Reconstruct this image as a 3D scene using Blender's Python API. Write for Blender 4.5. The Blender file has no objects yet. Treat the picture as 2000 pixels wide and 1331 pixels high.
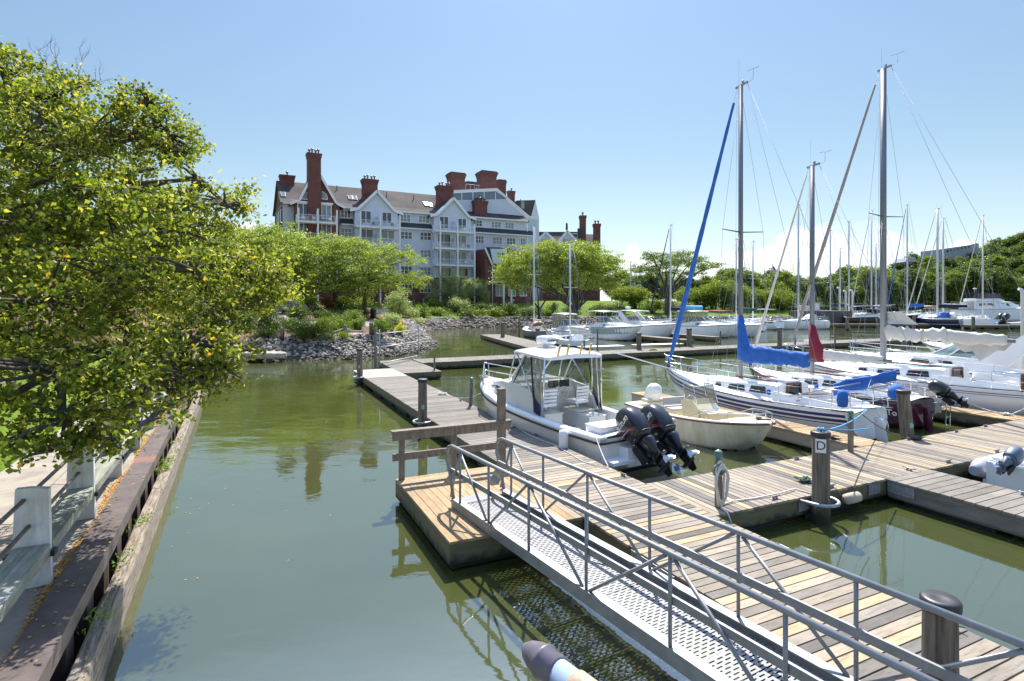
import bpy, math, random
import numpy as np
from mathutils import Vector, Matrix
R = math.radians
scene = bpy.context.scene
COL = scene.collection
# ---------------------------------------------------------------- camera
FPX, HOR, CAMZ = 1100.0, 590.0, 4.0           # focal length and horizon row in the 2000 px photograph, eye height over water
cam_d = bpy.data.cameras.new('camera'); cam = bpy.data.objects.new('camera', cam_d); COL.objects.link(cam)
cam_d.sensor_width = 36; cam_d.lens = FPX/2000*36
cam_d.shift_y = -(665.5-HOR)/2000
cam_d.clip_start = .05; cam_d.clip_end = 5000
cam.location = (0, 0, CAMZ); cam.rotation_euler = (R(90), 0, 0)
scene.camera = cam
# ---------------------------------------------------------------- light
SUN_EL, SUN_AZ = 54.0, 6.0                    # elevation, degrees right of straight ahead (+Y)
sd = Vector((math.sin(R(SUN_AZ))*math.cos(R(SUN_EL)), math.cos(R(SUN_AZ))*math.cos(R(SUN_EL)), math.sin(R(SUN_EL))))
sl = bpy.data.lights.new('sun', 'SUN'); so = bpy.data.objects.new('sun', sl); COL.objects.link(so)
sl.energy = 3.25; sl.angle = R(.5); sl.color = (1, .955, .88)
so.rotation_euler = (-sd).to_track_quat('-Z', 'Y').to_euler(); so.location = sd*100
world = bpy.data.worlds.new('World'); scene.world = world; world.use_nodes = True
wn = world.node_tree; wn.nodes.clear()
def N(nt, typ, ins=None, **kw):
    n = nt.nodes.new(typ)
    for k, v in kw.items(): setattr(n, k, v)
    for k, v in (ins or {}).items():
        s = n.inputs[k]
        if isinstance(v, bpy.types.NodeSocket): nt.links.new(v, s)
        else: s.default_value = v
    return n
def ramp(nt, fac, stops, interp='LINEAR'):
    n = nt.nodes.new('ShaderNodeValToRGB'); nt.links.new(fac, n.inputs[0]); e = n.color_ramp.elements
    n.color_ramp.interpolation = interp
    while len(e) > 1: e.remove(e[-1])
    for i, (p, c) in enumerate(stops):
        if not hasattr(c, '__len__'): c = (c, c, c)
        x = e[0] if i == 0 else e.new(p)
        x.position = p; x.color = (*c[:3], 1)
    return n.outputs[0]
def mth(nt, op, a, b=0.5, c=None):
    d = {0: a, 1: b}
    if c is not None: d[2] = c
    return N(nt, 'ShaderNodeMath', d, operation=op).outputs[0]
def mixc(nt, f, a, b, mode='MIX'):
    n = nt.nodes.new('ShaderNodeMix'); n.data_type = 'RGBA'; n.blend_type = mode
    for i, v in ((0, f), (6, a), (7, b)):
        if isinstance(v, bpy.types.NodeSocket): nt.links.new(v, n.inputs[i])
        elif i == 0: n.inputs[0].default_value = v
        else: n.inputs[i].default_value = (*v[:3], 1)
    return n.outputs[2]
sky = N(wn, 'ShaderNodeTexSky', sky_type='NISHITA', sun_disc=False, sun_elevation=R(SUN_EL), sun_rotation=R(SUN_AZ),
        altitude=0, air_density=1.0, dust_density=.35, ozone_density=1.6)
tc = N(wn, 'ShaderNodeTexCoord')
sep = N(wn, 'ShaderNodeSeparateXYZ', {0: tc.outputs['Generated']})
elev = sep.outputs[2]
# low cumulus bank along the horizon (part of the sky itself)
mp = N(wn, 'ShaderNodeMapping', {0: tc.outputs['Generated']}); mp.inputs['Scale'].default_value = (1, 1, 1.9)
n1 = N(wn, 'ShaderNodeTexNoise', {'Vector': mp.outputs[0], 'Scale': 5.5, 'Detail': 9.0, 'Roughness': .56}).outputs[0]
n2 = N(wn, 'ShaderNodeTexNoise', {'Vector': mp.outputs[0], 'Scale': 16.0, 'Detail': 5.0}).outputs[0]
az = mth(wn, 'ARCTAN2', sep.outputs[0], sep.outputs[1])
topr = ramp(wn, mth(wn, 'MULTIPLY_ADD', az, .5, .5), [(0, .0), (.19, .04), (.25, .13), (.288, .145), (.31, .05), (.5, .0), (.585, .03), (.605, .10), (.64, .07), (.71, .085), (.75, .10), (.783, .125), (.81, .09), (.84, .10), (.92, .03), (1, .02)])
hgt = mth(wn, 'ADD', topr, mth(wn, 'MULTIPLY', mth(wn, 'SUBTRACT', n1, .5), .17))
cl = mth(wn, 'DIVIDE', mth(wn, 'SUBTRACT', hgt, elev), .010)
cl = N(wn, 'ShaderNodeClamp', {0: cl}).outputs[0]
cl = mth(wn, 'MULTIPLY', cl, ramp(wn, n2, [(.3, .25), (.56, .9)]))
ccol = ramp(wn, mth(wn, 'ADD', n2, mth(wn, 'MULTIPLY', elev, 1.5)), [(.35, (6.2, 7.0, 8.4)), (.62, (9.5, 9.7, 10.2))])
# ramps clamp at 1, so carry brightness outside
ccol = mixc(wn, ramp(wn, n2, [(.35, 0), (.6, 1)]), (.76, .85, .98), (1, 1, 1))
ccol = N(wn, 'ShaderNodeVectorMath', {0: ccol, 3: 3.1}, operation='SCALE').outputs[0]
skyc = N(wn, 'ShaderNodeHueSaturation', {'Saturation': .88, 'Value': 1.0, 'Color': sky.outputs[0]}).outputs[0]
skyt = ramp(wn, elev, [(0, (.325, .315, .30)), (.10, (.31, .31, .29)), (.25, (.29, .315, .30)), (.47, (.315, .355, .365)), (.72, (.95, .97, 1))])
skyc = N(wn, 'ShaderNodeVectorMath', {0: skyc, 1: skyt}, operation='MULTIPLY').outputs[0]
bg = N(wn, 'ShaderNodeBackground', {0: mixc(wn, cl, skyc, ccol), 1: .15})
wo = N(wn, 'ShaderNodeOutputWorld', {0: bg.outputs[0]})
scene.view_settings.view_transform = 'Standard'; scene.view_settings.look = 'None'
scene.view_settings.exposure = 1.5; scene.view_settings.gamma = 1
scene.cycles.max_bounces = 8; scene.cycles.transparent_max_bounces = 12
scene.cycles.sample_clamp_indirect = 6
# ---------------------------------------------------------------- helpers
def at(px, py, Y): return Vector(((px-1000)/FPX*Y, Y, CAMZ-(py-HOR)/FPX*Y))
def G(px, py, z=0.0):
    Y = (CAMZ-z)*FPX/(py-HOR); return Vector(((px-1000)/FPX*Y, Y, z))
AX = Vector((-.428, .904, 0)); PX = Vector((.904, .428, 0))
def ST(s, t, z=0.0): v = AX*s+PX*t; return Vector((v.x, v.y, z))
HEAD = math.atan2(AX.y, AX.x)
rnd = random.Random(7)
class MB:
    def __init__(s): s.V = []; s.F = []; s.S = []
    def add(s, vs, fs, sm=False):
        o = len(s.V); s.V += [tuple(v) for v in vs]
        for f in fs: s.F.append(tuple(i+o for i in f)); s.S.append(sm)
        return s
    def hexa(s, P, sm=False):       # 8 points: bottom ring 0-3, top ring 4-7
        return s.add(P, [(3, 2, 1, 0), (4, 5, 6, 7), (0, 1, 5, 4), (1, 2, 6, 5), (2, 3, 7, 6), (3, 0, 4, 7)], sm)
    def box(s, c, d, rz=0, M=None):
        c = Vector(c); h = Vector(d)/2; q = Matrix.Rotation(rz, 3, 'Z') if M is None else M
        P = [c+q@Vector((x*h.x, y*h.y, z*h.z)) for z in (-1, 1) for x, y in ((-1, -1), (1, -1), (1, 1), (-1, 1))]
        return s.hexa(P)
    def bb(s, x0, x1, y0, y1, z0, z1):
        return s.box(((x0+x1)/2, (y0+y1)/2, (z0+z1)/2), (abs(x1-x0), abs(y1-y0), abs(z1-z0)))
    def bar(s, p, q, w, h, up=(0, 0, 1)):
        p, q, up = Vector(p), Vector(q), Vector(up); d = (q-p).normalized(); a = d.cross(up)
        if a.length < 1e-4: a = d.cross(Vector((1, 0, 0)))
        a.normalize(); b = a.cross(d).normalized(); a = a*w/2; b = b*h/2
        return s.hexa([p-a-b, p+a-b, q+a-b, q-a-b, p-a+b, p+a+b, q+a+b, q-a+b])
    def tube(s, pts, r, n=6, closed=False, sm=True, cap=True):
        pts = [Vector(p) for p in pts]; m = len(pts)
        if m < 2: return s
        rs = r if hasattr(r, '__len__') else [r]*m
        V = []; prev = None
        for i, p in enumerate(pts):
            if closed: d = pts[(i+1) % m]-pts[i-1]
            else: d = pts[min(i+1, m-1)]-pts[max(i-1, 0)]
            if d.length < 1e-7: d = Vector((0, 0, 1))
            d.normalize()
            if prev is None:
                a = d.cross(Vector((0, 0, 1)))
                if a.length < .05: a = d.cross(Vector((1, 0, 0)))
            else: a = prev-d*prev.dot(d)
            a.normalize(); prev = a; b = d.cross(a)
            V += [p+(a*math.cos(2*math.pi*k/n)+b*math.sin(2*math.pi*k/n))*rs[i] for k in range(n)]
        F = []
        for i in range(m if closed else m-1):
            j = (i+1) % m
            for k in range(n): F.append((i*n+k, i*n+(k+1) % n, j*n+(k+1) % n, j*n+k))
        s.add(V, F, sm)
        if not closed and cap:
            o = len(s.V)-len(V); s.F.append(tuple(range(o+n-1, o-1, -1))); s.S.append(False)
            s.F.append(tuple(range(o+(m-1)*n, o+m*n))); s.S.append(False)
        return s
    def lathe(s, prof, base=(0, 0, 0), axis=(0, 0, 1), n=12, sm=True):
        b = Vector(base); q = Vector(axis).to_track_quat('Z', 'Y').to_matrix()
        return s.loft([[b+q@Vector((max(r, .0005)*math.cos(2*math.pi*k/n), max(r, .0005)*math.sin(2*math.pi*k/n), z)) for k in range(n)] for r, z in prof], sm=sm)
    def loft(s, rings, sm=True, cap=True, closed=True):
        n = len(rings[0]); V = [p for r in rings for p in r]; F = []
        for i in range(len(rings)-1):
            for k in range(n if closed else n-1):
                F.append((i*n+k, i*n+(k+1) % n, (i+1)*n+(k+1) % n, (i+1)*n+k))
        s.add(V, F, sm)
        if cap and closed:
            o = len(s.V)-len(V); s.F.append(tuple(range(o+n-1, o-1, -1))); s.S.append(False)
            m = len(rings); s.F.append(tuple(range(o+(m-1)*n, o+m*n))); s.S.append(False)
        return s
    def prism(s, poly, off):
        off = Vector(off); n = len(poly); P = [Vector(p) for p in poly]
        return s.add(P+[p+off for p in P], [tuple(range(n-1, -1, -1)), tuple(range(n, 2*n))]+[(i, (i+1) % n, n+(i+1) % n, n+i) for i in range(n)])
    def tri(s, pts): return s.add(pts, [tuple(range(len(pts)))])
    def build(s, name, m, parent=None, label=None):
        me = bpy.data.meshes.new(name); me.from_pydata(s.V, [], s.F); me.materials.append(m)
        me.polygons.foreach_set('use_smooth', s.S); me.validate(); me.update()
        return link(name, me, parent, label)
def link(name, me, parent=None, label=None):
    o = bpy.data.objects.new(name, me); COL.objects.link(o)
    if parent: o.parent = parent
    if label: o['label'] = label
    return o
def tag(o, label, cat, group=None):
    o['label'] = label; o['category'] = cat
    if group: o['group'] = group
    return o
def thing(name, label, cat, loc=(0, 0, 0), rz=0, group=None):
    o = bpy.data.objects.new(name, None); COL.objects.link(o); o.empty_display_size = .3
    o.location = loc; o.rotation_euler = (0, 0, rz); return tag(o, label, cat, group)
def struct(o, kind='structure'): o['kind'] = kind; return o
def dup(root, loc=None, rz=None, sc=None, label=None):
    r = root.copy(); COL.objects.link(r)
    for c in list(root.children):
        k = c.copy(); COL.objects.link(k); k.parent = r
        for g in list(c.children):
            h = g.copy(); COL.objects.link(h); h.parent = k
    if loc is not None: r.location = loc
    if rz is not None: r.rotation_euler = (0, 0, rz)
    if sc is not None: r.scale = (sc, sc, sc) if not hasattr(sc, '__len__') else sc
    if label: r['label'] = label
    return r
def text(name, body, size, M, m, parent, ext=.002, align='CENTER', shear=0, bold=0, sx=1):
    c = bpy.data.curves.new(name, 'FONT'); c.body = body; c.size = size; c.extrude = ext; c.align_x = align; c.align_y = 'CENTER'; c.shear = shear
    c.offset = bold; c.materials.append(m)
    t_ = bpy.data.objects.new(name+'_curve', c); COL.objects.link(t_); me = bpy.data.meshes.new_from_object(t_.evaluated_get(bpy.context.evaluated_depsgraph_get())); bpy.data.objects.remove(t_)
    o = bpy.data.objects.new(name, me); COL.objects.link(o); o.parent = parent; o.matrix_local = M @ Matrix.Diagonal((sx, 1, 1, 1)); return o
def frame(o, x, y, loc=None):      # 4x4 from x,y axes
    x = Vector(x).normalized(); y = Vector(y); z = x.cross(y).normalized(); y = z.cross(x)
    M = Matrix((x, y, z)).transposed().to_4x4(); M.translation = Vector(o); return M
# ---------------------------------------------------------------- materials
MATS = {}
def mat(name, col, rough=.6, metal=0, var=0.0, vs=3.0, isl=0.0, bump=0.0, bs=20.0, coat=0, spec=.5, col2=None, stretch=None, rot=None):
    """principled material: noise variation `var` at scale vs (object coordinates, optional stretch), per-island variation isl"""
    if name in MATS: return MATS[name]
    m = bpy.data.materials.new(name); m.use_nodes = True; nt = m.node_tree; nt.nodes.clear()
    tcn = N(nt, 'ShaderNodeTexCoord'); v = tcn.outputs['Object']
    if rot: v = N(nt, 'ShaderNodeMapping', {0: v, 'Rotation': (0, 0, rot)}).outputs[0]
    if stretch: v = N(nt, 'ShaderNodeMapping', {0: v, 'Scale': stretch}).outputs[0]
    c = None
    if var or col2:
        nz = N(nt, 'ShaderNodeTexNoise', {'Vector': v, 'Scale': vs, 'Detail': 6.0, 'Roughness': .62}).outputs[0]
        c2 = col2 or tuple(x*(1-var) for x in col)
        c = mixc(nt, ramp(nt, nz, [(.35, 0), (.65, 1)]), c2, col)
    if isl:
        g = N(nt, 'ShaderNodeNewGeometry').outputs['Random Per Island']
        k = mth(nt, 'MULTIPLY_ADD', g, 2*isl, 1-isl)
        c = N(nt, 'ShaderNodeVectorMath', {0: c if c is not None else col, 3: k}, operation='SCALE').outputs[0]
    p = N(nt, 'ShaderNodeBsdfPrincipled', {'Roughness': rough, 'Metallic': metal, 'Specular IOR Level': spec, 'Coat Weight': coat})
    if c is not None: nt.links.new(c, p.inputs['Base Color'])
    else: p.inputs['Base Color'].default_value = (*col, 1)
    if bump:
        nb = N(nt, 'ShaderNodeTexNoise', {'Vector': v, 'Scale': bs, 'Detail': 5.0}).outputs[0]
        nt.links.new(N(nt, 'ShaderNodeBump', {'Strength': bump, 'Distance': .02, 'Height': nb}).outputs[0], p.inputs['Normal'])
    N(nt, 'ShaderNodeOutputMaterial', {0: p.outputs[0]})
    MATS[name] = m; return m
def deckmat(name, tones, rough=.8, stretch=(9, .9, 9), knots=False):
    m = bpy.data.materials.new(name); m.use_nodes = True; nt = m.node_tree; nt.nodes.clear()
    v = N(nt, 'ShaderNodeTexCoord').outputs['Object']
    g = N(nt, 'ShaderNodeNewGeometry').outputs['Random Per Island']
    off = N(nt, 'ShaderNodeCombineXYZ', {0: mth(nt, 'MULTIPLY', g, 37.0), 1: mth(nt, 'MULTIPLY', g, 91.0), 2: 0.0}).outputs[0]
    v2 = N(nt, 'ShaderNodeVectorMath', {0: v, 1: off}, operation='ADD').outputs[0]
    vm = N(nt, 'ShaderNodeMapping', {0: v2, 'Scale': stretch}).outputs[0]
    gr = N(nt, 'ShaderNodeTexNoise', {'Vector': vm, 'Scale': 3.2, 'Detail': 8.0, 'Roughness': .7}).outputs[0]
    big = N(nt, 'ShaderNodeTexNoise', {'Vector': v2, 'Scale': 1.3, 'Detail': 5.0, 'Roughness': .65}).outputs[0]
    c = ramp(nt, g, tones, 'CONSTANT')
    k = mth(nt, 'MULTIPLY', ramp(nt, gr, [(.3, .55), (.5, .92), (.7, 1.0)]), ramp(nt, big, [(.3, .72), (.6, 1.0)]))
    k2 = mth(nt, 'MULTIPLY', k, mth(nt, 'MULTIPLY_ADD', N(nt, 'ShaderNodeTexWhiteNoise', {'W': g}, noise_dimensions='1D').outputs[0], .3, .8))
    c = N(nt, 'ShaderNodeVectorMath', {0: c, 3: k2}, operation='SCALE').outputs[0]
    p = N(nt, 'ShaderNodeBsdfPrincipled', {'Base Color': c, 'Roughness': rough, 'Specular IOR Level': .25})
    nt.links.new(N(nt, 'ShaderNodeBump', {'Strength': .5, 'Distance': .01, 'Height': gr}).outputs[0], p.inputs['Normal'])
    N(nt, 'ShaderNodeOutputMaterial', {0: p.outputs[0]}); MATS[name] = m; return m
def leafmat(name, tones, tr=.45, rough=.45, spec=.3):
    m = bpy.data.materials.new(name); m.use_nodes = True; nt = m.node_tree; nt.nodes.clear()
    g = N(nt, 'ShaderNodeNewGeometry').outputs['Random Per Island']
    c = ramp(nt, g, tones)
    p = N(nt, 'ShaderNodeBsdfPrincipled', {'Base Color': c, 'Roughness': rough, 'Specular IOR Level': spec})
    ct = N(nt, 'ShaderNodeVectorMath', {0: c, 1: (1.5, 1.55, .7)}, operation='MULTIPLY').outputs[0]
    t = N(nt, 'ShaderNodeBsdfTranslucent', {'Color': ct})
    x = N(nt, 'ShaderNodeMixShader', {0: tr, 1: p.outputs[0], 2: t.outputs[0]})
    N(nt, 'ShaderNodeOutputMaterial', {0: x.outputs[0]}); MATS[name] = m; return m
def glassmat(name, col=(.02, .03, .035), alpha=.35, rough=.03):
    m = bpy.data.materials.new(name); m.use_nodes = True; nt = m.node_tree; nt.nodes.clear()
    p = N(nt, 'ShaderNodeBsdfPrincipled', {'Base Color': (*col, 1), 'Roughness': rough, 'Specular IOR Level': .8})
    t = N(nt, 'ShaderNodeBsdfTransparent', {'Color': (.8, .86, .86, 1)})
    x = N(nt, 'ShaderNodeMixShader', {0: alpha, 1: t.outputs[0], 2: p.outputs[0]})
    N(nt, 'ShaderNodeOutputMaterial', {0: x.outputs[0]}); MATS[name] = m; return m
M_deck = deckmat('weathered deck boards', [(0, (0.32, 0.275, 0.225)), (.25, (0.37, 0.31, 0.24)), (.45, (0.42, 0.35, 0.26)), (.6, (0.27, 0.235, 0.195)), (.72, (0.50, 0.385, 0.235)), (.88, (0.192, 0.172, 0.152))])
M_deckold = deckmat('old grey deck boards', [(0, (0.248, 0.224, 0.192)), (.35, (0.288, 0.256, 0.216)), (.7, (0.224, 0.200, 0.172))])
def wetband(m, z0, z1, col):
    nt = m.node_tree; p = next(n for n in nt.nodes if n.type == 'BSDF_PRINCIPLED'); ln = p.inputs['Base Color'].links
    v = N(nt, 'ShaderNodeTexCoord').outputs['Object']; z = N(nt, 'ShaderNodeSeparateXYZ', {0: v}).outputs[2]
    nz = N(nt, 'ShaderNodeTexNoise', {'Vector': v, 'Scale': 5.0, 'Detail': 6.0}).outputs[0]
    f = N(nt, 'ShaderNodeMapRange', {0: mth(nt, 'ADD', z, mth(nt, 'MULTIPLY', mth(nt, 'SUBTRACT', nz, .5), .35)), 1: z0, 2: z1, 3: 1.0, 4: 0.0}).outputs[0]
    nt.links.new(mixc(nt, f, ln[0].from_socket, col), p.inputs['Base Color'])
M_decknew = deckmat('new pine deck boards', [(0, (0.448, 0.312, 0.176)), (.3, (0.496, 0.344, 0.192)), (.6, (0.416, 0.296, 0.168)), (.85, (0.512, 0.384, 0.240))])
M_deckmix = deckmat('mixed pine and grey boards', [(0, (0.480, 0.352, 0.200)), (.32, (0.320, 0.280, 0.232)), (.5, (0.496, 0.392, 0.248)), (.7, (0.264, 0.236, 0.200))])
M_decklong = deckmat('boards laid lengthwise', [(0, (0.336, 0.296, 0.248)), (.35, (0.392, 0.328, 0.248)), (.6, (0.280, 0.248, 0.216)), (.8, (0.480, 0.368, 0.224))], stretch=(.9, 9, 9))
M_decklnew = deckmat('new boards laid lengthwise', [(0, (0.448, 0.312, 0.176)), (.5, (0.496, 0.344, 0.192)), (.8, (0.352, 0.288, 0.208))], stretch=(.9, 9, 9))
M_fascia = mat('mossy dock timber', (.10, .105, .035), .85, var=.5, vs=3.5, col2=(.15, .125, .09), bump=.5, bs=9, stretch=(.6, 1, 3))
M_fascnew = mat('pale dock timber', (.44, .36, .26), .8, col2=(.32, .28, .23), vs=2, bump=.3, bs=12, stretch=(.6, 1, 5))
M_float = mat('black plastic float', (.02, .022, .026), .45)
M_floatg = mat('green plastic float', (.05, .11, .10), .5)
M_pile = mat('weathered piling wood', (.095, .075, .06), .95, col2=(.26, .215, .17), vs=3, bump=1.0, bs=9, stretch=(7, 7, .45))
M_rail = mat('grey railing wood', (.15, .12, .095), .85, col2=(.27, .225, .18), vs=5, bump=.6, bs=12, stretch=(3, 3, .8))
M_alu = mat('aluminium', (.30, .305, .315), .5, .4, var=.25, vs=6)
M_galv = mat('galvanised steel', (.45, .47, .49), .5, .7, var=.35, vs=12)
M_chrome = mat('stainless steel', (.75, .76, .78), .18, 1)
M_black = mat('black rubber', (.015, .015, .017), .5)
M_cap = mat('black piling cap', (.035, .033, .036), .45, var=.3)
M_gel = mat('white gelcoat', (.70, .68, .63), .22, coat=.3, var=.05, vs=1.5)
M_gelw = mat('cool white gelcoat', (.84, .85, .87), .2, coat=.3, var=.05, vs=1.5)
M_cream = mat('stained cream gelcoat', (.70, .65, .52), .35, col2=(.56, .49, .33), vs=1.6, coat=.1)
M_creamhull = mat('streaked cream hull', (.70, .66, .55), .35, col2=(.52, .45, .30), vs=2.0, stretch=(1.5, 1, .3))
M_nonskid = mat('white nonskid deck', (.74, .74, .72), .6, var=.08, vs=4)
M_navy = mat('navy paint', (.012, .018, .06), .2, coat=.4)
M_stripe = mat('blue stripe', (.02, .03, .13), .3)
M_burg = mat('burgundy hull paint', (.085, .008, .02), .2, coat=.4)
M_bottom = mat('dark bottom paint', (.03, .035, .05), .7, var=.4)
M_botred = mat('red bottom paint', (.14, .02, .02), .7, var=.3)
M_blue = mat('bright blue canvas', (.015, .10, .42), .8, col2=(.03, .15, .52), vs=5, bump=1.0, bs=5)
M_navyc = mat('navy canvas', (.015, .02, .06), .8, bump=.5, bs=8)
M_maroon = mat('maroon canvas', (.22, .015, .03), .8, bump=.5, bs=8)
M_green = mat('green canvas', (.015, .10, .06), .8, bump=.4, bs=8)
M_tan = mat('tan canvas', (.50, .38, .22), .8, bump=.4)
M_sail = mat('creased white sailcloth', (.66, .63, .58), .7, col2=(.62, .58, .52), vs=4, bump=.9, bs=6)
M_cyan = mat('light blue foam', (.12, .42, .62), .7)
M_teak = mat('varnished teak', (.22, .085, .035), .4, var=.4, vs=6)
M_teakw = mat('weathered teak', (.38, .27, .17), .7, var=.4, vs=8)
M_smoke = mat('dark window', (.012, .014, .018), .06, spec=.9)
M_rope = mat('white rope', (.62, .60, .55), .8)
M_roped = mat('dark rope', (.09, .08, .06), .9)
M_ropeb = mat('blue rope', (.10, .35, .62), .8)
M_ropey = mat('yellow hose', (.62, .38, .08), .6)
M_ropeg = mat('green rope', (.03, .09, .06), .8)
M_wire = mat('rigging wire', (.30, .32, .36), .4, .4)
M_mast = mat('aluminium mast', (.22, .23, .25), .42, .5, var=.2, vs=2, stretch=(1, 1, .2))
M_mastw = mat('white mast paint', (.62, .63, .65), .4)
M_glass = glassmat('clear boat glass', (.10, .13, .13), .22)
M_vinyl = glassmat('old vinyl windscreen', (.30, .27, .20), .55, .15)
M_engine = mat('black engine paint', (.010, .012, .020), .28, coat=.5, var=.4, vs=5)
M_enggrey = mat('grey engine metal', (.22, .23, .25), .35, .6)
M_red = mat('red decal', (.55, .02, .02), .4)
M_white = mat('white paint', (.78, .78, .78), .4)
M_light = mat('pale teal lamp plastic', (.13, .24, .22), .4)
wetband(M_fascia, .12, .24, (.02, .022, .014)); wetband(M_gel, .0, .20, (.40, .34, .20)); wetband(M_gelw, .0, .16, (.45, .40, .27)); wetband(M_pile, .12, .42, (.028, .028, .016))
# ================================================================ terrain and water
SHORE = [(3.2, -12), (-19.0, 34.0), (-17.6, 37.8), (-11.2, 38.9), (-7.9, 42), (-6.9, 47), (-7.2, 54), (-9, 62), (-11.2, 72), (-11.4, 80), (-7, 87.5), (-1.7, 90.5), (14, 89), (32, 91), (48, 93.5),
         (60, 95), (66, 130), (95, 190), (200, 215), (520, 240), (1500, 260), (1500, 3200), (-1500, 3200), (-1500, -12)]
_S = np.array(SHORE, float)
def sdist(x, y):
    x = np.asarray(x, float); y = np.asarray(y, float); best = np.full(x.shape, 1e9); ins = np.zeros(x.shape, bool); n = len(_S)
    for i in range(n):
        ax, ay = _S[i]; bx, by = _S[(i+1) % n]; dx, dy = bx-ax, by-ay
        t = np.clip(((x-ax)*dx+(y-ay)*dy)/(dx*dx+dy*dy), 0, 1)
        best = np.minimum(best, np.hypot(x-ax-t*dx, y-ay-t*dy))
        if dy != 0: ins ^= ((ay > y) != (by > y)) & (x < (bx-ax)*(y-ay)/dy+ax)
    return np.where(ins, best, -best)
def sst(a, b, x): t = np.clip((x-a)/(b-a), 0, 1); return t*t*(3-2*t)
def hgt_np(x, y):
    x = np.asarray(x, float); y = np.asarray(y, float); d = sdist(x, y)
    gd = np.where(d < 2.6, 1.45*np.clip(d, -2, None)/2.6, 1.45+np.minimum((d-2.6)*.125, 2.75))
    mound = 1.3*np.exp(-(((x+17)/6)**2+((y-67)/5)**2))
    gd = gd+mound*sst(2, 6, d)
    park = np.where(d > 1.2, .70, -1.5)+.25*sst(8, 30, d)
    g = sst(34, 39, y+np.maximum(0, (-20-x))*.12)
    h = park*(1-g)+gd*g
    # the far wooded hill on the right, lower woods elsewhere
    hill = 31*np.exp(-(((x-335)/105)**2+((y-310)/95)**2))
    h = h+hill*sst(6, 60, d)*sst(120, 200, y)
    return np.where(d < 0, np.maximum(-1.6, d*.6), h)
def hz(x, y): return float(hgt_np(np.array([x]), np.array([y]))[0])
def gnd(px, py):        # where the view ray through a pixel meets the terrain
    ys = np.concatenate([np.arange(30, 160, .25), np.arange(160, 700, 1.0)])
    xs = (px-1000)/FPX*ys; zs = CAMZ-(py-HOR)/FPX*ys
    hh = hgt_np(xs, ys); k = np.where((hh > zs) & (hh > .1))[0]
    i = k[0] if len(k) else len(ys)-1
    return Vector((xs[i], ys[i], hh[i]))
def axis_(lo, hi, dense): 
    a = [lo]; 
    while a[-1] < hi:
        x = a[-1]; st = 30
        for d0, d1, s_ in dense:
            if d0 <= x < d1: st = min(st, s_)
        a.append(x+st)
    return np.array(a)
gx = axis_(-1500, 1500, [(-60, -24, 1.2), (-24, 0, .55), (0, 66, 1.2), (66, 130, 4), (-140, -60, 6), (130, 500, 10)])
gy = axis_(-12, 3200, [(-12, 30, 1.2), (30, 60, .5), (60, 100, .8), (100, 140, 2.5), (140, 460, 8)])
XX, YY = np.meshgrid(gx, gy); ZZ = hgt_np(XX, YY)
rs = np.random.RandomState(3)
me = bpy.data.meshes.new('ground'); nx, ny = len(gx), len(gy)
vv = np.stack([XX.ravel(), YY.ravel(), ZZ.ravel()], 1); ii = np.arange(nx*ny).reshape(ny, nx)
ff = np.stack([ii[:-1, :-1], ii[:-1, 1:], ii[1:, 1:], ii[1:, :-1]], -1).reshape(-1, 4)
def np_mesh(name, v, f, m, smooth=False):
    me = bpy.data.meshes.new(name); me.vertices.add(len(v)); me.vertices.foreach_set('co', np.ascontiguousarray(v, np.float32).ravel())
    k = f.shape[1]; me.loops.add(f.size); me.loops.foreach_set('vertex_index', np.ascontiguousarray(f, np.int32).ravel())
    me.polygons.add(len(f)); me.polygons.foreach_set('loop_start', np.arange(0, f.size, k, dtype=np.int32))
    me.polygons.foreach_set('loop_total', np.full(len(f), k, np.int32))
    me.polygons.foreach_set('use_smooth', np.full(len(f), smooth, bool)); me.materials.append(m); me.update(calc_edges=True); return me
mg = bpy.data.materials.new('ground'); mg.use_nodes = True; nt = mg.node_tree; nt.nodes.clear()
pos = N(nt, 'ShaderNodeNewGeometry').outputs['Position']; sp = N(nt, 'ShaderNodeSeparateXYZ', {0: pos})
na = N(nt, 'ShaderNodeTexNoise', {'Vector': pos, 'Scale': .35, 'Detail': 6.0}).outputs[0]
nb = N(nt, 'ShaderNodeTexNoise', {'Vector': pos, 'Scale': 9.0, 'Detail': 6.0}).outputs[0]
grass = mixc(nt, ramp(nt, na, [(.4, 0), (.62, 1)]), (.11, .17, .015), (.17, .235, .025))
grass = mixc(nt, ramp(nt, nb, [(.35, 0), (.65, .7)]), grass, (.06, .105, .012))
soil = mixc(nt, ramp(nt, nb, [(.35, 0), (.65, 1)]), (.10, .06, .045), (.20, .125, .09))
far = mth(nt, 'ADD', sp.outputs[1], mth(nt, 'MULTIPLY', mth(nt, 'SUBTRACT', na, .5), 8.0))
isg = mth(nt, 'MAXIMUM', ramp(nt, mth(nt, 'MULTIPLY', far, .01), [(.80, 0), (.82, 1)]), ramp(nt, mth(nt, 'MULTIPLY', far, .01), [(.345, 1), (.36, 0)]))
gravel = mixc(nt, ramp(nt, nb, [(.35, 0), (.65, 1)]), (.05, .042, .036), (.13, .115, .10))
low = mth(nt, 'MULTIPLY', ramp(nt, sp.outputs[2], [(.0, 1), (.98, 1), (1.0, 0)]), 1.0)
lo2 = ramp(nt, mth(nt, 'MULTIPLY', sp.outputs[2], .5), [(.64, 1), (.70, 0)])
isn = ramp(nt, mth(nt, 'MULTIPLY', sp.outputs[1], .01), [(.34, 0), (.36, 1)])
forest = ramp(nt, mth(nt, 'MULTIPLY', sp.outputs[1], .005), [(.62, 0), (.66, 1)])
gcol = mixc(nt, mth(nt, 'MULTIPLY', lo2, isn), mixc(nt, isg, soil, grass), gravel)
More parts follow.
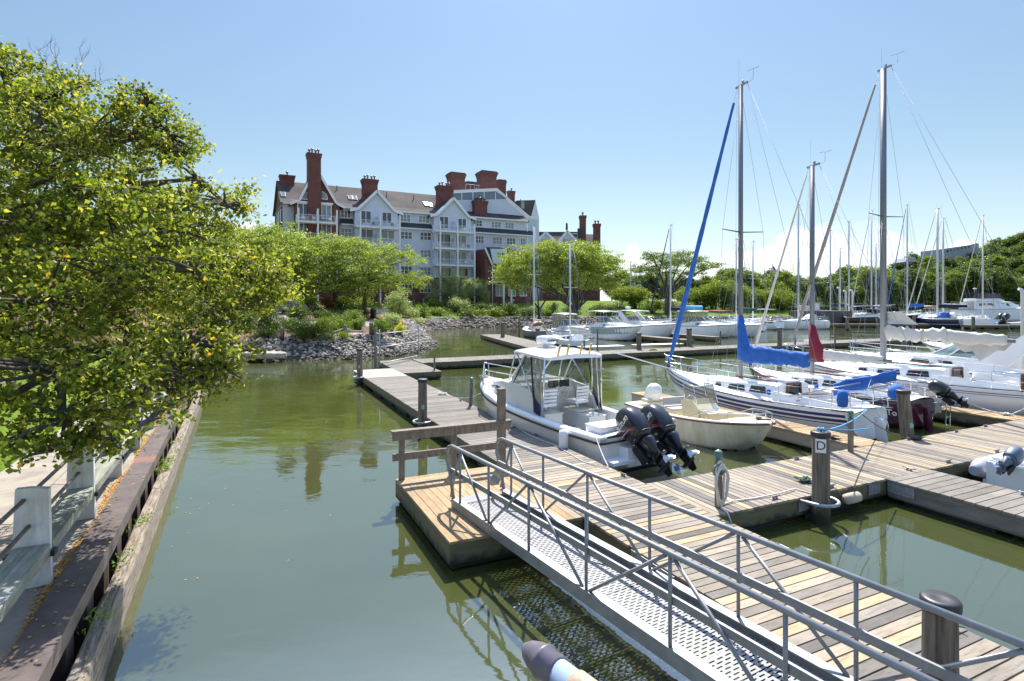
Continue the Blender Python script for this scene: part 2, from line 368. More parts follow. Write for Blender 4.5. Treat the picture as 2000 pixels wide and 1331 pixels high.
gcol = mixc(nt, forest, gcol, (.03, .05, .015))
p = N(nt, 'ShaderNodeBsdfPrincipled', {'Base Color': gcol, 'Roughness': .95, 'Specular IOR Level': .1})
nt.links.new(N(nt, 'ShaderNodeBump', {'Strength': .8, 'Distance': .05, 'Height': nb}).outputs[0], p.inputs['Normal'])
N(nt, 'ShaderNodeOutputMaterial', {0: p.outputs[0]})
struct(link('ground', np_mesh('ground', vv, ff, mg, True)))
# ---- water
mw = bpy.data.materials.new('water'); mw.use_nodes = True; nt = mw.node_tree; nt.nodes.clear()
pos = N(nt, 'ShaderNodeNewGeometry').outputs['Position']
m1 = N(nt, 'ShaderNodeMapping', {0: pos, 'Scale': (1, 1.9, 1), 'Rotation': (0, 0, R(8))}).outputs[0]
w1 = N(nt, 'ShaderNodeTexNoise', {'Vector': m1, 'Scale': 1.5, 'Detail': 4.0, 'Roughness': .45, 'Distortion': .5}).outputs[0]
w2 = N(nt, 'ShaderNodeTexNoise', {'Vector': m1, 'Scale': .42, 'Detail': 2.0}).outputs[0]
w3 = N(nt, 'ShaderNodeTexNoise', {'Vector': m1, 'Scale': 6.0, 'Detail': 3.0}).outputs[0]
patch = ramp(nt, N(nt, 'ShaderNodeTexNoise', {'Vector': pos, 'Scale': .16, 'Detail': 3.0}).outputs[0], [(.38, .15), (.62, 1)])
cd = N(nt, 'ShaderNodeSeparateXYZ', {0: pos}).outputs[1]
farr = ramp(nt, mth(nt, 'MULTIPLY', cd, .01), [(.05, .22), (.14, .45), (.3, .8), (.5, 1), (1.0, 1)])
hh = mth(nt, 'ADD', mth(nt, 'ADD', mth(nt, 'MULTIPLY', w1, .5), mth(nt, 'MULTIPLY', w2, 1.1)), mth(nt, 'MULTIPLY', w3, .07))
hh = mth(nt, 'MULTIPLY', hh, mth(nt, 'MULTIPLY', patch, farr))
bmp = N(nt, 'ShaderNodeBump', {'Strength': 1.0, 'Distance': .036, 'Height': hh}).outputs[0]
nm = N(nt, 'ShaderNodeTexNoise', {'Vector': pos, 'Scale': .25, 'Detail': 4.0}).outputs[0]
wc = mixc(nt, ramp(nt, nm, [(.35, 0), (.65, 1)]), (.046, .055, .014), (.062, .072, .022))
p = N(nt, 'ShaderNodeBsdfPrincipled', {'Base Color': wc, 'Roughness': .03, 'IOR': 3.1, 'Specular IOR Level': .5, 'Normal': bmp})
N(nt, 'ShaderNodeOutputMaterial', {0: p.outputs[0]})
wb = MB(); wb.add([(-400, -12, 0), (1200, -12, 0), (1200, 420, 0), (-400, 420, 0)], [(0, 1, 2, 3)])
struct(wb.build('water', mw))
# ================================================================ bulkhead, path, bench-fence
def WL(Y, off=0): return -1.66-.487*Y+off                     # inner line of the steel cap (right edge)
KX = 1/math.sqrt(1+.487**2)
def strip(name, x0, x1, z0, z1, Y0, Y1, m, step=0, parent=None):
    b = MB()
    ys = [Y0, Y1] if not step else list(np.arange(Y0, Y1, step))+[Y1]
    for a, c in zip(ys[:-1], ys[1:]):
        c2 = c-(.012 if step else 0)
        P = [(WL(a, x0), a, z0), (WL(a, x1), a, z0), (WL(c2, x1), c2, z0), (WL(c2, x0), c2, z0)]
        b.hexa(P+[(x, y, z1) for x, y, _ in P])
    return b.build(name, m, parent)
M_conc = mat('worn concrete', (.34, .295, .235), .9, col2=(.22, .19, .155), vs=1.6, bump=.3, bs=30, isl=.06)
mr = bpy.data.materials.new('rusty steel'); mr.use_nodes = True; nt = mr.node_tree; nt.nodes.clear()
v = N(nt, 'ShaderNodeTexCoord').outputs['Object']
a1 = N(nt, 'ShaderNodeTexNoise', {'Vector': v, 'Scale': 2.2, 'Detail': 8.0, 'Roughness': .7}).outputs[0]
a2 = N(nt, 'ShaderNodeTexNoise', {'Vector': v, 'Scale': .7, 'Detail': 6.0, 'Roughness': .6}).outputs[0]
c = mixc(nt, ramp(nt, a1, [(.35, 0), (.6, 1)]), (.065, .048, .042), (.12, .092, .082))
c = mixc(nt, ramp(nt, a2, [(.60, 0), (.68, .6)]), c, (.30, .11, .05))
p = N(nt, 'ShaderNodeBsdfPrincipled', {'Base Color': c, 'Roughness': .62, 'Metallic': .2})
nt.links.new(N(nt, 'ShaderNodeBump', {'Strength': .4, 'Distance': .01, 'Height': a1}).outputs[0], p.inputs['Normal'])
N(nt, 'ShaderNodeOutputMaterial', {0: p.outputs[0]})
bw = thing('bulkhead', 'long rust brown steel bulkhead edging the left bank of the channel', 'bulkhead')
strip('steel_cap', -.39, 0, .79, .85, -8, 34.2, mr, 6.1, bw)
strip('cap_lip', -.012, .0, .66, .788, -8, 34.2, mr, 6.1, bw)
b = MB()          # corrugated sheet piling below the cap
y = -8.0
while y < 34:
    for a, c_, o0, o1 in ((0, .28, -.02, -.02), (.28, .40, -.02, -.30), (.40, .68, -.30, -.30), (.68, .80, -.30, -.02)):
        ya, yc = y+a, y+c_
        xa, xc = WL(ya, o0-.03), WL(yc, o1-.03)
        b.add([(xa, ya, -1), (xc, yc, -1), (xc, yc, .788), (xa, ya, .788)], [(0, 1, 2, 3)])
    y += .8
b.build('sheet_piling', mr, bw)
M_timb = mat('cracked old timber', (.13, .10, .07), .95, col2=(.33, .28, .22), vs=7, bump=1.0, bs=16, stretch=(4, .35, 4), rot=-.453)
tb = thing('timber_whaler', 'cracked old timber fender running along the foot of the steel bulkhead', 'timber fender')
b = MB(); yy = -8.0
while yy < 34:
    L = rnd.uniform(3.5, 5.2); e = min(yy+L, 34.3); dz = rnd.uniform(-.015, .02); dx = rnd.uniform(-.012, .012); n = 8
    rings = []
    for i in range(n+1):
        t = yy+(e-.03-yy)*i/n
        j = lambda: rnd.uniform(-.012, .012)
        rings.append([(WL(t, .015+dx+j()), t, -.4), (WL(t, .235+dx+j()), t, -.4), (WL(t, .235+dx+j()), t, .40+j()), (WL(t, .205+dx+j()), t, .44+dz+j()), (WL(t, .04+dx+j()), t, .44+dz+j()), (WL(t, .015+dx+j()), t, .41+j())])
    b.loft(rings, sm=False); yy = e
b.build('timber_beam', M_timb, tb)
path = MB()
yy = -8.0
while yy < 60:
    e = yy+1.8
    for u0, u1 in ((-1.62, -.40), (-2.85, -1.64)):
        zz = .76+rnd.uniform(-.004, .004)+ (0 if yy < 36 else (yy-36)*.03)
        z2 = zz + (0 if yy < 36 else .05)
        P = [(WL(yy, u0), yy, .2), (WL(yy, u1), yy, .2), (WL(e-.015, u1), e-.015, .2), (WL(e-.015, u0), e-.015, .2)]
        if yy < 34: path.hexa(P+[(x, y_, zz) for x, y_, _ in P])
    yy = e
struct(path.build('path', M_conc))
# fallen leaves along the cap and on the path
M_litter = leafmat('dry leaf litter', [(0, (.55, .27, .05)), (.4, (.45, .22, .07)), (.7, (.62, .38, .10)), (1, (.35, .2, .08))], .1, .8)
rs = np.random.RandomState(11)
def leafquads(c, size, nrm_bias=(0, 0, 1), bias=1.0, rs=rs, wid=.75, fold=.0):
    n = len(c); nr = rs.normal(size=(n, 3)); nr = nr/np.linalg.norm(nr, axis=1)[:, None]*1.0+np.array(nrm_bias)*bias
    nr /= np.linalg.norm(nr, axis=1)[:, None]+1e-9
    t = rs.normal(size=(n, 3)); t -= nr*(t*nr).sum(1)[:, None]; t /= np.linalg.norm(t, axis=1)[:, None]+1e-9
    q = np.cross(nr, t); s = (size*rs.uniform(.65, 1.3, n))[:, None]
    v = np.stack([c-t*s*.5, c+q*s*wid*.42-t*s*.08, c+t*s*.55, c-q*s*wid*.42-t*s*.08], 1).reshape(-1, 3)
    return v, np.arange(4*n).reshape(n, 4)
def leafobj(name, c, size, m, parent=None, bias=1.0, wid=.75, nb=(0, 0, 1)):
    v, f = leafquads(np.asarray(c), size, nb, bias, wid=wid); return link(name, np_mesh(name, v, f, m), parent)
n = 9000; yy = rs.uniform(3, 26, n)**1.0; w = np.abs(rs.normal(0, .055, n)); side = rs.rand(n)
off = np.where(side < .93, -.41-w*(1+.8*np.sin(yy*2.1)), np.where(side < .965, rs.uniform(-3.3, -.5, n), rs.uniform(-.38, .22, n)))
z = np.where(off > -.40, np.where(off > .0, .45, .857), .768)+rs.uniform(0, .02, n)
ok = ~((off > -.01) & (off < .05)); c = np.stack([-1.66-.487*yy+off, yy, z], 1)[ok]
struct(leafobj('leaf_litter', c, .042, M_litter, bias=3), 'stuff')
# weeds growing from the timber
M_weed = leafmat('weeds', [(0, (.10, .20, .02)), (.6, (.20, .32, .03)), (1, (.3, .36, .05))], .4)
wd = []
for Yc, n_, h_ in ((6.1, 60, .32), (7.6, 60, .25), (11.9, 160, .16), (12.6, 120, .12), (14.3, 60, .12), (9.0, 60, .14)):
    k = np.stack([WL(Yc, .12)+rs.normal(0, .03, n_), Yc+rs.normal(0, .16, n_), .44+np.abs(rs.rand(n_))*h_*.8], 1); wd.append(k)
struct(leafobj('weeds', np.concatenate(wd), .055, M_weed, bias=.3, wid=.4), 'stuff')
M_wpaint = mat('flaking white paint', (.74, .74, .74), .7, col2=(.52, .50, .46), vs=5, bump=.4, bs=16, stretch=(1.5, 1.5, .4))
M_plank = mat('green stained white plank', (.36, .36, .31), .8, col2=(.17, .18, .12), vs=3, bump=.6, bs=14, stretch=(4, .5, 2), rot=-.453)
M_pipe = mat('dark painted pipe', (.06, .05, .05), .45, col2=(.14, .09, .07), vs=9)
fence = thing('promenade_fence', 'low white board fence with dark pipe rails and a plank seat along the path', 'fence')
dirv = Vector((-.487, 1, 0)).normalized(); nrm = Vector((1, .487, 0)).normalized(); zf = .765
FY = [4.42+1.98*i for i in range(-1, 15)]
for Yp in FY:
    base = Vector((WL(Yp, -.69), Yp, zf)); b = MB()
    poly = [base-nrm*.17, base+nrm*.19, base+nrm*.17+Vector((0, 0, 1.10)), base+nrm*.0+Vector((0, 0, 1.13)), base-nrm*.13+Vector((0, 0, 1.13))]
    b.prism([p-dirv*.045 for p in poly], dirv*.09)
    bo = b.build('post', M_wpaint, fence)
    b = MB(); b.box(base+Vector((0, 0, .36)), (.46, .13, .06), math.atan2(nrm.y, nrm.x)); b.build('bracket', M_black, fence)
for a, c_ in zip(FY[:-1], FY[1:]):
    b = MB(); p0 = Vector((WL(a, -.67), a, zf+.455))+dirv*.05; p1 = Vector((WL(c_, -.67), c_, zf+.455))-dirv*.05
    for o in (-.1, .1): b.bar(p0+nrm*o*.75, p1+nrm*o*.75, .145, .05)
    b.bar(p0+nrm*.155-Vector((0, 0, .045)), p1+nrm*.155-Vector((0, 0, .045)), .035, .13)
    b.build('seat_plank', M_plank, fence)
for zz, o in ((1.0, -.02), (.70, .03)):
    b = MB(); pts = []
    for i, Yp in enumerate(FY):
        pts.append(Vector((WL(Yp, -.73+o), Yp, zf+zz)))
    b.tube(pts, .024, 8); b.build('pipe_rail', M_pipe, fence)
# park beyond the path: rail fence with a bicycle-like rack shape is hidden; rail fence shown
rf = thing('rail_fence', 'weathered three-rail wooden fence on the grass beyond the path', 'fence')
A = G(-70, 806, .72); Bq = G(62, 748, .72); d = (Bq-A)
for i in range(4):
    p = A+d*(i/3); b = MB(); b.box(p+Vector((0, 0, .55)), (.11, .11, 1.15)); b.build('post', M_rail, rf)
for zz in (.4, .7, 1.0):
    b = MB(); b.bar(A+Vector((0, 0, zz)), Bq+Vector((0, 0, zz)), .05, .11); b.build('rail', M_rail, rf)
for k, (px_, py_, r_) in enumerate(((52, 838, .34), (20, 836, .34))):
    pass
# ================================================================ docks
def dock(name, label, p0, p1, w, z=.45, m=None, mf=None, plank=.15, gap=.019, fh=.28, fl=M_float, long=False, floats=True, th=.04, border=None):
    p0, p1 = Vector(p0), Vector(p1); p0.z = p1.z = 0; L = (p1-p0).length; h = math.atan2((p1-p0).y, (p1-p0).x)
    t = thing(name, label, 'dock', p0, h); b = MB(); m = m or M_deck
    if not long:
        x = 0
        while x < L-.02:
            e = min(x+plank-gap, L); j = rnd.uniform(0, .006); o = rnd.uniform(-.008, .008)
            b.bb(x, e, -w/2-.015+o, w/2+.015+o, z-th, z+j*.6); x += plank
    else:
        n = max(1, int(round(w/plank))); pw = w/n
        for i in range(n):
            x = 0
            while x < L-.02:
                e = min(L, x+rnd.uniform(2.5, 4)); b.bb(x, e-.006, -w/2+i*pw+gap/2, -w/2+(i+1)*pw-gap/2, z-th, z+rnd.uniform(0, .004)); x = e
    b.build('deck', m, t)
    mf = mf or M_fascia; b = MB()
    for s in (-1, 1):
        x = 0
        while x < L-.3:
            e = min(L, x+rnd.uniform(2.4, 4.2))
            b.bb(x+.004, e-.004, s*(w/2-.005), s*(w/2-.055), z-th-fh, z-th-.003); b.bb(x, e, s*(w/2-.058), s*(w/2-.1), z-th-fh-.05, z-th-.03); x = e
    for x in (.03, L-.03): b.bb(x-.025, x+.025, -w/2+.06, w/2-.06, z-th-fh, z-th-.004)
    b.build('side_boards', mf, t)
    if floats:
        b = MB(); x = .25
        while x < L-1:
            e = min(x+1.5, L-.15)
            for s in (-1, 1):
                if w > 1.3: b.bb(x, e, s*(w/2-.12), s*.25, -.25, z-th-fh+.02)
            if w <= 1.3: b.bb(x, e, -w/2+.12, w/2-.12, -.25, z-th-fh+.02)
            x += 2.1
        b.build('floats', fl, t)
    return t
main = dock('main_dock', 'long grey plank dock running from lower right up to the wooden corner post', ST(.4, 6.05), ST(11.15, 6.05), 1.98, m=M_deck)
dock('main_dock', 'weathered far length of the main dock between the two tall ringed pilings', ST(11.17, 6.05), ST(26.6, 6.05), 1.98, m=M_deckold, fl=M_floatg)
dock('main_dock', 'pale sunlit end section of the main dock beside the farthest ringed piling', ST(26.64, 6.05), ST(29.9, 6.05), 1.98, m=mat('pale dock panel', (.42, .37, .30), .8, var=.15, isl=.1, bump=.2))
dock('dock_platform', 'low grey platform float carrying the open steel pipe frame', ST(28.0, 8.15), ST(34.5, 8.35), 2.1, z=.40, m=M_deckold)
side = dock('side_dock', 'broad grey and pine plank dock crossing to the right edge past the hose post', ST(7.9, 7.06), ST(7.85, 44), 1.78, m=M_decklong, plank=.147, long=False)
# planks of the side dock run across its width at a right angle to its length
for c in side.children:
    if c.name.startswith('deck'): c.data.materials[0] = M_deckmix if False else MATS['weathered deck boards']
plat = thing('pine_platform', 'new pine landing float where the gangway comes down', 'dock', ST(7.9, 2.72), HEAD)
b = MB(); W2, L2 = 2.31, 3.3
for i in range(3): b.bb(L2-.15*(i+1)+.005, L2-.15*i-.005, -W2, 0, .405, .452+i*.001)
i = 0; yb = -W2
while i < 16:
    b.bb(0, L2-.46 if i > 2 else L2-.455, -W2+i*.1444+.004, -W2+(i+1)*.1444-.004, .407, .45+rnd.uniform(0, .005)); i += 1
plat_d = b.build('deck', M_decklnew, plat)
b = MB()
for (a, c_) in (((0, 0), (0, -W2)), ((L2, 0), (L2, -W2))):
    x = a[0]; b.bb(x-.05 if x else 0, x if x else .05, -W2, 0, .10, .403)
b.bb(.052, 1.9, -.05, 0, .10, .403); b.bb(1.91, L2-.052, -.05, 0, .10, .403); b.bb(.055, L2-.055, -.11, -.055, .02, .35)
b.bb(.056, .11, -W2+.02, -.115, .02, .34)
b.build('side_boards', M_fascia, plat)
b = MB(); b.bb(.15, 1.45, -2.2, -.16, -.25, .1); b.bb(1.75, 3.1, -2.2, -.16, -.25, .1); b.build('floats', M_float, plat)
# local y of the platform points away from the dock: mirror so that it reaches the main dock
plat.scale = (1, 1, 1)
f1 = dock('finger_dock', 'narrow new pine finger dock between the open skiff and the blue-striped sailboat', ST(8.82, 14.1), ST(17.9, 14.1), .92, m=M_decknew, mf=M_fascnew, plank=.14)
f2 = dock('finger_dock', 'sunlit finger dock between the burgundy sailboat and the long white sloop', ST(8.82, 21.3), ST(17.5, 21.3), .95, m=M_decknew, mf=M_fascia)
f3 = dock('finger_dock', 'grey finger dock on the near side with galvanised corner plates', ST(6.98, 12.35), ST(1.6, 12.35), 1.45, m=M_deckold, mf=mat('grey dock timber', (.20, .18, .155), .85, var=.4, vs=2, bump=.5, bs=10, stretch=(.6, 1, 3)), plank=.19)
f4 = dock('finger_dock', 'finger dock hidden in part behind the white sloop hull', ST(8.82, 25.8), ST(17, 25.8), .95, m=M_decknew)
back = dock('back_dock', 'long far dock crossing the basin with ringed pilings and boats behind', ST(33, 9.3), ST(33, 62), 2.3, m=M_deckold, fh=.33)
dock('branch_dock', 'angled grey dock leading off to the two small sailboats on the left', (3.6, 40.2, 0), (-2.2, 61.5, 0), 2.6, m=M_deckold, fh=.33)
# galvanised plates
for nm_, P, lab in (('corner_plate', ST(6.985, 11.45), 'galvanised bracket on the side dock at the near finger'),):
    pass
b = MB(); b.bb(-.02, .46, -.0, .006, .14, .40); b2 = MB()
def plate(parent_pt, rz, w=.42, h=.22, lab='', z=.30):
    t = thing('dock_bracket', lab, 'bracket', parent_pt, rz); b = MB(); b.bb(0, w, -.008, .0, z-h/2, z+h/2); b.build('plate', M_galv, t)
    b = MB()
    for x in (.06, w/2, w-.06):
        for zz in (z-h/2+.05, z+h/2-.05): b.lathe([(.014, 0), (.014, .012)], (x, -.008, zz), (0, -1, 0), 6)
    b.build('bolts', M_galv, t)
RP = math.atan2(PX.y, PX.x)
plate(ST(6.995, 11.05), RP, .36, .2, 'galvanised plate on the side dock left of the near finger joint')
plate(ST(6.97, 11.618), math.atan2(-AX.y, -AX.x), .5, .2, 'galvanised plate on the flank of the near grey finger dock')
plate(ST(6.995, 9.05), RP, .3, .2, 'galvanised plate behind the ring of the lettered piling')
plate(ST(6.6, 5.03), math.atan2(-AX.y, -AX.x), .9, .26, 'long galvanised plate on the main dock edge under the gangway')
plate(ST(4.7, 5.03), math.atan2(-AX.y, -AX.x), .7, .26, 'second galvanised plate on the main dock edge nearer the camera')
# ================================================================ pilings
def piling(s, t, ztop, r, label, hoop=None, cap=True, lean=(0, 0), base=-1.6, group=None, P=None, mark=None, m=None):
    P = P or ST(s, t); o = thing('piling', label, 'piling', P, 0, group); b = MB(); n = 14
    L = Vector((lean[0], lean[1], 0)); rings = []
    zs = [base, -.3, .2, .8, ztop-.05, ztop]
    for z in zs:
        c = L*(z/ztop); k = 1+.03*math.sin(z*3+s)
        rings.append([c+Vector((r*k*(1+.035*math.sin(3*a+s*5))*math.cos(a), r*k*(1+.035*math.sin(3*a+s*5))*math.sin(a), z)) for a in [2*math.pi*i/n for i in range(n)]])
    b.loft(rings); b.build('shaft', m or M_pile, o)
    if cap:
        b = MB(); c = L; b.lathe([(r*1.06, 0), (r*1.13, .02), (r*1.13, .08), (r*1.0, .10), (r*.45, .085), (.0, .08)], c+Vector((0, 0, ztop-.04)), (0, 0, 1), 20); b.build('cap', M_cap, o)
    if hoop is not None:
        b = MB(); c = Vector((0, 0, .40)); R_ = r+.13; h = hoop
        pts = []
        for i in range(13):
            a = h-math.pi/2+math.pi*i/12; pts.append(c+Vector((R_*1.05*math.cos(a), R_*1.05*math.sin(a), 0)))
        back_ = Vector((math.cos(h), math.sin(h), 0))*(-(r+.17))
        b.tube([pts[0]+back_]+pts+[pts[-1]+back_], .032, 8); b.build('hoop', M_galv, o)
    if mark:
        b = MB(); b.add([Vector((math.cos(a), math.sin(a), 0))*(r*1.075)+Vector((0, 0, z)) for a, z in [(mark[0]+.32*math.cos(q), mark[1]+.075*math.sin(q)) for q in [2*math.pi*i/12 for i in range(12)]]], [tuple(range(12))])
        b.build('paint_mark', mat('mint paint', (.28, .5, .38), .8), o)
    return o
HR = math.atan2(-PX.y, -PX.x)
p = piling(6.83, 9.42, 1.60, .148, 'dark ringed piling with a letter D plate on the side dock edge', hoop=math.atan2(-AX.y, -AX.x)+.25)
b = MB(); b.box((-.09, -.17, 1.43), (.17, .012, .24), R(-22)); b.build('sign_plate', M_white, p)
text('letter', 'D', .22, Matrix.Translation((-.0925, -.178, 1.43)) @ Matrix.Rotation(R(-22), 4, 'Z') @ Matrix.Rotation(R(90), 4, 'X'), M_black, p, .001)
b = MB()
for k in range(5):
    a = k*1.3; b.tube([(.05*math.cos(a+i), .05*math.sin(a+i), 1.70+.02*math.sin(3*i+k)) for i in range(6)], .014, 5)
b.tube([(0, 0, 1.7), (.9, .55, 1.55), (1.9, 1.6, 1.35)], .012, 5); b.build('blue_line', M_ropeb, p)
piling(0, 0, 1.55, .125, 'thick near piling with black cap at the lower right beside the gangway', P=Vector((3.47, 4.56, 0)), mark=(-2.6, .5))
piling(0, 0, 1.62, .135, 'ringed piling with mint paint spot on the left edge of the main dock', P=Vector((-2.70, 17.0, 0)), hoop=HR+.5, mark=(-1.3, .85))
piling(0, 0, 1.70, .14, 'farthest ringed piling on the left corner of the main dock', P=Vector((-7.30, 27.0, 0)), hoop=HR+.2, mark=(-1.5, .9))
piling(0, 0, 1.60, .155, 'leaning piling with mint spot before the burgundy sailboat', P=Vector((10.55, 14.95, 0)), lean=(-.14, .04), mark=(-1.9, .75))
def bgpile(px, yt, yb, w, label, hoop=None, z=.0, cap=False, m=None, group=None):
    P = G(px, yb, z); Y = P.y; P.z = 0; zt = CAMZ-(yt-HOR)/FPX*Y; r = max(.035, w/2/FPX*Y)
    return piling(px*.01, 0, zt, r, label, hoop, cap, P=P, m=m, group=group)
for a in ((1248, 652, 695, 10, 'ringed piling on the far dock near the middle of the picture', HR+.6, 0, True), (1346, 643, 678, 10, 'ringed piling on the far dock right of the furled blue jib', None, .4, True),
          (1050, 643, 668, 8, 'piling at the bow of the small dark sailboat on the angled dock', None, .4, True), (982, 631, 668, 8, 'ringed piling on the left corner of the angled dock', HR, 0, True),
          (1523, 642, 678, 9, 'piling on the far dock right of the blue boom cover', None, .4, True), (1141, 665, 693, 3.5, 'slender post on the far dock beside the white hardtop boat', None, .4, False),
          (1167, 643, 686, 3, 'slender pipe post on the far dock left of the ringed piling', None, .4, False), (1326, 654, 680, 3, 'short slender post on the far dock by the blue jib', None, .4, False),
          (1407, 647, 675, 3, 'slender post on the far dock behind the blue boom cover', None, .4, False), (1553, 646, 676, 3, 'slender post on the far dock by the maroon cover', None, .4, False),
          (1631, 640, 672, 3, 'slender post on the far dock left of the tall mast', None, .4, False), (1014, 620, 655, 4, 'thin post behind the angled dock corner', None, .4, False),
          (1655, 620, 646, 6, 'pale green piling at the bow of the black cruiser', None, 0, False), (1785, 619, 646, 6, 'pale green piling between black cruiser and navy sailboat', None, 0, False),
          (1901, 619, 646, 6, 'pale green piling beside the far white sailboat', None, 0, False), (1741, 648, 672, 6, 'short piling behind the slack white sail', None, 0, False), (1765, 655, 700, 9, 'mossy piling in the water behind the slack white sail', None, 0, False)):
    bgpile(*a)
# small square posts with lamps
def lamppost(s, t, h, label, lamp=True, w=.09):
    o = thing('lamp_post' if lamp else 'dock_post', label, 'lamp post' if lamp else 'post', ST(s, t, .45), HEAD); b = MB(); b.bb(-w/2, w/2, -w/2, w/2, -.2, h); b.build('post', M_rail, o)
    if lamp:
        b = MB(); b.lathe([(.02, 0), (.03, .02), (.065, .03), (.03, .045), (.065, .06), (.07, .075), (.035, .09), (.07, .105), (.075, .12), (.04, .135), (.075, .15), (.05, .175), (.02, .19), (.0, .2)], (0, 0, h), (0, 0, 1), 12); b.build('lamp', M_light, o)
    return o
hp = lamppost(7.28, 7.40, .80, 'grey wooden post with a teal lamp and a coiled white hose')
lamppost(18.0, 6.95, .78, 'leaning post with a teal lamp on the weathered dock near the fishing boat bow', w=.085).rotation_euler[0] = R(3)
lamppost(8.62, 12.95, .80, 'grey post with a green lamp between pine finger and side dock')
lamppost(28.4, 8.95, .80, 'small post standing on the platform before the rocky bank', lamp=False, w=.08)
o = thing('water_hose', 'white dock hose coiled on the lamp post and trailing along the side dock', 'hose', ST(7.28, 7.40, .45), HEAD)
for k in range(6):
    b = MB(); q = rnd.uniform(-.02, .02); w = .10+.012*k
    b.tube([(-.06-.012*k+q, .02+w*math.sin(2*math.pi*i/20)*(1 if math.cos(2*math.pi*i/20) > 0 else .8), .42+(.40-.025*k)*math.cos(2*math.pi*i/20)) for i in range(20)], .014, 6, closed=True); b.build('coil', M_rope, o)
b = MB(); b.tube([(-.06, .05+.13*math.sin(2*math.pi*i/16), .66+.10*math.cos(2*math.pi*i/16)) for i in range(16)], .02, 6, closed=True); b.build('reel', M_enggrey, o)
b = MB(); q = [(0, -.1, .02), (.05, -.4, .03), (0, -.9, .02), (-.04, -1.5, .04), (.02, -1.95, .03), (-.3, -2.05, .0)]
b.tube(q, .014, 6); b.tube([(-.08, .02, .1), (-.12, .05, .02), (-.3, .1, .02), (-.42, .12, -.15)], .012, 6); b.build('trailing_hose', M_rope, o)
def cleat(s, t, rz, label='galvanised dock cleat bolted to the planks', z=.455):
    o = thing('cleat', label, 'cleat', ST(s, t, z), HEAD+rz, 'galvanised cleats along the docks')
    b = MB(); b.tube([(-.13, 0, .06), (-.06, 0, .05), (.06, 0, .05), (.13, 0, .06)], [.008, .014, .014, .008], 6); b.bb(-.05, -.02, -.015, .015, 0, .05); b.bb(.02, .05, -.015, .015, 0, .05); b.bb(-.06, .06, -.02, .02, 0, .008)
    b.build('cleat_body', M_enggrey, o); return o
c0 = cleat(8.7, 9.0, R(90))
CL = ['cleat holding the white hose left of the lettered piling', 'cleat on the near edge right of the lettered piling', 'cleat on the far edge of the side dock behind the lettered piling', 'cleat on the near grey finger dock by its bracket', 'cleat on the far side of the near grey finger dock', 'cleat beside the post at the pine finger dock', 'cleat on the far edge before the leaning piling', 'cleat on the far edge below the burgundy boat motor', 'cleat on the near edge above the grey finger dock', 'cleat on the pine finger dock near its corner', 'cleat on the main dock edge above the sunlit water', 'cleat nearest the camera on the main dock edge', 'cleat on the main dock holding the white stern line', 'cleat on the main dock beside the fishing boat hull', 'cleat on the weathered dock near the lamp post', 'cleat on the near edge toward the right picture side', 'cleat on the far edge toward the right picture side', 'cleat at the far end of the near grey finger dock', 'cleat on the second finger dock under the white dock line']
c0['label'] = 'cleat on the far edge of the side dock between hose post and lettered piling'
for (s, t, rz), cl_ in zip(((7.12, 8.6, 90), (7.1, 10.1, 90), (8.7, 11.2, 90), (7.12, 12.6, 0), (5.3, 12.9, 0), (8.72, 12.3, 90), (8.7, 15.4, 90), (8.68, 17.5, 90), (7.1, 14.0, 90), (9.5, 13.75, 0), (5.6, 6.95, 0), (3.5, 6.95, 0), (9.4, 6.95, 0), (13.2, 6.95, 0), (19, 6.95, 0), (7.1, 16.0, 90), (8.7, 19.0, 90), (4.1, 12.95, 0), (10.8, 20.95, 0)), CL):
    dup(c0, ST(s, t, .455), HEAD+R(rz), label=cl_)
# wooden railing at the head of the platform
rl = thing('wooden_railing', 'grey two-rail wooden railing at the head of the pine landing', 'railing', (0, 0, 0))
for t_, zt, w in ((2.82, 1.42, .10), (3.92, 1.40, .10), (5.0, 2.13, .15)):
    P = ST(11.1, t_); b = MB(); b.box((P.x, P.y, (zt+.2)/2), (w, w, zt-.2), HEAD); b.build('post', M_rail, rl)
for zz, hh in ((1.33, .15), (.93, .14)):
    b = MB(); b.bar(ST(11.03, 2.62, zz), ST(11.02, 5.18, zz), .05, hh); b.build('rail', M_rail, rl)
b = MB(); b.bar(ST(11.06, 2.6, 1.43), ST(11.06, 5.2, 1.43), .16, .04); b.build('cap_rail', M_rail, rl)
# pipe frame
pf = thing('pipe_frame', 'open galvanised pipe frame standing on the low platform', 'frame')
A_, B_ = G(741, 716, .42), G(818, 699, .42); A2 = G(735, 712, .42)
b = MB(); b.tube([A_, A_+Vector((0, 0, 2.05))], .035, 8); b.build('upright', M_galv, pf)
b = MB(); b.tube([B_, B_+Vector((0, 0, 2.05))], .035, 8); b.build('upright', M_galv, pf)
for z in (.15, 1.05, 1.8):
    b = MB(); b.tube([A_+Vector((0, 0, z)), B_+Vector((0, 0, z))], .028, 8); b.build('crossbar', M_galv, pf)
b = MB(); q = A2+Vector((-.15, .5, 0)); b.box(q+Vector((0, 0, .9)), (.16, .16, 2.4)); b.build('wooden_post', M_rail, pf)
b = MB()
for z in (1.0, 1.78): b.bar(q+Vector((0, 0, z)), A_+Vector((0, 0, z)), .04, .05)
b.build('arm', M_galv, pf)
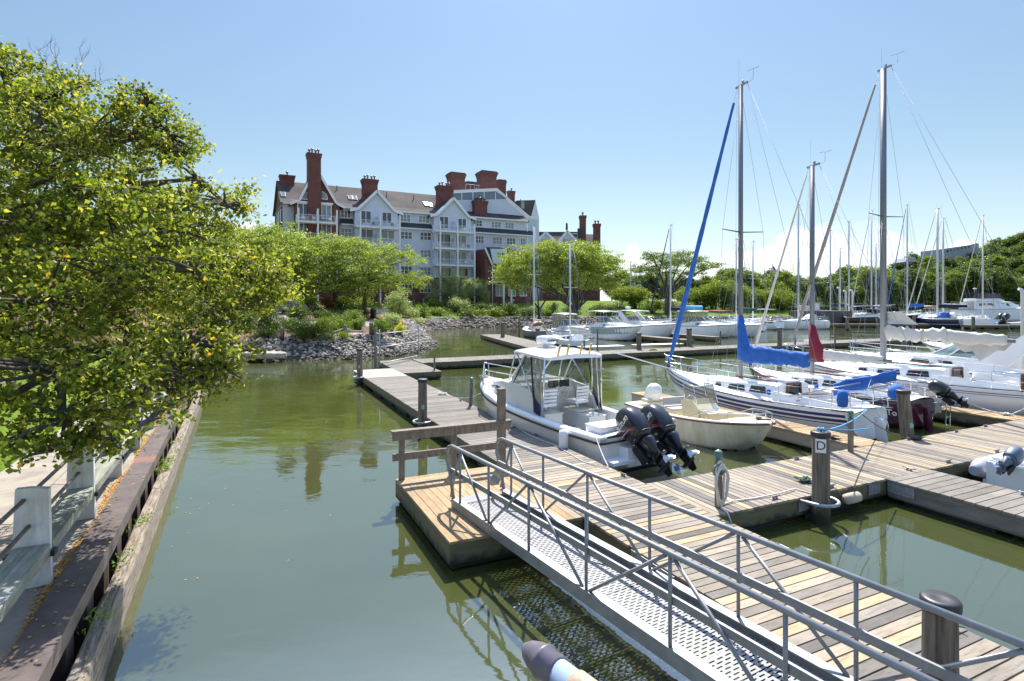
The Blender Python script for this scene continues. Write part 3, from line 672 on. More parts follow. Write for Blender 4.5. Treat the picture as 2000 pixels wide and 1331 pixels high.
# ================================================================ gangway
GV = Vector((-.508, .861, 0)); GP = Vector((.861, .508, 0))
def GS(s, t, z): v = GV*s+GP*t; return Vector((v.x, v.y, z))
gw = thing('gangway', 'aluminium gangway with perforated deck and tube rails descending to the landing', 'gangway')
def gz(s): return .53+.015*(8.9-s)
T0, T1 = 4.07, 5.07
mgr = bpy.data.materials.new('perforated aluminium'); mgr.use_nodes = True; nt = mgr.node_tree; nt.nodes.clear()
v = N(nt, 'ShaderNodeTexCoord').outputs['Object']
vm = N(nt, 'ShaderNodeMapping', {0: v, 'Rotation': (0, 0, -math.atan2(GV.y, GV.x))}).outputs[0]
sp = N(nt, 'ShaderNodeSeparateXYZ', {0: vm})
# staggered slots: rows across the walkway, slot length across, pitch 55 x 28 mm
row = mth(nt, 'DIVIDE', sp.outputs[0], .046); rowf = mth(nt, 'FRACT', row); rowi = mth(nt, 'FLOOR', row)
cx = mth(nt, 'ADD', mth(nt, 'DIVIDE', sp.outputs[1], .115), mth(nt, 'MULTIPLY', rowi, .5)); cf = mth(nt, 'FRACT', cx)
inr = mth(nt, 'LESS_THAN', mth(nt, 'ABSOLUTE', mth(nt, 'SUBTRACT', rowf, .5)), .18)
inc = mth(nt, 'LESS_THAN', mth(nt, 'ABSOLUTE', mth(nt, 'SUBTRACT', cf, .5)), .33)
hole = mth(nt, 'MULTIPLY', inr, inc)
p = N(nt, 'ShaderNodeBsdfPrincipled', {'Base Color': (.25, .25, .255, 1), 'Metallic': .1, 'Roughness': .65})
N(nt, 'ShaderNodeOutputMaterial', {0: N(nt, 'ShaderNodeMixShader', {0: hole, 1: p.outputs[0], 2: N(nt, 'ShaderNodeBsdfTransparent').outputs[0]}).outputs[0]})
b = MB(); s = .6
while s < 8.75:
    e = min(s+.9, 8.75); a = GS(s, T0+.06, gz(s)); c_ = GS(s, T1-.06, gz(s)); d_ = GS(e-.01, T1-.06, gz(e)); f_ = GS(e-.01, T0+.06, gz(e))
    b.add([a, c_, d_, f_], [(0, 1, 2, 3)]); s = e
b.build('deck', mgr, gw)
b = MB(); s = 1.0
while s < 8.6: b.bar(GS(s, T0+.05, gz(s)-.07), GS(s, T1-.05, gz(s)-.07), .05, .08); s += .9
b.build('crossbeams', M_alu, gw)
b = MB(); b.add([GS(8.74, T0+.02, gz(8.7)+.006), GS(8.74, T1-.02, gz(8.7)+.006), GS(9.25, T1-.1, .462), GS(9.25, T0+.1, .462)], [(0, 1, 2, 3)]); b.build('landing_plate', M_alu, gw)
POST = [8.62, 7.60, 6.45, 5.2, 3.9, 2.7, 1.5, .4]
for T in (T0, T1):
    b = MB(); b.bar(GS(.4, T, gz(.4)+.0), GS(8.9, T, gz(8.9)+.0), .07, .16); b.bar(GS(.4, T+(.06 if T == T0 else -.06), gz(.4)+.075), GS(8.9, T+(.06 if T == T0 else -.06), gz(8.9)+.075), .06, .012); b.build('bottom_chord', M_alu, gw)
    H = .97; pts = [GS(.4, T, gz(.4)+H), GS(8.95, T, gz(8.95)+H), GS(9.08, T, gz(9)+H-.04), GS(9.15, T, gz(9)+H-.14), GS(9.15, T, gz(9)+H-.3), GS(9.04, T, gz(9)+.5), GS(8.88, T, gz(9)+.06)]
    b = MB(); b.tube(pts, .030, 12); b.build('top_rail', M_alu, gw)
    b = MB(); b.bar(GS(.4, T+(.03 if T == T0 else -.03), gz(.4)+.52), GS(9.04, T+(.03 if T == T0 else -.03), gz(9)+.52), .03, .085); b.build('mid_rail', M_alu, gw)
    for i, s in enumerate(POST):
        b = MB(); b.tube([GS(s, T, gz(s)+.07), GS(s, T, gz(s)+H-.02)], .02, 8); b.build('post', M_alu, gw)
    prs = [(9.0, 0, POST[0], 1), (POST[0], 1, POST[1]+.07, 0), (POST[1]-.05, 0, POST[2]+.05, 1), (POST[2]-.05, 1, POST[3]+.07, 0), (POST[3]-.06, 0, POST[4]+.05, 1), (POST[4]-.05, 1, POST[5]+.07, 0), (POST[5]-.05, 0, POST[6]+.05, 1), (POST[6], 1, POST[7], 0)]
    for a, ha, c_, hc in prs:
        b = MB(); b.tube([GS(a, T, gz(a)+(H-.03 if ha else .08)), GS(c_, T, gz(c_)+(H-.03 if hc else .08))], .02, 8); b.build('brace', M_alu, gw)
# ================================================================ small things on the docks
def rope(name, label, pts, m, r=.012, cat='rope', sag=None, group=None):
    if sag is not None:
        a, c_ = Vector(pts[0]), Vector(pts[1]); pts = [a.lerp(c_, i/10)-Vector((0, 0, sag*4*(i/10)*(1-i/10))) for i in range(11)]
    b = MB(); b.tube(pts, r, 6); o = b.build(name, m); return tag(o, label, cat, group)
def pile_of_rope(name, label, c, R_, m, r=.012, n=40, h=.08):
    q = random.Random(hash(label) % 999 if False else len(label)); c = Vector(c)
    pts = [c+Vector((R_*math.cos(i*1.1)*q.uniform(.4, 1), R_*math.sin(i*1.3)*q.uniform(.4, 1), q.uniform(r, h))) for i in range(n)]
    sm = []
    for i in range(len(pts)-1):
        for k in range(3): sm.append(pts[i].lerp(pts[i+1], k/3))
    return rope(name, label, sm, m, r)
rope('dock_line', 'slack white line from the dock to the fishing boat bow', [ST(20.5, 6.9, .48), ST(18.1, 7.9, 1.15)], M_rope, .014, sag=.32)
pile_of_rope('rope_heap', 'untidy heap of white rope at the line to the bow', ST(20.6, 6.8, .455), .22, M_rope, .009)
rope('stern_line', 'white stern line cleated on the dock by the fishing boat', [ST(11.0, 7.35, .9), ST(9.9, 6.95, .5)], M_rope, .012, sag=.05)
rope('spring_line', 'white spring line lying along the boat side of the main dock', [ST(14.4, 6.9, .48), ST(13.2, 6.8, .465), ST(12, 6.9, .465), ST(10.6, 6.75, .465), ST(9.9, 6.92, .48)], M_rope, .01)
pile_of_rope('rope_heap', 'small heap of white rope beside the corner post', ST(14.4, 6.7, .455), .2, M_rope, .009)
pile_of_rope('rope_coil', 'dark green rope tangled behind the lettered piling', ST(7.55, 9.95, .455), .16, M_ropeg, .014)
pile_of_rope('rope_coil', 'dark coil of line at the foot of the leaning piling', ST(8.66, 15.6, .455), .16, M_roped, .013)
pile_of_rope('rope_coil', 'dark line heaped on the pine finger dock', ST(9.6, 13.75, .455), .14, M_roped, .012)
rope('mooring_line', 'blue mooring line from the lettered piling to the striped sailboat', [ST(6.83, 9.42, 1.66), ST(9.6, 15.1, 1.1)], M_ropeb, .014, sag=.1)
rope('mooring_line', 'dark mooring line crossing from the striped sailboat stern to the side dock', [ST(9.8, 15.1, 1.0), ST(8.68, 15.3, .5)], M_roped, .012, sag=.1)
fd = thing('fender', 'weathered white fender hanging on the side dock near the finger', 'fender', ST(6.86, 10.35, .30), RP)
b = MB(); b.lathe([(.0, -.23), (.05, -.22), (.095, -.17), (.10, 0), (.095, .17), (.05, .22), (.0, .23)], (0, 0, 0), (1, 0, 0), 14); b.build('fender_body', mat('grimy fender', (.50, .42, .32), .6, var=.3, vs=6), fd)
b = MB(); b.tube([(-.22, 0, 0), (-.3, .12, .18)], .008, 5); b.tube([(.22, 0, 0), (.16, .12, .18)], .008, 5); b.build('fender_line', M_roped, fd)
for (x0, x1, yy, lab) in ((1135, 1218, 680, 'white foam board lying on the far dock by the small sailboat'), (1243, 1335, 676, 'second white board lying on the far dock near the middle')):
    A_ = G(x0, yy, .47); B_ = G(x1, yy-3, .47); b = MB(); b.bar(A_+Vector((0, .8, 0)), B_+Vector((0, .9, 0)), 1.0, .05); tag(b.build('foam_board', mat('foam board', (.78, .77, .72), .7, var=.1)), lab, 'board')
b = MB(); c = G(1275, 689, .3)
for k in range(4): b.tube([c+Vector(((.42-.05*k)*math.cos(a), -.08-.03*k, -.05+(.33-.04*k)*math.sin(a))) for a in [2*math.pi*i/18 for i in range(18)]], .025, 5, closed=True)
tag(b.build('yellow_hose', M_ropey), 'yellow hose coil hanging over the far dock edge', 'hose')
# tilted pipe with a conical cap at the bottom of the picture
pp = thing('navigation_pole', 'pale blue pole with a grey conical cap jutting up at the bottom', 'pole', (0, 0, 0))
tipP = at(1022, 1262, 2.6); d_ = (at(1165, 1372, 2.25)-tipP).normalized(); q = d_
M_pb = mat('pale blue pvc', (.34, .44, .62), .5, var=.2, vs=8)
b = MB(); b.lathe([(.004, 0), (.022, .012), (.045, .045), (.062, .09), (.069, .13), (.074, .135), (.074, .15), (.067, .155), (.067, .23), (.058, .235)], tipP, d_, 20); b.build('cap', mat('grey plastic cap', (.15, .13, .16), .45, var=.3, vs=9), pp)
b = MB(); b.tube([tipP+d_*.22, tipP+d_*1.6], .058, 18); b.build('pole', M_pb, pp)
b = MB(); b.lathe([(.062, 0), (.066, .01), (.066, .12), (.062, .13)], tipP+d_*.33, d_, 18); b.build('tape_band', mat('peeling tan tape', (.50, .36, .25), .6, var=.4, vs=20), pp)
b = MB(); u = d_.cross(Vector((0, 1, 0))).normalized()
for k in range(5): b.tube([tipP+d_*(.28+.015*k)+Vector((0, -.065, -.02))+Vector((.03*math.sin(i*1.7+k), -.012*math.cos(i), .03*math.cos(i*2+k))) for i in range(7)], .006, 5)
b.build('cord', M_rope, pp)
# ================================================================ boats
def interp(tab, u):
    xs = [a for a, _ in tab]; u = max(xs[0], min(xs[-1], u))
    for i in range(len(tab)-1):
        if u <= tab[i+1][0]:
            p0 = tab[max(i-1, 0)]; p1 = tab[i]; p2 = tab[i+1]; p3 = tab[min(i+2, len(tab)-1)]
            h = p2[0]-p1[0]; t = (u-p1[0])/h if h else 0
            m1 = (p2[1]-p0[1])/max(1e-6, p2[0]-p0[0])*h; m2 = (p3[1]-p1[1])/max(1e-6, p3[0]-p1[0])*h
            return (2*t**3-3*t*t+1)*p1[1]+(t**3-2*t*t+t)*m1+(-2*t**3+3*t*t)*p2[1]+(t**3-t*t)*m2
    return tab[-1][1]
PW = [(0, .9), (.3, 1), (.6, .98), (.8, .78), (.92, .42), (1, .012)]
SL = [(0, .66), (.2, .88), (.42, 1), (.65, .88), (.82, .56), (.93, .24), (1, .012)]
class Hull:
    def __init__(s, L, B, zs, zb, draft=.35, kind='power', plan=None, rake=.12, tr=.0, mid=None):
        s.L, s.B, s.zs, s.zb, s.d, s.kind, s.plan, s.rake, s.tr = L, B, zs, zb, draft, kind, plan or (PW if kind == 'power' else SL), rake, tr
        s.mid = mid
    def b(s, u): return s.B/2*interp(s.plan, u)
    def z(s, u): return s.zs+(s.zb-s.zs)*u**2.0 - (0 if s.mid is None else s.mid*math.sin(math.pi*u))
    def S(s, u, v):            # v 0 sheer .. 1 keel, returns x, y>=0, z
        b, zs = s.b(u), s.z(u)
        if s.kind == 'power':
            k = max(0, (u-.62)/.38); zk = -s.d+(zs+s.d)*(k**2.6)
            cz = -s.d*.25+ (zs+s.d*.25)*.55*k**1.6; cz = max(cz, zk); cb = b*(.93-.42*k)
            if v < .68:
                w = v/.68; y = b+(cb-b)*(w**(1+.9*k)); z = zs+(cz-zs)*w
            else:
                w = (v-.68)/.32; y = cb*(1-w); z = cz+(zk-cz)*w
        else:
            k = max(0, (u-.70)/.30); k2 = max(0, (.22-u)/.22); zk = -s.d+(zs+s.d)*(k**2.2)+(s.d+.12)*(k2**1.5)
            a = v*math.pi/2; y = b*(math.cos(a)**.62); z = zs+(zk-zs)*(math.sin(a)**1.25)
            y += b*.05*math.sin(min(1, v*2)*math.pi)*(1-k)
        x = s.L*u - s.rake*s.L*(1 if s.kind == 'power' else 1)*max(0, u-.8)/.2*(1-(z/zs if zs else 1))*.55
        if s.tr and u < .12: x += s.tr*(1-u/.12)*(1-max(0, z)/zs if s.tr < 0 else max(0, z)/zs)
        return x, y, z
    def us(s, n=26): return [1-(1-i/n)**1.25 for i in range(n+1)]
    def hull(s, v0=0, v1=1, u0=0, u1=1, off=0, n=26, nv=10):
        m = MB()
        for sg in (-1, 1):
            V = []; us = [u0+(u1-u0)*q for q in s.us(n)]
            for u in us:
                for j in range(nv+1):
                    x, y, z = s.S(u, v0+(v1-v0)*j/nv); V.append((x, sg*(y+off), z))
            F = []
            for i in range(n):
                for j in range(nv):
                    a = i*(nv+1)+j; f = (a, a+1, a+nv+2, a+nv+1); F.append(f if sg < 0 else f[::-1])
            m.add(V, F, True)
        if u0 == 0 and v0 == 0 and v1 == 1:       # transom
            R_ = [s.S(0, j/nv) for j in range(nv+1)]
            m.add([(x, y, z) for x, y, z in R_]+[(x, -y, z) for x, y, z in R_[::-1]][1:], [tuple(range(2*nv+1))])
        return m
    def vz(s, u, zt):          # v at which the hull reaches height zt
        lo, hi = 0, 1
        for _ in range(18):
            m = (lo+hi)/2
            if s.S(u, m)[2] > zt: lo = m
            else: hi = m
        return lo
    def bandz(s, z0, z1, off=.005, u0=0, u1=.985, n=30, rel=False, transom=False):   # strip between two heights (or drops from the sheer)
        m = MB()
        for sg in (-1, 1):
            V = []
            for i in range(n+1):
                u = u0+(u1-u0)*i/n
                for zz in ((s.z(u)-z0, s.z(u)-z1) if rel else (z0, z1)):
                    v = s.vz(u, zz); x, y, z = s.S(u, v); V.append((x+(off*.5 if u > .9 else 0), sg*(y+off), z))
            m.add(V, [((2*i, 2*i+1, 2*i+3, 2*i+2) if sg < 0 else (2*i+2, 2*i+3, 2*i+1, 2*i)) for i in range(n)], True)
        if transom:
            va, vb = [s.vz(0, (s.z(0)-q if rel else q)) for q in (z0, z1)]
            P = [s.S(0, va+(vb-va)*j/5) for j in range(6)]
            m.add([(x-off, y, z) for x, y, z in P]+[(x-off, -y, z) for x, y, z in P[::-1]], [tuple(range(12))])
        return m
    def bottom(s, zt=.06, off=.004): return s.bandz(zt, -s.d*.95, off, transom=True)
    def deck(s, cock=None, gun=.22, sole=.3, camber=.06, inset=0, n=30):
        """deck from sheer to sheer; cock=(u0,u1) sinks a well to `sole`"""
        m = MB(); rows = []
        us = sorted(set([i/n for i in range(n+1)]+([cock[0], cock[0]+.002, cock[1], cock[1]+.002] if cock else [])))
        for u in us:
            b = s.b(u)+inset; zs = s.z(u); x = s.L*u; r = []
            inw = cock and cock[0]+.001 <= u <= cock[1]+.001
            g = max(.0, b-gun)
            for f in (1, .999):
                r.append((x, b*f, zs if f == 1 else zs+.004))
            if inw: r += [(x, g, zs+.015), (x, g-.02, sole), (x, g*.5, sole), (x, 0, sole)]
            else: r += [(x, g, zs+camber*.5), (x, max(0, g-.02), zs+camber*.55), (x, g*.5, zs+camber*.85), (x, 0, zs+camber)]
            rows.append(r)
        for sg in (-1, 1):
            V = [(x, sg*y, z) for r in rows for x, y, z in r]; k = 6
            F = []
            for i in range(len(rows)-1):
                for j in range(k-1):
                    a = i*k+j; f = (a, a+1, a+k+1, a+k); F.append(f if sg > 0 else f[::-1])
            m.add(V, F, False)
        return m
    def rub(s, r=.025, z=-.02, u1=.995, n=30):
        m = MB(); L = [(s.L*u+(.0 if u < .9 else .01), s.b(u)+.006, s.z(u)+z) for u in [u1*i/n for i in range(n+1)]]
        m.tube(L, r, 6); m.tube([(x, -y, zz) for x, y, zz in L], r, 6)
        m.tube([(-.01, L[0][1], L[0][2]), (-.01, -L[0][1], L[0][2])], r, 6); return m
    def edge(s, u, sg, dz=0, inset=.06): return Vector((s.L*u, sg*(max(0.02, s.b(u)-inset)), s.z(u)+dz))
def place(P, heading): return dict(loc=(P.x, P.y, 0), rz=heading)
def trunk(st, name, m, parent, n=None, top=.0):
    """cabin from stations (x, half width bottom, half width top, z bottom, z top)"""
    b = MB(); rings = []
    for x, wb, wt, z0, z1 in st:
        rings.append([(x, wb, z0), (x, wt+(wb-wt)*.15, z1-.05), (x, wt*.86, z1), (x, wt*.4, z1+.03), (x, -wt*.4, z1+.03), (x, -wt*.86, z1), (x, -wt-(wb-wt)*.15, z1-.05), (x, -wb, z0)])
    b.loft(rings, sm=False); return b.build(name, m, parent)
def sidewin(st, x0, x1, f0, f1, b, sg=1, slant=.0, off=.012):
    """dark window panel on the trunk's side between heights f0..f1"""
    def w(x, f):
        for i in range(len(st)-1):
            a, c = st[i], st[i+1]
            lo, hi = min(a[0], c[0]), max(a[0], c[0])
            if lo <= x <= hi:
                t = (x-a[0])/(c[0]-a[0]); q = [a[k]+(c[k]-a[k])*t for k in range(5)]; wt = q[2]+(q[1]-q[2])*.15
                return Vector((x, sg*(q[1]+(wt-q[1])*f+off), q[3]+(q[4]-.05-q[3])*f))
        return Vector((x, 0, 0))
    n = 5; P = [w(x0+(x1-x0)*i/n, f0) for i in range(n+1)]+[w(x1+slant+(x0-slant*.0-x1)*i/n, f1) for i in range(n+1)]
    P = [w(x0+(x1-x0)*i/n, f0) for i in range(n+1)]+[w(x1-slant+(x0+slant-x1+slant)*i/n, f1) for i in range(n+1)]
    b.add(P, [tuple(range(len(P)))] if sg > 0 else [tuple(range(len(P)-1, -1, -1))])
def pulpit(h, u0, parent, H=.6, name='bow_rail', r=.014, m=None):
    b = MB(); L = [h.edge(u, 1, 0) for u in (u0, (u0+1)/2, .985)]
    top = [p+Vector((.05*i, .02, H)) for i, p in enumerate(L)]; tip = Vector((h.L+.12, 0, h.z(1)+H+.02))
    for f in (1, .5):
        a = [q-Vector((0, 0, H*(1-f))) for q in top]; t = tip-Vector((.03, 0, H*(1-f)))
        b.tube(([L[0]] if f == 1 else [])+a+[t]+[Vector((q.x, -q.y, q.z)) for q in a[::-1]]+([Vector((L[0].x, -L[0].y, L[0].z))] if f == 1 else []), r, 6)
    for i in (1, 2):
        for sg in (1, -1): b.tube([(L[i].x, sg*L[i].y, L[i].z), (top[i].x, sg*top[i].y, top[i].z)], r, 6)
    return b.build(name, m or M_chrome, parent)
def pushpit(h, u0, parent, H=.6, r=.014):
    b = MB(); L = [h.edge(u, 1, 0, .08) for u in (u0, u0*.5, .015)]
    for f in (1, .5):
        a = [q+Vector((0, 0, H*f)) for q in L]; b.tube(([L[0]] if f == 1 else [])+a+[Vector((-.02, 0, L[2].z+H*f))]+[Vector((q.x, -q.y, q.z)) for q in a[::-1]]+([Vector((L[0].x, -L[0].y, L[0].z))] if f == 1 else []), r, 6)
    for i in (1, 2):
        for sg in (1, -1): b.tube([(L[i].x, sg*L[i].y, L[i].z), (L[i].x, sg*L[i].y, L[i].z+H)], r, 6)
    return b.build('stern_rail', M_chrome, parent)
def canvas_boom(b, a, c, r0, r1, droop=.5, n=14, seed=1, lump=.12):
    """cloth bundle hung along a boom from a to c"""
    q = random.Random(seed); a, c = Vector(a), Vector(c); rings = []; d = (c-a).normalized(); sx = d.cross(Vector((0, 0, 1))).normalized()
    for i in range(n+1):
        t = i/n; r = r0+(r1-r0)*t; p = a.lerp(c, t); k = 1+q.uniform(-lump, lump); dz = r*droop*q.uniform(.6, 1.3); ring = []
        for j in range(16):
            an = 2*math.pi*j/16; rr = r*k*(1+.10*math.sin(3*an+i*1.3)+q.uniform(-.10, .10))
            zz = math.sin(an)*rr*(1.35 if math.sin(an) > 0 else 1+droop); ring.append(p+sx*math.cos(an)*rr*.55+Vector((0, 0, zz)))
        rings.append(ring)
    return b.loft(rings)
def rig(o, h, xm, ztop, zdeck, rm=.075, spreader=(.55,), boomz=None, boomL=3.2, furl=None, furlr=.05, mm=None, furl_from=.06, furl_to=.97, stays=True, wr=.006, head=True, boom=True):
    mm = mm or M_mast; b = MB(); q = 8
    b.loft([[Vector((xm+rm*1.25*math.cos(a), rm*.8*math.sin(a), z)) for a in [2*math.pi*i/12 for i in range(12)]] for z in (zdeck, ztop)]); b.build('mast', mm, o)
    if head:
        b = MB(); b.bar((xm-.32, 0, ztop+.03), (xm+.22, 0, ztop-.02), .05, .07); b.tube([(xm+.05, .03, ztop), (xm+.05, .03, ztop+1.0)], .004, 4)
        b.lathe([(.02, 0), (.045, .03), (.045, .1), (.0, .13)], (xm-.1, 0, ztop+.05), n=8)
        b.tube([(xm-.3, 0, ztop), (xm-.55, 0, ztop+.05), (xm-.55, 0, ztop+.4)], .008, 5); b.tube([(xm-.8, .0, ztop+.4), (xm-.3, 0, ztop+.42)], .008, 5); b.build('masthead', M_wire, o)
    sp = []
    for f in spreader:
        z = zdeck+(ztop-zdeck)*f; w = h.B*.36; b = MB()
        for sg in (-1, 1): b.tube([(xm, 0, z), (xm-.12, sg*w, z+.05)], [.028, .018], 6)
        b.build('spreader', mm, o); sp.append((w, z+.05))
    if stays:
        b = MB(); um = xm/h.L
        for sg in (-1, 1):
            ch = h.edge(um-.01, sg, 0, .05); b.tube([ch]+[(xm-.12, sg*w, z) for w, z in sp]+[(xm, 0, ztop-.05)], wr, 4)
            if sp: b.tube([h.edge(um-.05, sg, 0, .05), (xm, sg*.05, sp[0][1]-.1)], wr, 4); b.tube([h.edge(um+.05, sg, 0, .05), (xm, sg*.05, sp[0][1]-.1)], wr, 4)
        top = Vector((xm-.3, 0, ztop)); b.tube([top, (.08, 0, h.z(0)+.9)], wr, 4)
        b.tube([(.08, 0, h.z(0)+.9), (.03, .6, h.z(0))], wr, 4); b.tube([(.08, 0, h.z(0)+.9), (.03, -.6, h.z(0))], wr, 4)
        if boom: b.tube([top, (max(.3, xm-boomL), 0, boomz+.05)], wr, 4)
        b.tube([(h.L*.985, 0, h.z(1)), (xm+.15, 0, ztop-.05)], wr, 4)
        for sg in (-1, 1): b.tube([(xm+.12, sg*.06, ztop-.4), (xm+.16, sg*.1, zdeck+.2)], wr*.8, 4)
        b.build('standing_rigging', M_wire, o)
    if furl:
        A_ = Vector((h.L*.985, 0, h.z(1)+.1)); Bt = Vector((xm+.15, 0, ztop-.05)); n = 22; b = MB(); rr = []; P = []
        for i in range(n+1):
            t = furl_from+(furl_to-furl_from)*i/n; P.append(A_.lerp(Bt, t)); k = (min(1, .45+4*i/n) if i < n*.2 else 1)*(1-.55*(i/n)**1.6)
            rr.append(furlr*k*(1+.10*math.sin(i*2.3)))
        b.tube(P, rr, 8); b.build('furled_jib', furl, o)
        b = MB(); b.lathe([(.03, 0), (.09, .01), (.09, .03), (.04, .05), (.04, .12), (.09, .13), (.09, .15), (.02, .17)], A_, (Bt-A_), 10); b.build('furling_drum', M_black, o)
    if boom and boomz:
        b = MB(); b.tube([(xm-.08, 0, boomz), (xm-boomL, 0, boomz+.04)], .055, 8); b.build('boom', mm, o)
def lifelines(o, h, us, H=.6, r=.011, nm='stanchion', lines=True, inset=.06):
    for u in us:
        for sg in (-1, 1):
            p = h.edge(u, sg, 0, inset); b = MB(); b.tube([p, p+Vector((0, 0, H))], r, 6); b.build(nm, M_chrome, o)
    if lines:
        b = MB()
        for sg in (-1, 1):
            for f in (1, .52): b.tube([h.edge(u, sg, H*f, inset) for u in [.04]+list(us)+[.93]], .005, 4)
        b.build('lifelines', M_wire, o)
# ---------------------------------------------------------------- outboard motors
def roundrect(cx, cy, z, hx, hy, n=16, p=3.2, ang=0):
    R_ = []
    for i in range(n):
        a = 2*math.pi*i/n; c, s_ = math.cos(a), math.sin(a); k = (abs(c)**p+abs(s_)**p)**(-1/p); R_.append(Vector((cx+hx*k*c, cy+hy*k*s_, z)))
    return R_
def outboard(parent, loc, tilt, s=1.0, mcowl=None, brand=True, yaw=0, label=None):
    """x forward (to the boat), z up, pivot at the origin"""
    e = bpy.data.objects.new('outboard_motor', None); COL.objects.link(e); e.parent = parent; e.location = loc; e.rotation_euler = (0, R(tilt), yaw); e.scale = (s, s, s)
    if label: e['label'] = label
    mc = mcowl or M_engine; o = (-.42, 0)
    b = MB(); R_ = []
    for z, cx, hx, hy in ((.02, -.38, .21, .18), (.10, -.36, .29, .225), (.30, -.35, .35, .262), (.52, -.34, .365, .268), (.70, -.34, .34, .25), (.82, -.35, .28, .22), (.90, -.37, .20, .17), (.935, -.38, .10, .09), (.94, -.38, .02, .02)):
        r = roundrect(cx, 0, z, hx, hy, 20, 3)
        R_.append([Vector((p.x, p.y, p.z+(.05*(p.x-cx)/hx if z > .5 else 0))) for p in r])
    b.loft(R_); b.build('cowling', mc, e)
    b = MB(); b.loft([roundrect(-.38, 0, .10, .295, .232, 20, 3), roundrect(-.36, 0, .125, .305, .24, 20, 3)]); b.build('cowl_seam', M_black, e)
    b = MB(); b.loft([roundrect(-.40, 0, -.52, .10, .055, 14, 2.4), roundrect(-.42, 0, -.35, .13, .075, 14, 2.4), roundrect(-.44, 0, -.12, .20, .12, 14), roundrect(-.40, 0, .03, .20, .165, 14)]); b.build('midsection', mc, e)
    b = MB(); b.loft([roundrect(-.47, 0, -.56, .26, .10, 14, 2.2), roundrect(-.45, 0, -.535, .27, .13, 14, 2.2), roundrect(-.42, 0, -.515, .14, .07, 14, 2.2)]); 
    b.loft([roundrect(-.40, 0, -.86, .10, .03, 12, 2), roundrect(-.41, 0, -.72, .13, .04, 12, 2), roundrect(-.42, 0, -.55, .15, .05, 12, 2)])
    b.lathe([(.005, -.26), (.05, -.2), (.065, -.08), (.068, .1), (.05, .2)], (-.42, 0, -.78), (-1, 0, 0), 12)
    b.prism([(-.30, -.008, -.83), (-.36, -.008, -1.0), (-.50, -.008, -1.02), (-.56, -.008, -.84)], (0, .016, 0)); b.build('lower_unit', mc, e)
    b = MB(); b.lathe([(.05, 0), (.052, .1), (.03, .16), (.0, .17)], (-.63, 0, -.78), (-1, 0, 0), 10)
    for k in range(3):
        a = 2*math.pi*k/3+.4; u = Vector((0, math.cos(a), math.sin(a))); w = Vector((0, -math.sin(a), math.cos(a))); c = Vector((-.69, 0, -.78))
        b.add([c+u*.04-w*.03+Vector((.03, 0, 0)), c+u*.12-w*.09+Vector((.035, 0, 0)), c+u*.19-w*.02, c+u*.18+w*.06-Vector((.03, 0, 0)), c+u*.10+w*.07-Vector((.04, 0, 0)), c+u*.04+w*.03-Vector((.02, 0, 0))], [(0, 1, 2, 3, 4, 5)])
    b.build('propeller', M_chrome, e)
    b = MB(); b.bb(-.2, .02, -.12, -.07, -.42, .06); b.bb(-.2, .02, .07, .12, -.42, .06); b.bb(-.22, -.1, -.07, .07, -.35, .02); b.tube([(-.16, -.2, -.02), (-.16, .2, -.02)], .035, 8); b.build('clamp_bracket', M_black, e)
    if brand:
        for sg in (-1, 1):
            Y = sg*.271
            Mx = frame((-.33, Y, .56), (-sg*-1*.0+ (1 if sg < 0 else -1)*.93, 0, .36*(1 if sg < 0 else -1)*.0+.0), (0, 0, 1))
            text('lettering', 'SUZUKI', .145, Mx, M_white, e, .002, bold=.003, sx=1.02)
            b = MB()
            for z0, th, m in ((.36, .03, M_red), (.31, .014, M_white)):
                b = MB(); b.prism([(-.62, Y, z0-.16), (-.60, Y, z0-.16+th), (-.40, Y, z0+.02), (-.06, Y, z0+.06), (-.06, Y, z0+.045), (-.40, Y, z0+.02-th*.8)], (0, sg*.002, 0)); b.build('decal_stripe', m, e)
    return e
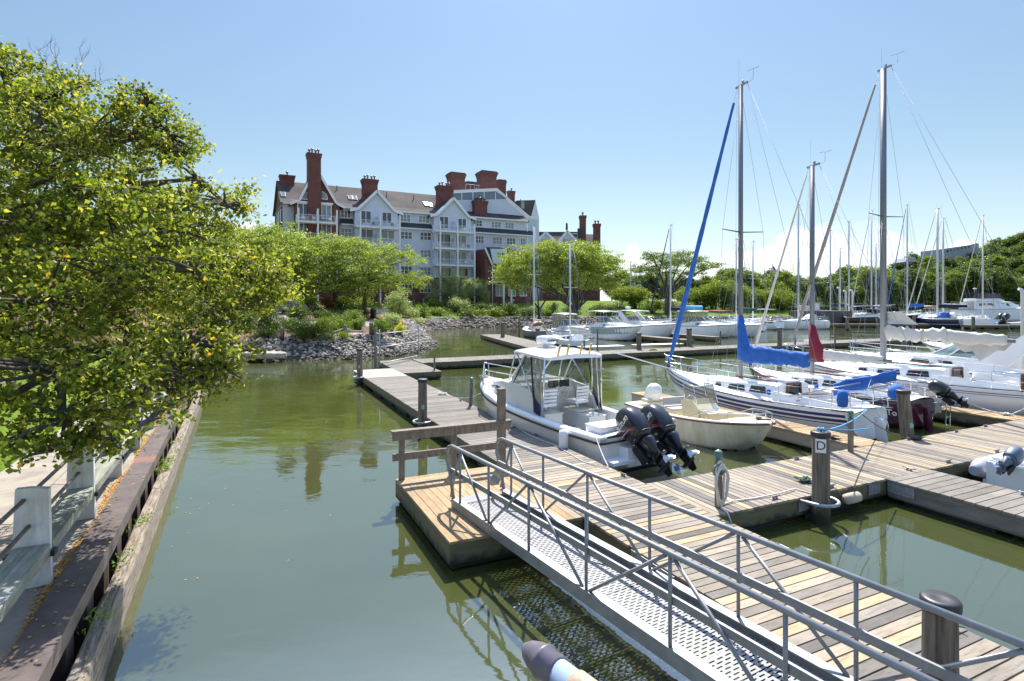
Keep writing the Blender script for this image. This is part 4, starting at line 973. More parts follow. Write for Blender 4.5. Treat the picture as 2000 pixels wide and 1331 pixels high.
# ---------------------------------------------------------------- 1 the hardtop fishing boat
def fishing_boat():
    S0, S1 = ST(10.95, 8.55), ST(18.65, 7.80); d = S1-S0; L = d.length
    o = thing('fishing_boat', 'white hardtop sport fishing boat with twin black outboards beside the main dock', 'motorboat', S0, math.atan2(d.y, d.x))
    h = Hull(L, 2.65, .82, 1.28, .42, 'power', rake=.22, plan=[(0, .90), (.25, .98), (.5, 1), (.7, .90), (.85, .62), (.94, .33), (1, .015)])
    h.hull().build('hull', M_gel, o); h.bottom(.05).build('bottom_paint', M_bottom, o)
    h.bandz(.055, .035, .008, transom=True).build('waterline_stripe', M_smoke, o)
    h.rub(.026, -.10).build('rub_rail', M_black, o)
    # gunwale moulding
    b = MB(); Lp = [(h.L*u, h.b(u)-.10, h.z(u)+.0) for u in [i/30*.99 for i in range(31)]]
    for sg in (-1, 1):
        b.loft([[(x, sg*(y+.10), z-.09), (x, sg*(y+.105), z+.0), (x, sg*(y+.06), z+.045), (x, sg*(y-.08), z+.05), (x, sg*(y-.13), z+.02), (x, sg*(y-.13), z-.04)] for x, y, z in Lp], sm=True)
    b.build('gunwale', M_gelw, o)
    h.deck((.03, .56), .22, .42, .10).build('deck', M_nonskid, o)
    # raised foredeck and cabin trunk
    st = [(4.35, 1.02, .98, 1.0, 1.62), (4.9, 1.0, .92, 1.02, 1.62), (5.6, .88, .76, 1.08, 1.50), (6.4, .62, .48, 1.14, 1.36), (7.0, .36, .2, 1.18, 1.25)]
    trunk(st, 'cabin_trunk', M_gel, o)
    for sg in (-1, 1):
        b = MB(); sidewin(st, 5.15, 6.1, .45, .72, b, sg, .05); b.build('cabin_window', M_smoke, o)
    # side coaming rising to the windscreen
    b = MB()
    for sg in (-1, 1):
        b.loft([[(x, sg*1.08, z0), (x, sg*1.0, z0), (x, sg*(1.0-.06), z1), (x, sg*(1.04-.02), z1)] for x, z0, z1 in ((2.75, .84, .88), (2.95, .84, 1.25), (3.3, .85, 1.52), (4.4, .95, 1.62))], sm=False)
    b.build('cockpit_coaming', M_gel, o)
    # windscreen: frames and glass
    W = dict(b0=(4.35, .98, 1.60), b1=(5.05, .55, 1.64), t0=(3.75, .90, 2.42), t1=(4.15, .52, 2.44), a0=(3.05, 1.0, 1.32), ta=(3.3, .93, 2.42))
    g = MB(); fr = MB()
    for sg in (-1, 1):
        v = {k: Vector((p[0], sg*p[1], p[2])) for k, p in W.items()}
        g.add([v['b0'], v['b1'], v['t1'], v['t0']], [(0, 1, 2, 3)]); g.add([v['a0'], v['b0'], v['t0'], v['ta']], [(0, 1, 2, 3)])
        for a, c in (('b0', 't0'), ('b1', 't1'), ('b0', 'b1'), ('t0', 't1')): fr.tube([v[a], v[c]], .024, 6)
        fr.tube([v['a0'], Vector((3.9, sg*.99, 1.58)), v['b0']], .03, 6)
    v = {k: Vector(p) for k, p in W.items()}; mm_ = lambda p: Vector((p.x, -p.y, p.z))
    g.add([v['b1'], mm_(v['b1']), mm_(v['t1']), v['t1']], [(0, 1, 2, 3)]); fr.tube([v['b1'], mm_(v['b1'])], .024, 6); fr.tube([v['t1'], mm_(v['t1'])], .024, 6); fr.tube([Vector((5.1, 0, 1.64)), Vector((4.2, 0, 2.44))], .018, 6)
    g.build('windscreen', glassmat('windscreen glass', (.12, .15, .15), .42), o); fr.build('windscreen_frame', M_gelw, o)
    # hardtop
    b = MB(); rings = []
    for x, w, z in ((2.45, .88, 2.46), (2.55, 1.0, 2.48), (2.9, 1.05, 2.51), (3.8, 1.03, 2.56), (4.25, .93, 2.54), (4.5, .70, 2.50), (4.58, .42, 2.49)):
        rings.append([(x, w, z-.05), (x, w+.02, z-.01), (x, w*.93, z+.03), (x, w*.5, z+.075), (x, 0, z+.085), (x, -w*.5, z+.075), (x, -w*.93, z+.03), (x, -w-.02, z-.01), (x, -w, z-.05), (x, 0, z-.03)])
    b.loft(rings); b.build('hardtop', M_gelw, o)
    b = MB()
    for sg in (-1, 1):
        for a, c in (((2.68, 1.02, .86), (2.78, .98, 2.47)), ((3.0, 1.02, 1.25), (2.98, .98, 2.47)), ((3.1, 1.03, 1.35), (4.1, .92, 2.5)), ((4.55, .93, 1.65), (4.25, .88, 2.5)), ((2.6, 1.03, .86), (2.56, .98, 2.45))):
            b.tube([(a[0], sg*a[1], a[2]), (c[0], sg*c[1], c[2])], .024, 8)
        b.tube([(2.68, sg*1.04, 2.0), (2.98, sg*1.04, 2.0)], .015, 6)
    b.build('top_supports', M_chrome, o)
    cl = MB(); cb = MB()
    for sg in (-1, 1):
        cl.add([(2.98, sg*1.05, 1.35), (2.66, sg*1.05, .95), (2.62, sg*1.0, 2.44), (3.2, sg*1.0, 2.46)], [(0, 1, 2, 3)])
        cb.tube([(3.2, sg*1.0, 2.46), (3.0, sg*1.06, 1.35), (2.72, sg*1.05, .9)], .025, 5); cb.tube([(4.2, sg*.98, 1.62), (3.4, sg*1.05, 2.45)], .018, 5)
        cb.add([(2.62, sg*1.07, .9), (2.98, sg*1.07, .95), (3.02, sg*1.07, 1.45), (2.68, sg*1.07, 1.2)], [(0, 1, 2, 3)])
    cl.build('clear_curtain', M_vinyl, o); cb.build('curtain_edging', M_navyc, o)
    rd = MB(); rd.lathe([(.26, 0), (.30, .03), (.31, .10), (.30, .19), (.26, .23), (.1, .25), (0, .25)], (3.95, -.02, 2.74), n=24); rdo = rd.build('radar_dome', M_gelw, o)
    c = MB(); c.lathe([(.12, 0), (.09, .12)], (3.95, -.02, 2.62)); c.build('radar_foot', M_gelw, o)
    text('lettering', 'GARMIN', .10, frame((3.95-.317, -.04, 2.85), (0, -1, 0), (0, 0, 1)), M_black, o, .002, bold=.002)
    for k, y in enumerate((-.58, -.28, .18, .50)):
        b = MB(); b.tube([(2.52, -y, 2.52), (2.42, -y-.02, 2.82)], .028, 8); b.build('rod_holder', mat('gold anodised tube', (.75, .48, .10), .3, .6), o)
    b = MB(); b.tube([(2.52, -.75, 2.5), (2.50, -.7, 2.62), (2.50, .7, 2.62), (2.52, .75, 2.5)], .012, 6); b.build('holder_rail', M_chrome, o)
    b = MB(); b.tube([(2.4, -1.15, 2.58), (.9, -2.7, 2.0)], .016, 6); b.build('outrigger', M_gelw, o)
    # helm: dash, wheel, screens
    b = MB(); b.prism([(3.75, -.95, .43), (3.75, -.95, 1.30), (3.95, -.95, 1.55), (4.4, -.95, 1.60), (4.4, -.95, .43)], (0, .95, 0)); b.prism([(3.75, .35, .43), (3.75, .35, 1.30), (3.95, .35, 1.50), (4.4, .35, 1.58), (4.4, .35, .43)], (0, .6, 0)); b.build('helm_console', M_gel, o)
    b = MB(); b.box((3.86, -.62, 1.50), (.04, .36, .26)); b.box((3.86, -.22, 1.50), (.04, .36, .26)); b.build('chart_screens', M_smoke, o)
    b = MB(); b.tube([(3.66+.03*math.cos(a), -.45+.17*math.cos(a), 1.28+.17*math.sin(a)) for a in [2*math.pi*i/16 for i in range(16)]], .014, 6, closed=True)
    for k in range(3): b.tube([(3.66, -.45, 1.28), (3.66, -.45+.17*math.cos(2.1*k), 1.28+.17*math.sin(2.1*k))], .01, 5)
    b.tube([(3.66, -.45, 1.28), (3.76, -.45, 1.25)], .025, 8); b.build('steering_wheel', M_chrome, o)
    # ladder-back seats and their boxes
    for y in (-.58, .55):
        b = MB(); b.box((3.15, y, 1.10), (.45, .46, .08))
        for k in range(4): b.box((2.93-.015*k, y, 1.22+.10*k), (.035, .44, .06))
        for s_ in (-.2, .2): b.tube([(2.95, y+s_, 1.1), (2.87, y+s_, 1.62)], .015, 6)
        b.lathe([(.05, 0), (.05, .3)], (3.15, y, .85)); b.build('helm_seat', M_gelw, o)
        b = MB(); b.bb(2.75, 3.45, y-.30, y+.30, .43, .86); b.bb(2.72, 3.47, y-.32, y+.32, .86, .90); b.build('seat_box', M_gel, o)
    b = MB(); b.bb(2.15, 2.72, -.80, -.22, .43, .80); b.bb(2.13, 2.74, -.82, -.2, .80, .83); b.build('bait_station', M_gel, o)
    # transom box, splashwell, swim platform
    b = MB(); b.bb(.25, .82, -.35, .95, .42, 1.0); b.bb(.23, .84, -.37, .97, 1.0, 1.03); b.build('transom_seat_box', M_gelw, o)
    b = MB(); b.bb(-.42, .10, .5, 1.15, .30, .38); b.bb(-.42, .10, -1.15, -.5, .30, .38); b.bb(-.32, .04, -.62, .62, .18, .62); b.build('swim_platform', M_gelw, o)
    b = MB()
    for sg in (-1, 1): b.prism([(.02, sg*.98, .3), (-.10, sg*.98, .3), (.02, sg*.98, .80), (.5, sg*.98, .86), (.5, sg*.98, .3)], (0, sg*.22, 0))
    b.build('quarter_moulding', M_gel, o)
    pulpit(h, .58, o, .52, r=.016)
    b = MB(); b.bar((h.L-.25, 0, 1.30), (h.L+.28, 0, 1.33), .3, .05); b.tube([(h.L+.1, .05, 1.37), (h.L+.33, .05, 1.32), (h.L+.4, 0, 1.15)], .02, 6); b.build('bow_sprit', M_chrome, o)
    b = MB(); b.bb(5.7, 6.2, -.25, .25, 1.455, 1.49); b.build('deck_hatch', M_smoke, o)
    b = MB(); b.bb(1.2, 1.5, -1.20, -1.05, .90, .96); 
    for u, sg in ((.12, 1), (.12, -1), (.5, 1), (.5, -1)): p = h.edge(u, sg, .08, .14); b.tube([p-Vector((.1, 0, 0)), p+Vector((.1, 0, 0))], .015, 6)
    b.build('deck_cleats', M_chrome, o)
    b = MB(); b.bb(-.35, .18, -.35, -.0, .95, .98); 
    # table leaf on the starboard corner
    b = MB(); b.box((.5, -1.18, 1.00), (.75, .42, .04)); b.build('cutting_board', M_gelw, o)
    b = MB(); b.lathe([(.0, 0), (.1, .03), (.12, .1), (.12, .42), (.1, .5), (0, .53)], (1.1, 1.42, .35)); b.build('side_fender', M_gelw, o)
    for y, lab in ((.38, 'left outboard, tilted up'), (-.38, 'right outboard, tilted up')):
        outboard(o, (-.36, y, .56), 50, .98)
    return o
fishing_boat()
# ---------------------------------------------------------------- 2 open skiff
def skiff():
    S0, S1 = ST(15.5, 12.55), ST(10.1, 12.1); d = S1-S0; L = d.length
    o = thing('open_skiff', 'stained cream centre-console skiff lying against the pine finger dock', 'motorboat', S0, math.atan2(d.y, d.x))
    h = Hull(L, 2.05, .58, .92, .28, 'power', rake=.16, plan=[(0, .93), (.3, 1), (.6, .97), (.8, .80), (.92, .50), (1, .05)])
    h.hull().build('hull', M_creamhull, o); h.bottom(.03).build('bottom_paint', M_bottom, o)
    h.rub(.028, -.03).build('rub_rail', mat('faded maroon rub rail', (.16, .06, .07), .6, var=.4, vs=9), o)
    h.deck((.10, .78), .17, .22, .05).build('deck', M_cream, o)
    b = MB(); b.prism([(2.35, -.38, .22), (2.25, -.38, 1.02), (2.75, -.38, 1.12), (3.05, -.38, .85), (3.1, -.38, .22)], (0, .76, 0)); b.build('centre_console', M_cream, o)
    b = MB(); b.prism([(3.08, -.36, .85), (3.16, -.34, .35), (3.5, -.30, .35), (3.44, -.32, .80)], (0, .68, 0)); b.build('console_seat', M_vinyl if False else M_cream, o)
    b = MB(); P = [(2.45, .40, 1.10), (2.85, .40, 1.10), (2.98, .38, 1.0), (2.98, -.38, 1.0), (2.85, -.40, 1.10), (2.45, -.40, 1.10)]; T = [(x-.10, y*.95, z+.42) for x, y, z in P]; T[2] = (2.80, .36, 1.5); T[3] = (2.80, -.36, 1.5)
    b.add(P+T, [(i, i+1, i+7, i+6) for i in range(5)]); b.build('console_windscreen', M_vinyl, o)
    b = MB(); b.tube(T, .016, 6); b.tube([P[0], T[0]], .014, 6); b.tube([P[5], T[5]], .014, 6); b.tube([P[2], T[2]], .012, 6); b.tube([P[3], T[3]], .012, 6); b.build('screen_frame', M_chrome, o)
    b = MB(); b.tube([(2.22, .17*math.cos(a), .98+.16*math.sin(a)) for a in [2*math.pi*i/14 for i in range(14)]], .013, 6, closed=True); b.tube([(2.22, -.17, .98), (2.22, .17, .98)], .01, 5); b.build('steering_wheel', M_chrome, o)
    b = MB(); b.bb(1.35, 1.9, -.42, .42, .22, .62); b.build('seat_box', M_cream, o)
    b = MB(); b.bb(1.33, 1.92, -.44, .44, .62, .68); b.bar((1.4, -.42, .85), (1.4, .42, .85), .06, .2); b.tube([(1.4, -.42, .6), (1.4, -.42, .95)], .015, 6); b.tube([(1.4, .42, .6), (1.4, .42, .95)], .015, 6); b.build('helm_seat', mat('grey vinyl', (.42, .43, .46), .6), o)
    b = MB(); b.bb(.06, .45, -.35, .35, .3, .72); b.build('engine_well', M_cream, o)
    # low bow rail
    b = MB()
    for sg in (-1, 1):
        Lp = [h.edge(u, sg, 0, .10) for u in (.60, .72, .84, .95)]; T = [p+Vector((0, 0, .22 if i else .03)) for i, p in enumerate(Lp)]; b.tube(T+[Vector((L-.1, 0, h.z(1)+.24))], .014, 6)
        for p, t in list(zip(Lp, T))[1:]: b.tube([p, t], .012, 6)
    b.build('bow_rail', M_chrome, o)
    b = MB(); b.tube([(L-.45, -.12, h.z(.93)+.08), (L-.15, .1, h.z(.95)+.08)], .02, 6); b.bb(L-.5, L-.4, -.05, .05, .9, .99); b.build('bow_cleat', M_black, o)
    outboard(o, (.30, 0, .42), 30, .80, M_gelw, False)
    return o
skiff()
# ---------------------------------------------------------------- sailboats
def sailboat(name, label, S0, S1, B=2.8, fz=(.95, 1.2), mast=None, xm=.55, hullm=None, spreader=(.52,), furl=None, furlr=.06, boomz=None, boomL=3.0, rm=.08, stripes=(), bottom=None, detail=1, zdeck=None,
             cover=None, coverr=.2, tall_cover=None, plan=None, winm=None, dodger=None, mastm=None, draft=.5, reverse=.25, cov_seed=1, cabin=True, furl_from=.06, furl_to=.97, wr=.006, rails=True):
    d = Vector(S1)-Vector(S0); d.z = 0; L = d.length
    o = thing(name, label, 'sailboat', (S0[0], S0[1], 0), math.atan2(d.y, d.x))
    h = Hull(L, B, fz[0], fz[1], draft, 'sail', plan, .10, tr=reverse, mid=.10)
    hm = hullm or M_gelw; h.hull(n=26 if detail else 14, nv=10 if detail else 6).build('hull', hm, o)
    h.bottom(.10).build('bottom_paint', bottom or M_bottom, o)
    for i, (a, c, m) in enumerate(stripes): h.bandz(a, c, .005+.001*i, rel=True, transom=False).build('stripe', m, o)
    h.deck((.05, .30), .34, .38+.1*(B > 3), .10).build('deck', M_nonskid, o)
    b = MB(); Lp = [(h.L*u, h.b(u)-.01, h.z(u)+.03) for u in [i/24*.99 for i in range(25)]]
    for sg in (-1, 1): b.tube([(x, sg*y, z) for x, y, z in Lp], .022, 5)
    b.build('toe_rail', M_black if detail else M_alu, o)
    x0, x1 = L*.30, L*.78; zt = fz[0]-.08; hc = .42 if detail else .4
    st = [(x0, B*.30, B*.25, zt, zt+hc+.10), (x0+.3, B*.31, B*.27, zt, zt+hc+.12), (L*.5, B*.30, B*.26, zt, zt+hc), (L*.62, B*.26, B*.21, zt+.02, zt+hc*.82), (L*.72, B*.17, B*.12, zt+.1, zt+hc*.75), (x1, B*.08, B*.04, zt+.15, zt+hc*.62)]
    if cabin:
        trunk(st, 'cabin_trunk', hm if hm in (M_gelw, M_gel) else M_gelw, o)
        for sg in (-1, 1):
            for a, c in (((.34, .42), (.44, .53), (.57, .61)) if detail else ((.35, .44), (.48, .56))):
                b = MB(); sidewin(st, L*a, L*c, .38, .84, b, sg, .06); b.build('cabin_window', winm or M_smoke, o)
    zd = zdeck or (zt+hc*.95)
    if detail:
        # companionway, hatch, coamings, winches
        b = MB(); b.prism([(x0-.015, -.34, zt-.25), (x0-.015, .34, zt-.25), (x0-.015, .27, zt+hc+.06), (x0-.015, -.27, zt+hc+.06)], (-.02, 0, 0)); co = b.build('companionway', M_smoke, o)
        b = MB()
        for sg in (-1, 1): b.bar((x0-.045, sg*.36, zt-.27), (x0-.045, sg*.29, zt+hc+.10), .05, .06, (1, 0, 0))
        b.bar((x0-.045, -.32, zt+hc+.09), (x0-.045, .32, zt+hc+.09), .05, .06); b.build('companionway_trim', M_teak, co)
        b = MB(); b.bb(x0-.02, x0+.75, -.33, .33, zt+hc+.13, zt+hc+.18); b.build('sliding_hatch', M_gelw, o)
        b = MB(); b.bb(L*.62, L*.62+.5, -.25, .25, zt+hc*.82, zt+hc*.9); b.build('fore_hatch', M_gel, o)
        for sg in (-1, 1):
            b = MB(); b.bb(x0+.2, x0+1.9, sg*B*.17-.02, sg*B*.17+.02, zt+hc+.12, zt+hc+.165); b.build('grab_rail', M_teak, o)
            b = MB(); b.loft([[(x, sg*(h.b(x/L)-.34), h.z(x/L)), (x, sg*(h.b(x/L)-.50), h.z(x/L)), (x, sg*(h.b(x/L)-.47), h.z(x/L)+k), (x, sg*(h.b(x/L)-.40), h.z(x/L)+k)] for x, k in ((.5, .12), (1.2, .2), (x0, .30))], sm=False); b.build('cockpit_coaming', M_gelw, o)
            b = MB(); b.lathe([(.07, 0), (.06, .05), (.045, .08), (.065, .14), (.05, .16), (0, .165)], (L*.2, sg*(h.b(.2)-.42), h.z(.2)+.18), n=12); b.build('winch', M_chrome, o)
    if rails:
        pulpit(h, .86, o, .58); pushpit(h, .14, o, .6)
        lifelines(o, h, (.25, .42, .58, .72) if detail else (.3, .55), .58)
    bz = boomz or zd+.8
    rig(o, h, L*xm, mast, zd, rm, spreader, bz, boomL, furl, furlr, mastm, furl_from, furl_to, wr=wr)
    if cover:
        b = MB(); xmm = L*xm
        canvas_boom(b, (xmm-.15, 0, bz+.05), (xmm-boomL+.25, 0, bz+.05), coverr, coverr*.62, .45, 26, cov_seed); co = b.build('boom_cover', cover, o)
        if tall_cover:
            b = MB(); zt2 = bz+tall_cover; rr = rm*1.25
            rings = [[Vector((xmm+rr*1.3-(w+rr*1.3)*(1-math.cos(a))/2, yy*math.sin(a), z)) for a in [2*math.pi*i/14 for i in range(14)]] for z, w, yy in ((bz-.18, .60, .19), (bz+.12, .56, .18), (bz+tall_cover*.35, .34, .14), (bz+tall_cover*.7, .20, .11), (zt2, .12, .10))]
            b.loft(rings); b.build('mast_collar', cover, o)
    if dodger:
        b = MB(); xs = (x0-.5, x0-.1, x0+.3, x0+.75); hs = (zt+1.05, zt+1.15, zt+1.05, zt+hc+.1); w = B*.30
        b.loft([[(x, w*math.cos(math.pi*i/8)*(1.0), zt+.2+(z-zt-.2)*(math.sin(math.pi*i/8)**.5)) for i in range(9)] for x, z in zip(xs, hs)], closed=False, cap=False); b.build('dodger', dodger, o)
    return o, h, L, zd, bz, st
# c: the blue-striped sloop
o, h, L, zd, bz, st = sailboat('sailboat', 'white sloop with navy hull stripes, bright blue boom cover and blue furled jib', ST(10.0, 16.05), ST(18.7, 16.05), 2.75, (.92, 1.18), 11.75, .545, furl=M_blue, furlr=.105,
    boomz=2.12, boomL=2.95, rm=.076, stripes=((.09, .17, M_stripe), (.22, .30, M_stripe), (.35, .375, M_stripe)), cover=M_blue, coverr=.23, tall_cover=1.35, spreader=(.50,), cov_seed=4, furl_to=.955, furl_from=.0)
b = MB(); b.loft([roundrect(-.28, 0, -.42, .12, .03, 10, 2), roundrect(-.24, 0, .1, .17, .035, 10, 2), roundrect(-.15, 0, .55, .15, .035, 10, 2), roundrect(-.10, 0, .75, .10, .035, 10, 2)]); b.build('rudder', M_gelw, o)
b = MB()
for y in (-.28, -.02): b.tube([(-.02, y, 1.0), (-.08, y, 1.05), (-.22, y, .5), (-.20, y, .12)], .015, 6)
for z in (.2, .45, .7): b.tube([(-.19, -.28, z), (-.19, -.02, z)], .013, 6)
b.build('boarding_ladder', M_chrome, o)
b = MB(); b.lathe([(.0, 0), (.17, .03), (.24, .14), (.22, .3), (.1, .42), (.03, .45)], (.0, -1.05, 1.15), n=14); b.build('covered_grill', M_blue, o)
b = MB(); b.lathe([(.0, 0), (.12, .03), (.15, .2), (.13, .42), (.04, .5)], (.25, 1.0, 1.05), n=14); b.build('covered_bundle', M_blue, o)
b = MB(); canvas_boom(b, (.9, .45, 1.45), (-.25, -.6, 1.95), .12, .09, .7, 10, 9, .3); b.build('canvas_roll', M_blue, o)
b = MB(); b.tube([(2.6, -.1, 1.0), (.4, .1, 1.35)], .022, 6); b.build('tiller', M_teak, o)
b = MB(); b.tube([(1.8, .9, .98), (.25, -1.15, 1.55)], .02, 6); b.tube([(2.0, .95, 1.1), (.0, .6, 1.75)], .02, 6); b.build('boat_hook', M_wire, o)
for y_, z_ in ((-1.30, .6), (1.30, .6)): b = MB(); b.lathe([(.0, 0), (.06, .03), (.07, .1), (.06, .18), (0, .2)], (2.6, y_*.86, 1.05)); b.build('horseshoe_float', M_blue, o)
# d/e: burgundy hulled sloop
o, h, L, zd, bz, st = sailboat('sailboat', 'burgundy hulled sloop with a maroon mast cover and an outboard on its stern', ST(10.4, 19.2), ST(17.6, 19.6), 2.5, (.92, 1.22), 9.15, .56, hullm=M_burg, furl=M_sail, furlr=.055,
    boomz=2.0, boomL=3.0, rm=.08, stripes=((.02, .22, M_navy),), cover=M_sail, coverr=.15, spreader=(.44,), mastm=M_mast, cov_seed=8, furl_from=.0)
b = MB(); xmm = L*.56; b.loft([[Vector((xmm+.13-(w+.13)*(1-math.cos(a))/2, yy*math.sin(a), z)) for a in [2*math.pi*i/14 for i in range(14)]] for z, w, yy in ((1.75, .5, .12), (2.1, .6, .14), (2.6, .28, .12), (3.1, .14, .10))]); b.build('mast_collar', M_maroon, o)
text('name_lettering', 't To', .26, frame((.50, h.S(.07, .35)[1]+.04, .52), (-.99, -.16, 0), (0, .22, 1)), M_white, o, .004, bold=.006)
outboard(o, (-.30, -.45, .95), 58, .62, M_engine, False)
b = MB(); b.box((-.10, -.45, .68), (.06, .34, .34)); b.tube([(-.02, -.32, .5), (-.22, -.32, .9)], .02, 6); b.tube([(-.02, -.58, .5), (-.22, -.58, .9)], .02, 6); b.build('motor_mount', M_galv, o)
b = MB()
for y in (-1.0, -.78): b.tube([(.1, y, 1.0), (-.05, y, 1.12), (-.18, y, .95), (-.15, y, .05)], .016, 6)
for z in (.1, .35, .6): b.tube([(-.15, -1.0, z), (-.15, -.78, z)], .014, 6)
b.build('boarding_ladder', M_chrome, o)
b = MB(); b.loft([roundrect(-.16, 0, -.45, .13, .03, 10, 2), roundrect(-.10, 0, .3, .14, .035, 10, 2), roundrect(-.05, 0, .7, .1, .035, 10, 2)]); b.build('rudder', M_burg, o)
b = MB(); b.tube([(1.6, .1, .95), (.15, 0, 1.2)], .022, 6); b.build('tiller', M_teakw, o)
# f: the long white sloop with the tallest mast
o, h, L, zd, bz, st = sailboat('sailboat', 'long white sloop with the tallest mast and a slack white mainsail bundled on its boom', ST(8.6, 23.5), ST(18.7, 23.3), 3.2, (1.15, 1.40), 13.45, .555, furl=mat('grey furled sail', (.30, .27, .26), .8, bump=.4, bs=9), furlr=.085,
    boomz=2.62, boomL=4.3, rm=.10, stripes=((.10, .125, M_teak), (.17, .185, M_navy)), spreader=(.50,), furl_to=.96, plan=[(0, .70), (.2, .92), (.42, 1), (.65, .88), (.82, .56), (.93, .24), (1, .012)], winm=M_smoke)
b = MB(); xm_ = L*.555
canvas_boom(b, (xm_-.1, 0, bz+.18), (xm_-1.5, .05, bz+.08), .20, .16, .5, 12, 21, .2); canvas_boom(b, (xm_-1.4, 0, bz+.14), (xm_-2.3, .1, bz+.16), .15, .17, .5, 8, 5, .25)
canvas_boom(b, (xm_-2.2, 0, bz+.13), (xm_-4.1, .05, bz+.1), .17, .11, .8, 12, 33, .18)
b.build('bundled_sail', M_sail, o)
b = MB(); P = []
for i in range(9):
    for j in range(5): P.append((xm_-2.3-1.9*i/8, -.12-.05*math.sin(i*1.7+j), bz+.1-(.75*math.sin(math.pi*min(1, i/8*1.0))*(.5+.5*math.sin(i*1.1)**2)+.12)*j/4))
b.add(P, [(i*5+j, i*5+j+1, (i+1)*5+j+1, (i+1)*5+j) for i in range(8) for j in range(4)], True); b.add([(xm_-.3, .05, bz+.5), (xm_+.25, -.12, bz+.72), (xm_+.32, -.14, bz+.92), (xm_-.7, 0, bz+1.0), (xm_-1.3, 0, bz+.5)], [(0, 1, 2, 3, 4)]); b.build('sail_flap', M_sail, o)
b = MB(); b.prism([(L*.30-.05, -.30, 1.0), (L*.30-.05, .30, 1.0), (L*.30+.05, .26, 1.68), (L*.30+.05, -.26, 1.68)], (-.03, 0, 0)); b.build('washboards', M_teakw, o)
b = MB(); b.lathe([(.05, 0), (.05, .8), (.07, .85), (.02, .95)], (.9, 0, .5)); b.tube([(.85, .42*math.cos(a), 1.35+.42*math.sin(a)) for a in [2*math.pi*i/20 for i in range(20)]], .014, 6, closed=True); b.build('steering_wheel', M_chrome, o)
b = MB(); b.bb(.6, .75, .9, 1.1, 1.2, 1.7); b.build('teak_locker', M_teak, o)
rope('dock_line', 'white dock line from the long sloop to the second finger dock', [ST(11.4, 22.05, 1.15), ST(9.2, 21.6, .5)], M_rope, .016, sag=.25)
rope('dock_line', 'short taut white line at the stern quarter of the long sloop', [ST(8.6, 22.5, 1.1), ST(9.2, 21.6, .5)], M_rope, .016, sag=.02)
pile_of_rope('rope_heap', 'white line heaped on the second finger dock', ST(9.3, 21.5, .455), .16, M_rope, .012)
